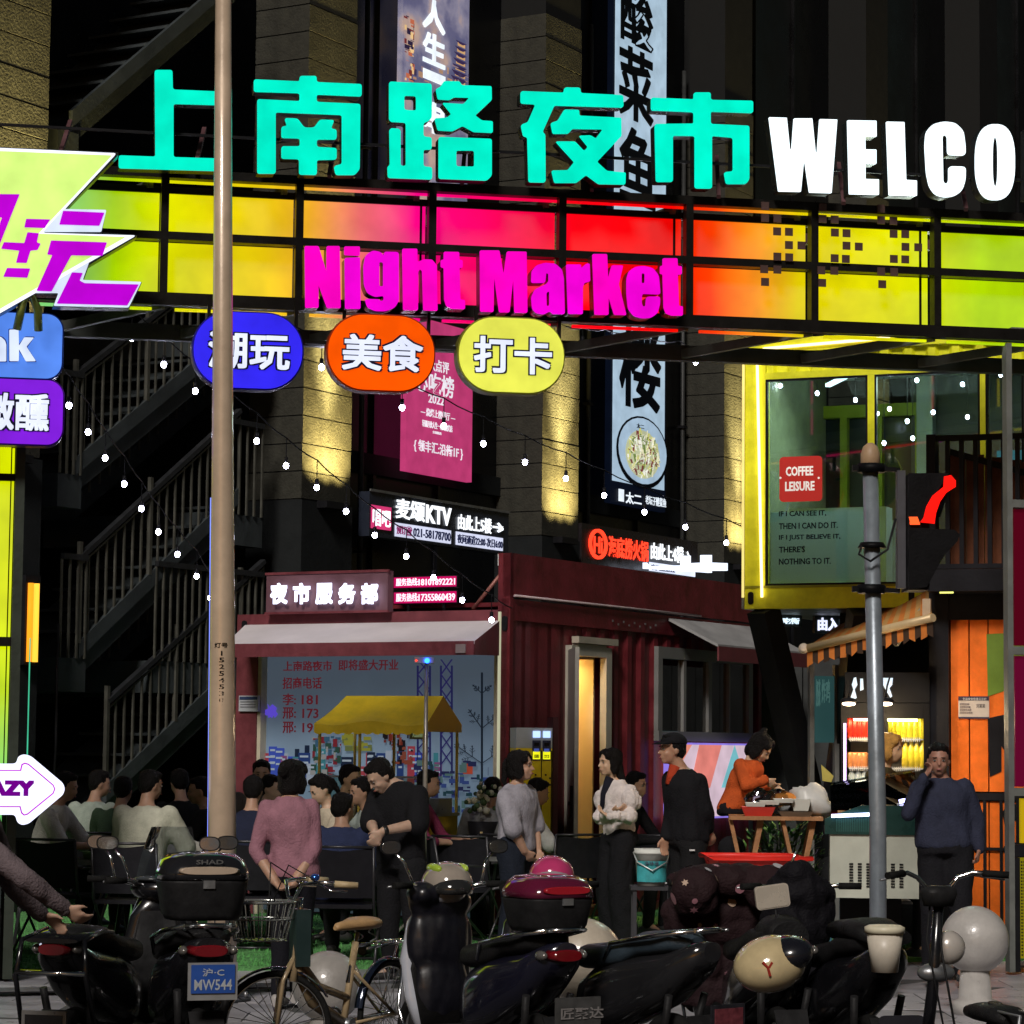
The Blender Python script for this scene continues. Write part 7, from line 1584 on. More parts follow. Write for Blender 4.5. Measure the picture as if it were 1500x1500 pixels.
def scooter(label, px_, py_, Y, deg, col=None, zref=.75, xref=-.72, topcase=None, rack='rail', plate=None, mirrors=True, shieldc=None, screen=False, wide=1., h=1., seatc=None, shield=True, platecol=None, extra=None, tail=True, chromebar=True):
    """px_,py_: photo pixel of the tail at height zref; deg: heading (180 = away from the camera)"""
    c = at(px_, py_, Y); f = facing(deg); root = V((c.x, Y, 0))-f*xref; root.z = -.15
    t = thing('electric_scooter', label, 'scooter', loc=root, rz=atan2(f.y, f.x), group='scooters parked in a row along the kerb')
    bp = P(col, .16, 0, .12, 0, 5, coat=.9, name='body_lacquer') if col else BP
    sc = P(shieldc, .18, 0, .12, 0, 5, coat=.9, name='shield_lacquer') if shieldc else bp
    k = h*1.0; Z = lambda z: z*k
    wheel(t, .66, .225); wheel(t, -.60, .225)
    W = wide
    m = MB(); m.loft([(-.88, 0, Z(.77), .06*W, .05, 2.3), (-.80, 0, Z(.73), .12*W, .09, 2.4), (-.62, 0, Z(.63), .145*W, .135, 2.6), (-.35, 0, Z(.55), .175*W, .18, 2.8), (-.12, 0, Z(.48), .16*W, .18, 3), (-.02, 0, Z(.45), .13*W, .15, 3)], 26); m.build('rear_body', bp, t)
    m = MB(); m.loft([(-.78, 0, Z(.81), .06*W, .03, 2.4), (-.68, 0, Z(.815), .125*W, .060, 2.6), (-.46, 0, Z(.79), .14*W, .065, 2.8), (-.36, 0, Z(.745), .155*W, .070, 2.8), (-.20, 0, Z(.715), .155*W, .072, 2.8), (-.02, 0, Z(.70), .13*W, .065, 2.6), (.05, 0, Z(.68), .07*W, .04, 2.2)], 26); m.build('seat', P(seatc, .4, 0, .2, .3, 16, name='seat_vinyl') if seatc else SEAT, t)
    MB().box(-.06, .40, -.14*W, .14*W, .24, .31).build('floorboard', BM, t)
    m = MB(); m.tube([(.66, -.06, .225), (.60, -.06, .55), (.50, 0, Z(.88))], .02, 8); m.tube([(.66, .06, .225), (.60, .06, .55), (.50, 0, Z(.88))], .02, 8); m.build('fork', STEEL, t)
    if shield:
        m = MB(); m.loft([(.27, .41, 0, .05, .15*W, 3), (.45, .46, 0, .055, .19*W, 3), (.65, .50, 0, .055, .20*W, 3), (Z(.85), .50, 0, .06, .16*W, 2.8), (Z(.97), .46, 0, .06, .09*W, 2.4)], 26, axis='z'); m.build('leg_shield', sc, t)
        m = MB(); m.loft([(.28, .375, 0, .012, .135*W, 3), (.6, .445, 0, .012, .17*W, 3), (Z(.88), .43, 0, .012, .12*W, 3)], 20, axis='z'); m.build('inner_panel', BM, t)
        m = MB(); n = 14; m.tube([(.66+.255*cos(R(20+i*140/n)), 0, .225+.27*sin(R(20+i*140/n))) for i in range(n+1)], [.03+.03*sin(pi*i/n) for i in range(n+1)], 10); m.build('front_fender', sc, t)
    m = MB(); m.ell((.44, 0, Z(1.0)), (.11, .14*W, .07), n=18); m.build('headset', sc, t)
    m = MB(); m.ell((.37, 0, Z(1.055)), (.06, .09, .018), n=16); m.build('dashboard', P((.04, .045, .05), .15, 0, .1, 0, 9), t)
    for s_ in (-1, 1):
        MB().tube([(.42, s_*.08, Z(1.02)), (.38, s_*.22, Z(1.05)), (.34, s_*.30, Z(1.05))], .014, 8).build('handlebar', CHROME if chromebar else BM, t)
        MB().tube([(.352, s_*.23, Z(1.05)), (.325, s_*.35, Z(1.05))], .019, 10).build('grip', TYRE, t); MB().tube([(.40, s_*.20, Z(1.05)), (.42, s_*.27, Z(1.045)), (.395, s_*.35, Z(1.04))], .006, 6).build('brake_lever', STEEL, t)
        if mirrors:
            MB().tube([(.37, s_*.21, Z(1.06)), (.40, s_*.25, Z(1.17)), (.41, s_*.30, Z(1.22))], .007, 6).build('mirror_stalk', CHROME, t)
            mm = MB(); mm.loft([(.40, s_*.33, Z(1.25), .062, .040, 2.6), (.425, s_*.33, Z(1.25), .055, .034, 2.6)], 18); mi = mm.build('mirror', BM, t); mg = MB(); mg.loft([(.397, s_*.33, Z(1.25), .055, .034, 2.6), (.3995, s_*.33, Z(1.25), .056, .035, 2.6)], 18); mg.build('mirror_glass', CHROME, mi)
    MB().ell((.545, 0, Z(.90)), (.035, .07, .05), n=14).build('headlight', CLEARL, t)
    if screen:
        m = MB(); n = 10; vs = []
        for i in range(n+1):
            for j in range(n+1):
                u = -1+2*i/n; v = j/n; vs.append((.50-.16*v-.05*u*u, u*.17*(1-.35*v*v), Z(.98)+.36*v))
        m.add(vs, [(i*(n+1)+j, (i+1)*(n+1)+j, (i+1)*(n+1)+j+1, i*(n+1)+j+1) for i in range(n) for j in range(n)], smooth=True); m.build('windscreen', GLASS((.85, .9, .95), .25, .9), t)
    if tail:
        m = MB(); m.loft([(-.90, 0, Z(.755), .070*W, .026, 2.6), (-.84, 0, Z(.755), .105*W, .040, 2.6)], 18); m.build('tail_light', REDL, t)
        for s_ in (-1, 1): m = MB(); m.ell((-.82, s_*.110*W, Z(.755)), (.05, .026, .026), n=12); m.build('indicator', CLEARL, t)
    # rear mudguard, swing arm, stand, silencer-like motor cover
    m = MB(); m.add([(-.80, -.09, .45), (-.80, .09, .45), (-.95, .08, .22), (-.95, -.08, .22), (-.785, -.09, .45), (-.785, .09, .45), (-.935, .08, .22), (-.935, -.08, .22)], [(0, 1, 2, 3), (4, 7, 6, 5), (0, 4, 5, 1), (1, 5, 6, 2), (2, 6, 7, 3), (3, 7, 4, 0)]); m.build('rear_mudguard', BM, t)
    for s_ in (-1, 1): MB().tube([(-.15, s_*.09, .28), (-.6, s_*.09, .225)], .022, 8).build('swing_arm', BM, t); MB().tube([(-.62, s_*.10, .25), (-.70, s_*.13, Z(.55))], .020, 10).build('shock_absorber', BM, t)
    MB().tube([(-.3, .11, .26), (-.42, .18, .01)], .012, 6).build('side_stand', STEEL, t)
    # crash bars
    for s_ in (-1, 1):
        MB().tube([(-.45, s_*.17*W, .32), (-.3, s_*.215*W, .24), (.05, s_*.215*W, .21), (.40, s_*.21*W, .24), (.50, s_*.21*W, .40), (.50, s_*.19*W, .62)], .011, 8).build('crash_bar', CHROME, t)
    if rack == 'rail':
        for s_ in (-1, 1): MB().tube([(-.25, s_*.15*W, Z(.70)), (-.32, s_*.175*W, Z(.79)), (-.60, s_*.17*W, Z(.84)), (-.86, s_*.11*W, Z(.88))], .012, 8).build('grab_rail', CHROME, t)
        MB().tube([(-.86, .11*W, Z(.88)), (-.90, 0, Z(.885)), (-.86, -.11*W, Z(.88))], .012, 8).build('grab_rail', CHROME, t)
        for u in (-.5, 0, .5): MB().tube([(-.66, u*.2, Z(.845)), (-.89, u*.2, Z(.88))], .008, 6).build('rack_bar', STEEL, t)
    if topcase:
        tc = dict(c=(.012, .012, .014), w=.24, l=.40, hh=.30, x=-.80, band=None); tc.update(topcase)
        z0 = Z(.90) if 'z' not in tc else tc['z']; x = tc['x']; l = tc['l']/2; w_ = tc['w']; hh = tc['hh']
        m = MB(); m.loft([(z0, x, 0, l*.82, w_*.80, 3.2), (z0+.03, x, 0, l*.90, w_*.88, 3.4), (z0+hh*.55, x, 0, l, w_, 3.6), (z0+hh*.60, x, 0, l*1.0, w_*1.0, 3.6)], 32, axis='z'); cs = m.build('case_tub', BM, t)
        lidm = P(tc['c'], .1, 0, .1, 0, 5, coat=1., name='case_lacquer')
        m = MB(); m.loft([(z0+hh*.605, x, 0, l*1.03, w_*1.03, 3.6), (z0+hh*.72, x, 0, l*1.01, w_*1.01, 3.4), (z0+hh*.88, x, 0, l*.92, w_*.92, 3.0), (z0+hh*.97, x+.01, 0, l*.74, w_*.74, 2.8), (z0+hh, x+.02, 0, l*.4, w_*.4, 2.5)], 32, axis='z'); m.build('case_lid', lidm, t)
        m = MB(); m.loft([(x-l*1.04, 0, z0+hh*.74, w_*.62, .018, 3), (x-l*.98, 0, z0+hh*.74, w_*.70, .022, 3)], 18); m.build('case_reflector', tc['band'] or P((.5, .42, .33), .3, 0, .1), t)
        m = MB(); m.box(x-l*1.04, x-l*.98, -.03, .03, z0+hh*.48, z0+hh*.6); m.build('case_lock', STEEL, t)
        if tc.get('text'):
            vs, fs = text_mesh(tc['text'], .02, .004); a0 = min(v[0] for v in vs); a1 = max(v[0] for v in vs); b1 = max(v[1] for v in vs); m = MB()
            m.add([(x-l*1.02-.004, .07-(v[0]-a0)/(a1-a0)*.14, z0+hh*.84+v[1]/b1*.022) for v in vs], fs); m.build('case_lettering', P((.3, .3, .3), .4, .5, 0), t)
    if plate:
        pz = Z(.62); pc = P(platecol or (.02, .07, .30), .35, 0, .1, 0, 9, name='plate_enamel')
        pl = MB().box(-.975, -.965, -.11, .11, pz-.065, pz+.075).build('number_plate', pc, t)
        MB().box(-.965, -.955, -.125, .125, pz-.10, pz+.085).build('plate_holder', P((.3, .3, .3), .4, .4, .1), t)
        wt = P((.65, .68, .7), .4, 0, 0, name='plate_white')
        for s_, z0_, z1_, w_ in ((plate[0], .018, .058, .055), (plate[1], -.050, .004, .095)):
            vs, fs = text_mesh(s_, .015, .004); a0 = min(v[0] for v in vs); a1 = max(v[0] for v in vs); b0 = min(v[1] for v in vs); b1 = max(v[1] for v in vs); m = MB()
            m.add([(-.978, w_-(v[0]-a0)/(a1-a0)*2*w_, pz+z0_+(v[1]-b0)/(b1-b0)*(z1_-z0_)) for v in vs], fs); m.build('plate_lettering', wt, pl)
    if extra: extra(t, Z)
    return t
def s1x(t, Z):
    for s_ in (-1, 1): MB().tube([(-.55, s_*.19, .35), (-.80, s_*.20, .38), (-.90, s_*.19, .62), (-.88, s_*.17, Z(.80)), (-.6, s_*.16, Z(.84))], .014, 8).build('guard_bar', BP, t)
    MB().tube([(-.905, .19, .64), (-.905, -.19, .64)], .013, 8).build('guard_bar', CHROME, t)
    m = MB(); m.loft([(-.90, 0, Z(.80), .14, .012, 3), (-.60, 0, Z(.83), .16, .02, 3), (-.45, 0, Z(.82), .15, .015, 3)], 18); m.build('rear_carrier', BP, t)
    MB().box(-.97, -.955, -.12, .12, .30, .46).build('plate_frame', P((.2, .2, .2), .3, .5, .1), t); MB().box(-.976, -.971, -.10, .10, .33, .44).build('dark_plate', BP, t)
    MB().box(-.99, -.98, -.13, .13, .05, .28).build('mud_flap', P((.03, .018, .015), .6, 0, .3, 0, 14), t)
scooter('black electric scooter at the left end with a guarded tail and dark number plate', 88, 1362, 13.9, 165, zref=.84, xref=-.80, rack='none', extra=s1x, wide=1.0)
scooter('big black scooter with a rounded top case, windscreen and blue number plate', 304, 1362, 13.9, -163, zref=.82, xref=-.80, plate=('沪·C', 'MW544'), screen=True, topcase=dict(w=.225, l=.40, hh=.34, x=-.62, text='SHAD', band=P((.42, .33, .25), .3, 0, .1), z=.90), wide=1.15)
def s3x(t, Z):
    # wind apron over the bars and a pale helmet hanging on it
    mb = MB(); mb.ell((.45, .0, Z(.95)), (.09, .20, .10)); mb.ell((.46, 0, Z(.75)), (.10, .20, .25)); mb.ell((.44, 0, .50), (.08, .17, .22)); mb.ell((.42, .12, Z(1.0)), (.10, .1, .07))
    link('wind_apron', remesh(mb, .014, 4, .012, 31, (9, 9, 3)), t).data.materials.append(P((.006, .006, .010), .38, 0, .2, .05, 5, coat=.25, name='rain_cloth'))
    MB().box(-.99, -.98, -.13, .13, .26, .56).build('mud_flap', P((.05, .05, .05), .6, 0, .3, 0, 14), t)
    vs, fs = text_mesh('匠聚达', .02, .004); m = MB(); m.add([(-.996, .11-v[0]*.085, .46+v[1]*.06) for v in vs], fs); m.build('flap_lettering', P((.35, .33, .33), .5, 0, 0), t)
    m = MB(); m.box(-.996, -.991, -.10, .10, .34, .42); m.build('flap_patch', P((.3, .06, .08), .5, 0, .4, 0, 30), t)
s3 = scooter('dark blue scooter with a pale front shield and a maroon top case', 822, 1378, 13.8, -150, zref=.82, xref=-.82, col=(.010, .010, .02), shieldc=(.40, .42, .48), topcase=dict(c=(.10, .008, .03), w=.20, l=.40, hh=.28, x=-.68, z=.87, band=P((.35, .01, .02), .2, 0, 0, coat=1.)), extra=s3x, wide=1.05)
scooter('black scooter with a teal grey saddle and a long chrome grab rail', 1040, 1348, 13.9, -138, zref=.88, xref=-.86, col=(.014, .014, .016), seatc=(.03, .045, .06), extra=lambda t, Z: (MB().box(-.99, -.98, -.12, .12, .28, .52).build('mud_flap', P((.02, .02, .025), .5, 0, .4, 0, 25), t), MB().box(-.996, -.991, -.10, .10, .40, .50).build('flap_patch', P((.14, .03, .04), .5, 0, .4, 0, 30), t), MB().box(-.996, -.991, -.10, .10, .30, .385).build('flap_patch', P((.10, .10, .11), .5, 0, .4, 0, 30), t)), mirrors=False, tail=False)
def s5x(t, Z):
    mb = MB(); mb.ell((.34, 0, Z(1.06)), (.16, .36, .10)); mb.ell((.46, 0, Z(.86)), (.16, .36, .22)); mb.ell((.48, 0, .62), (.13, .34, .24)); mb.ell((.25, -.22, Z(1.0)), (.16, .14, .14)); mb.ell((.25, .22, Z(1.0)), (.16, .14, .14)); mb.ell((.47, 0, .45), (.11, .30, .16))
    me = remesh(mb, .013, 3, .03, 57, (7, 7, 5)); q = link('quilted_apron', me, t); me.materials.append(cloth((.022, .011, .013), .7))
    # printed leaves and dots lying on the quilt
    r_ = random.Random(8); vs = [v for v in me.vertices if v.normal.x < .3 and v.co.z > .55]
    for i in range(26):
        v = r_.choice(vs); n_ = v.normal; a = n_.orthogonal().normalized(); b = n_.cross(a); rr_ = r_.uniform(.012, .038); k = 12 if i % 2 else 10; m = MB()
        m.add([v.co+n_*.006]+[v.co+n_*.005+(a*cos(2*pi*j/k)+b*sin(2*pi*j/k))*rr_*(1 if j % 2 else .5 if i % 2 else .95) for j in range(k)], [(0, 1+j, 1+(j+1) % k) for j in range(k)]); m.build('leaf_print', P([(.35, .33, .36), (.35, .16, .20), (.40, .28, .20)][i % 3], .5, 0, .1), q)
def s5(t, Z):
    s5x(t, Z)
    m = MB(); m.loft([(-.40, 0, Z(.80), .10, .05, 2.3), (-.62, 0, Z(.84), .13, .09, 2.4), (-.80, 0, Z(.82), .10, .08, 2.3)], 20); m.build('passenger_backrest', SEAT, t)
    MB().box(-.99, -.98, -.12, .12, .05, .3).build('mud_flap', P((.02, .02, .02), .6, 0, .3), t)
    MB().tube([(.34, -.30, Z(1.1)), (.30, -.36, Z(1.16)), (.28, -.38, Z(1.22))], .008, 6).build('mirror_stalk', CHROME, t)
scooter('black scooter under a dark quilted apron printed with pale leaves', 1158, 1400, 14.3, -168, zref=.62, xref=-.80, col=(.010, .010, .012), shieldc=(.012, .012, .012), extra=s5, rack='none', mirrors=False, wide=1.05)
# its big square mirror, pale coloured
def s6x(t, Z):
    mb = MB(); mb.ell((.34, 0, Z(1.02)), (.15, .19, .12)); mb.ell((.32, .03, Z(1.11)), (.10, .12, .09)); mb.ell((.38, 0, Z(.88)), (.16, .22, .24)); mb.ell((.42, 0, .60), (.14, .23, .28)); mb.ell((.44, 0, .40), (.1, .2, .2))
    link('hooded_rain_cover', remesh(mb, .014, 3, .03, 77, (8, 8, 5)), t).data.materials.append(cloth((.007, .0065, .009), .7))
    m = MB(); m.loft([(-.85, 0, Z(.85), .12, .04, 2.6), (-.6, 0, Z(.88), .15, .06, 2.8), (-.35, 0, Z(.86), .14, .055, 2.6)], 20); m.build('rear_seat', SEAT, t)
    m = MB(); m.prism(rpoly([(-.12, .30), (.12, .30), (.15, .05), (.10, -.02), (-.10, -.02), (-.15, .05)], .03), -.006, .006); m.v = [(-.99+y, x, .18+z) for x, y, z in m.v]; m.build('flap_panel', P((.02, .02, .025), .4, 0, .2), t)
    for i in range(7): MB().ell((-.999, -.08+.055*(i % 4), .24+.05*(i//4)), (.003, .022, .018), n=10, m=6).build('flap_print', P((.10, .09, .08), .5, 0, .3), t)
    m = MB(); m.tube([(-1.0, x, .18+z) for x, z in ((-.12, .10), (-.14, .04), (-.09, -.01), (0, -.02), (.09, -.01), (.14, .04), (.12, .10))], .006, 6); m.build('flap_trim', P((.4, .36, .25), .4, .2, 0), t)
scooter('black scooter covered by a hooded rain cape with two stepped saddles', 1300, 1362, 13.9, -164, zref=.80, xref=-.82, extra=s6x, rack='none', mirrors=False, tail=False)
# square mirror seen over the cream scooter belongs to a stalk on it
sm_ = at(1131, 1313, 14.4); t = thing('rear_view_mirror', 'pale square rear view mirror on a thin stalk before the dark quilted apron', 'mirror', loc=tuple(sm_))
m = MB(); m.prism(rrect(-.09, .09, -.062, .060, .02), -.012, .012); o = m.build('housing', P((.45, .40, .34), .35, .1, .1, 0, 5), t); m = MB(); m.prism(rrect(-.083, .083, -.056, .054, .018), -.016, -.0125); m.build('glass', P((.50, .45, .38), .25, .3, .1, 0, 6), t)
MB().tube([(.01, 0, -.05), (.01, .02, -.2), (.0, .1, -.32)], .006, 6).build('stalk', BLACK, t); t.rotation_euler = (0, R(-8), .15)

# ---- helmets lying on the scooters
def helmet(px_, py_, Y, r_, col, label, vis=(.02, .02, .02), col2=None, rz=0.):
    c = at(px_, py_, Y); t = thing('helmet', label, 'helmet', loc=tuple(c), rz=rz)
    m = MB(); m.ell((0, 0, 0), (r_, r_*1.12, r_*.9), n=24, m=16, zlo=-.35); m.build('shell', P(col, .12, 0, .15, 0, 6, coat=1., name='helmet_lacquer'), t)
    m = MB(); m.ell((0, -.03, -.02), (r_*.92, r_*1.12, r_*.62), n=20, m=12, zlo=-.3); m.build('visor', P(vis, .08, 0, .05, 0, 9, coat=1.), t)
    if col2:
        for s_ in (-1, 1): m = MB(); m.ell((s_*r_*.55, 0, r_*.62), (r_*.2, r_*.7, r_*.22), n=12, m=8, M=Matrix.Rotation(s_*.5, 3, 'Y')); m.build('stripe', P(col2, .2, 0, .1, coat=.8), t)
    MB().tube([(-r_*.8, 0, -.05), (-r_*.3, -.02, -.16), (r_*.3, -.02, -.16), (r_*.8, 0, -.05)], .008, 6).build('strap', BM, t)
helmet(655, 1296, 14.9, .14, (.30, .26, .22), 'pale helmet with a yellow and blue flash hanging over the dark blue scooter', col2=(.35, .5, .05), rz=.4)
helmet(808, 1283, 14.5, .12, (.45, .04, .14), 'small pink and red helmet lying behind the maroon top case', vis=(.3, .25, .28))

c = at(1128, 1412, 13.3); t = thing('helmet', 'large cream helmet with a red emblem and dark opening on the quilted scooter tail', 'helmet', loc=tuple(c), rz=.5)
m = MB(); m.ell((0, 0, 0), (.185, .17, .135), n=30, m=18, M=Matrix.Rotation(R(-14), 3, 'Y')); m.build('shell', P((.52, .42, .24), .14, 0, .15, 0, 6, coat=1., name='cream_lacquer'), t)
m = MB(); m.ell((.062, -.050, .050), (.122, .145, .088), n=24, m=14, M=Matrix.Rotation(R(-14), 3, 'Y')); m.build('opening', P((.008, .008, .012), .25, 0, .1, coat=.6), t)
m = MB(); m.tube([(-.125, -.122, .02), (-.105, -.137, -.005), (-.095, -.142, -.045)], .007, 5); m.tube([(-.085, -.143, .02), (-.10, -.139, -.005)], .007, 5); m.build('emblem', P((.30, .03, .02), .3, 0, 0), t)

# ================================================================ BICYCLE
BF = P((.42, .31, .18), .3, .1, .15, 0, 6, coat=.6, name='tan_frame'); TAN = P((.42, .26, .12), .45, 0, .2, .2, 12, name='tan_leather')
c = at(530, 1352, 15.2); f = facing(-30); root = V((c.x, 15.2, -.15))+f*.22
t = thing('bicycle', 'tan step through bicycle with wire basket, tan saddle and chrome mudguards', 'bicycle', loc=(root.x, root.y, -.15), rz=atan2(f.y, f.x))
hz = c.z+.15; RW = .30
wheel(t, -.50, RW, spokes=28, w_=.018, rim=CHROME)
ST = Matrix.Translation((.42, 0, 0)) @ Matrix.Rotation(R(-48), 4, 'Z') @ Matrix.Translation((-.42, 0, 0))
wheel(t, .52, RW, spokes=28, w_=.018, rim=CHROME, M=ST)
for x, M_, a0, a1 in ((-.5, None, 10, 190), (.52, ST, 0, 150)):
    m = MB(); n = 20; vs = []
    for i in range(n+1):
        a = R(a0+(a1-a0)*i/n)
        for j in (-1, -.5, 0, .5, 1): vs.append((x+(RW+.022-.012*j*j)*cos(a), j*.026, RW+(RW+.022-.012*j*j)*sin(a)))
    m.add(vs, [(i*5+j, i*5+j+1, i*5+j+6, i*5+j+5) for i in range(n) for j in range(4)], smooth=True)
    if M_: m.xf(M_)
    m.build('mudguard', P((.02, .03, .06), .1, .6, .1, 0, 6, coat=1., name='blue_black_mudguard'), t)
sb = V((-.16, 0, hz-.10)); bb = V((-.05, 0, .28)); hd_ = V((.42, 0, .62)); hd2 = V((.38, 0, .86))
MB().tube([hd_, V((.25, 0, .42)), bb], [.03, .034, .034], 12).build('down_tube', BF, t); MB().tube([bb, sb], .02, 10).build('seat_tube', BF, t); MB().tube([hd_+V((0, 0, .06)), V((.2, 0, .50)), V((-.08, 0, .42))], .022, 10).build('top_tube', BF, t); MB().tube([hd_-V((-.02, 0, .08)), hd2], .022, 10).build('head_tube', BF, t)
for s_ in (-1, 1):
    MB().tube([bb+V((0, s_*.03, 0)), (-.5, s_*.05, RW)], .010, 8).build('chain_stay', BF, t); MB().tube([V((-.12, s_*.02, .56)), (-.5, s_*.05, RW)], .009, 8).build('seat_stay', BF, t)
    m = MB(); m.tube([(.52, s_*.05, RW), (.49, s_*.05, .55), (.42, 0, .68)], .012, 8); m.xf(ST); m.build('fork_blade', BF, t)
MB().tube([bb+V((0, -.06, 0)), bb+V((0, .06, 0))], .035, 12).build('bottom_bracket', STEEL, t); m = MB(); m.tube([(bb.x+.085*cos(2*pi*i/24), -.065, bb.z+.085*sin(2*pi*i/24)) for i in range(24)], .008, 6, closed=True); m.build('chainring', STEEL, t)
for s_ in (-1, 1): MB().bar(bb+V((0, s_*.075, 0)), bb+V((s_*.12, s_*.085, -.10)), .02).build('crank', STEEL, t); MB().box(bb.x+s_*.12-.04, bb.x+s_*.12+.04, s_*.13-.045, s_*.13+.045, bb.z-.115, bb.z-.09).build('pedal', BM, t)
MB().tube([(-.09, 0, .5), sb+V((-.02, 0, .05))], .013, 8).build('seat_post', CHROME, t)
m = MB(); m.loft([(-.32, 0, hz-.01, .05, .02, 2.2), (-.28, 0, hz, .098, .035, 2.4), (-.18, 0, hz, .09, .036, 2.4), (-.08, 0, hz-.005, .045, .028, 2.4), (.02, 0, hz-.01, .024, .022, 2.2), (.045, 0, hz-.015, .012, .012, 2)], 22); m.build('saddle', TAN, t)
for s_ in (-1, 1): m = MB(); m.tube([(-.26+.022*cos(a/2), s_*.045+.022*sin(a/2), hz-.10+.005*a) for a in range(14)], .004, 5); m.build('saddle_spring', STEEL, t)
bar_ = MB(); hb_ = hd2+V((-.02, 0, .17)); 
def hbm(m, nm, mt): m.xf(Matrix.Translation(hd2) @ Matrix.Rotation(R(-40), 4, 'Z') @ Matrix.Translation(-hd2)); return m.build(nm, mt, t)
for s_ in (-1, 1):
    m = MB(); m.tube([hd2+V((0, 0, .10)), hd2+V((.05, s_*.06, .12)), hd2+V((.04, s_*.16, .20)), hd2+V((-.06, s_*.24, .21)), hd2+V((-.14, s_*.27, .20))], .011, 10); hbm(m, 'handlebar', CHROME)
    m = MB(); m.tube([hd2+V((-.11, s_*.262, .203)), hd2+V((-.23, s_*.285, .195))], .018, 12); hbm(m, 'grip', P((.46, .35, .2), .5, 0, .2, .2, 14))
    m = MB(); m.tube([hd2+V((-.04, s_*.235, .20)), hd2+V((-.08, s_*.29, .17)), hd2+V((-.17, s_*.30, .165))], .006, 6); hbm(m, 'brake_lever', CHROME)
    m = MB(); m.tube([hd2+V((-.05, s_*.24, .2)), hd2+V((.12, s_*.18, .30)), hd2+V((.16, s_*.05, .12)), hd2+V((.08, 0, -.1))], .004, 5); hbm(m, 'brake_cable', BM)
m = MB(); m.tube([hd2, hd2+V((0, 0, .12))], .014, 8); hbm(m, 'stem', CHROME)
m = MB(); m.ell(hd2+V((-.02, .20, .235)), (.026, .026, .02), n=12); hbm(m, 'bell', P((.05, .15, .6), .1, .8, 0))
# wire basket
m = MB(); C_ = hd2+V((.22, 0, 0)); rings = [(.0, .19, .15), (-.09, .175, .135), (-.2, .14, .11)]
for dz, a, b in rings: m.tube([C_+V((a*cos(2*pi*i/24), b*sin(2*pi*i/24), dz+.10)) for i in range(24)], .005 if dz else .008, 6, closed=True)
for i in range(24): a = 2*pi*i/24; m.tube([C_+V((.19*cos(a), .15*sin(a), .10)), C_+V((.14*cos(a), .11*sin(a), -.10))], .0028, 4)
for i in range(-4, 5): m.tube([C_+V((i*.03, -.10, -.10)), C_+V((i*.03, .10, -.10))], .0028, 4)
hbm(m, 'wire_basket', P((.5, .52, .5), .25, .8, .1))
m = MB(); m.box(hd2.x-.04, hd2.x+.04, -.07, .07, hd2.z-.24, hd2.z+.06); hbm(m, 'lock_panel', P((.015, .03, .03), .35, 0, .1))
for s_ in (-1, 1): MB().tube([(-.20, s_*.05, .68), (-.52, s_*.06, .70), (-.70, s_*.05, .70)], .008, 6).build('rear_rack', CHROME, t); MB().tube([(-.68, s_*.05, .70), (-.5, s_*.055, RW)], .006, 6).build('rack_stay', CHROME, t)
for k in range(4): MB().tube([(-.30-k*.12, -.055, .70), (-.30-k*.12, .055, .70)], .005, 6).build('rack_bar', CHROME, t)
MB().box(-.845, -.83, -.025, .025, .40, .50).build('red_reflector', REDL, t); MB().tube([(-.52, .07, .28), (-.62, .16, .01)], .008, 6).build('kickstand', CHROME, t)

# ================================================================ ELECTRIC BIKE AT THE RIGHT
c = at(1372, 1300, 13.6); f = facing(-162); root = V((c.x, 13.6, -.15))-f*.35
t = thing('electric_bike', 'small electric bike with bent handlebars and a white lidded storage bucket', 'electric bike', loc=root, rz=atan2(f.y, f.x))
hz = c.z+.15
wheel(t, .55, .21, w_=.03); wheel(t, -.50, .21, w_=.03)
MB().tube([(.50, 0, .25), (.40, 0, .60), (.33, 0, hz-.08)], [.03, .03, .026], 12).build('steering_column', BP, t)
MB().loft([(hz-.09, .33, 0, .055, .075, 2.4), (hz-.03, .33, 0, .07, .095, 2.4), (hz, .33, 0, .06, .085, 2.4), (hz+.01, .33, 0, .04, .06, 2.4)], 20, axis='z').build('display_pod', BM, t)
for s_ in (-1, 1):
    MB().tube([(.33, s_*.04, hz-.03), (.34, s_*.11, hz+.05), (.31, s_*.18, hz+.075), (.26, s_*.24, hz+.07)], .012, 10).build('handlebar', CHROME, t)
    MB().tube([(.28, s_*.215, hz+.072), (.22, s_*.33, hz+.065)], .018, 10).build('grip', TYRE, t); MB().tube([(.31, s_*.19, hz+.06), (.33, s_*.26, hz+.05), (.28, s_*.34, hz+.04)], .006, 6).build('brake_lever', STEEL, t)
MB().tube([(.33, 0, hz-.1), (.2, .05, hz-.3), (.1, .02, .4)], .006, 6).build('cable', BM, t); MB().tube([(.35, .03, hz-.02), (.30, .08, hz-.25), (.2, .03, .4)], .005, 6).build('cable', BM, t)
MB().loft([(hz-.42, .48, .22, .065, .065, 2), (hz-.23, .48, .22, .09, .09, 2)], 20, axis='z').build('storage_bucket', P((.55, .50, .42), .4, 0, .15), t)
MB().loft([(hz-.228, .48, .22, .10, .10, 2), (hz-.20, .48, .22, .10, .10, 2), (hz-.19, .48, .22, .08, .08, 2)], 20, axis='z').build('bucket_lid', P((.60, .56, .42), .35, 0, .1), t)
m = MB(); m.loft([(-.45, 0, .54, .06, .03, 2.3), (-.35, 0, .56, .10, .045, 2.4), (-.15, 0, .56, .09, .045, 2.4), (0, 0, .55, .04, .03, 2.2)], 18); m.build('saddle', SEAT, t)
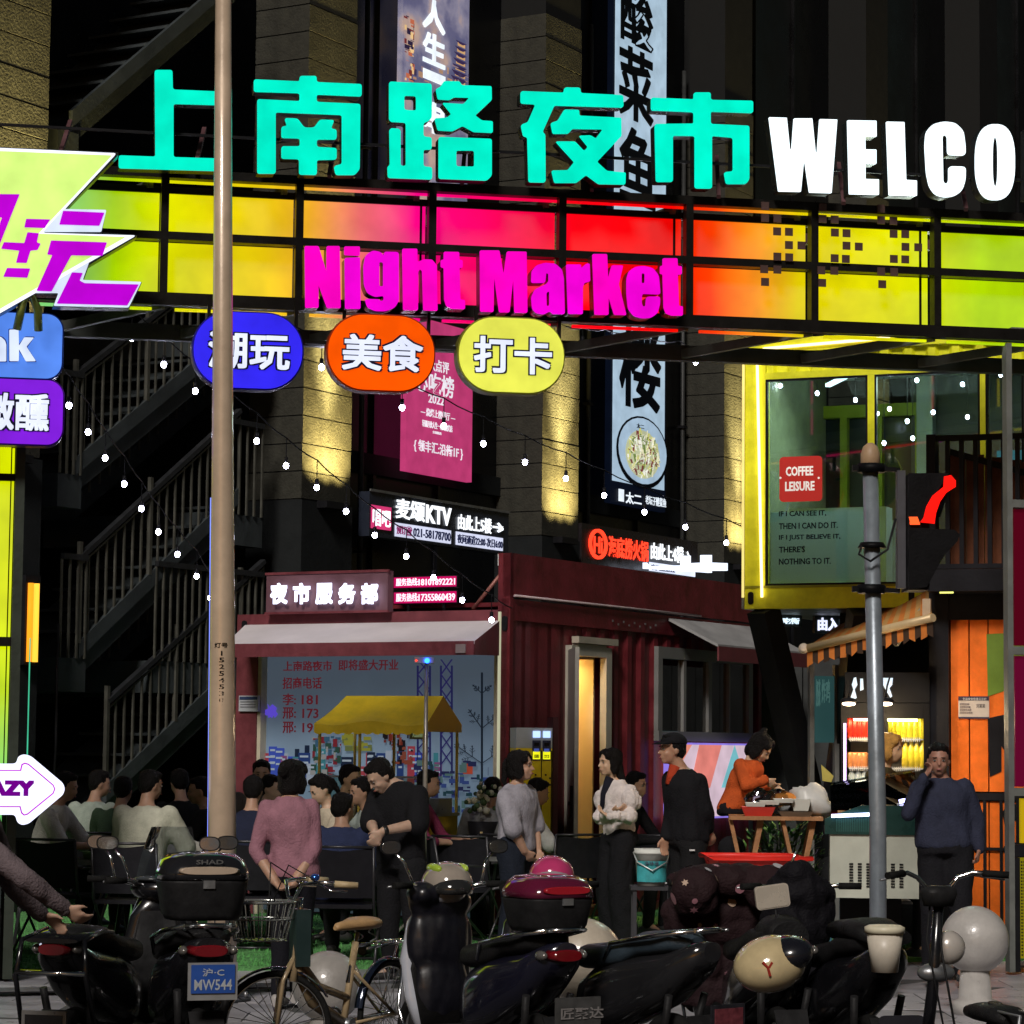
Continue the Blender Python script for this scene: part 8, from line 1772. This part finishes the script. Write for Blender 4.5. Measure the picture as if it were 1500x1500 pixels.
MB().tube([(-.25, 0, .61), (-.2, 0, .30), (.1, 0, .26), (.42, 0, .42)], .035, 12).build('frame_tube', BP, t); MB().box(-.32, .02, -.08, .08, .26, .44).build('battery_box', BM, t)
for s_ in (-1, 1): MB().tube([(-.2, s_*.05, .30), (-.5, s_*.06, .21)], .014, 8).build('chain_stay', BP, t); MB().tube([(-.28, s_*.05, .58), (-.60, s_*.06, .58), (-.5, s_*.06, .21)], .01, 8).build('rear_rack', STEEL, t)
m = MB(); m.ell((.42, -.10, hz-.30), (.075, .085, .085), n=18); m.build('round_headlamp', P((.50, .46, .42), .25, .2, .1, coat=.6), t); m = MB(); m.ell((.40, -.02, hz-.42), (.06, .10, .05), n=14); m.build('bracket', STEEL, t)
m = MB(); m.ell((-.60, 0, .50), (.03, .05, .035), n=12); m.build('tail_light', REDL, t)
MB().box(-.66, -.65, -.09, .09, .28, .42).build('number_plate', P((.04, .04, .045), .3, .2, .2), t)
vs, fs = text_mesh('G2895X', .01, .004); m = MB(); a1 = max(v[0] for v in vs); m.add([(-.664, .08-v[0]/a1*.16, .345+v[1]*.06) for v in vs], fs); m.build('plate_lettering', P((.4, .38, .35), .5, 0, 0), t)
m = MB(); m.ell((-.55, .02, .33), (.07, .07, .10), n=16); m.build('hub_motor_cover', P((.55, .52, .5), .15, .3, .1, coat=.8), t)
m = MB()
for i in range(18): m.ell((-.45-.012*i, .12+.02*sin(i*.5), .48-.028*i), .009, n=6, m=4)
m.build('beaded_chain_lock', P((.5, .5, .5), .2, .8, 0), t, kind='stuff')

# ================================================================ FURNITURE PLACEMENT
chair(196, 21.1, R(172), 'black folding chair holding the broad guest in cream'); chair(88, 21.8, R(165), 'black folding chair in front of the arrow sign guest'); chair(503, 20.8, R(178), 'black folding chair of the man in the navy sweatshirt')
chair(690, 23.6, R(160), 'black folding chair with a small printed mark right of the man in black'); chair(738, 24.2, R(185), 'black folding chair behind the woman in the grey shirt'); chair(369, 21.8, R(180), 'black folding chair right of the lamp post'); chair(835, 24.4, R(200), 'black folding chair left of the woman with crossed arms')
chair(660, 23.2, R(120), 'black folding chair half hidden at the magenta guest'); chair(140, 23.6, R(170), 'black folding chair of the pale green guest'); chair(975, 24.4, R(150), 'black folding chair beside the man in the black cap')
ctable(262, 22.6, .3, 'low black table in front of the cream guest, cluttered with bags'); ctable(440, 23.4, -.2, 'low black table between the pink top and the ponytail woman'); ctable(640, 24.0, .15, 'low black table right of the man in black'); ctable(820, 24.6, .1, 'low black table before the white t-shirt guest'); ctable(110, 22.5, .0, 'low black table beside the glowing arrow')
for i, (x, Y, z, c_, lab) in enumerate(((262, 22.6, .76, (.5, .5, .48), 'crumpled white plastic bag on the table by the lamp post'), (285, 22.6, .78, (.6, .58, .5), 'second pale plastic bag nearest the lamp post'), (655, 24.0, .76, (.5, .42, .3), 'paper food bag on the table by the magenta guest'), (775, 24.6, .76, (.6, .6, .6), 'white paper cup carton on the table behind the grey shirt'))):
    b = bag(0, 0, 0, .12, .09, P(c_, .5, 0, .1, 0, 8), lab, 20+i); p = at(x, 1200, Y); b.location = (p.x, Y, z)

# cups, bottles and bowls on the low tables
CUPC = ((.6, .6, .58), (.5, .08, .04), (.12, .3, .1), (.55, .42, .2), (.3, .32, .36), (.6, .55, .1))
names = ('white', 'red', 'green', 'tan', 'grey', 'yellow')
where = (('by the arrow sign', 110, 22.5), ('by the lamp post', 262, 22.6), ('behind the mauve top', 440, 23.4), ('by the magenta guest', 640, 24.0), ('left of the crossed arms woman', 820, 24.6))
rq = random.Random(21)
for wi, (wl, wx, wy) in enumerate(where):
    p = at(wx, 1200, wy)
    for k in range(4):
        q = (wi*2+k) % 6; tall = k % 2; rad = .03 if tall else .055; hh = .17 if tall else .06
        m = MB(); m.loft([(0, 0, 0, rad*.8, rad*.8, 2), (hh*.6, 0, 0, rad, rad, 2), (hh, 0, 0, rad*(.45 if tall else 1.05), rad*(.45 if tall else 1.05), 2), (hh+.04*tall+.002, 0, 0, rad*(.4 if tall else 1.0), rad*(.4 if tall else 1.0), 2)], 12, axis='z')
        one('drink_bottle' if tall else 'food_bowl', m, P(CUPC[q], .3, 0, .1, 0, 9), '%s %s on the low table %s, %s' % (names[q], 'bottle' if tall else 'bowl', wl, ('far left', 'left', 'right', 'far right')[k]), 'bottle' if tall else 'bowl', loc=(p.x-.42+.27*k, wy+rq.uniform(-.12, .12), .704), group='tableware on the low tables')
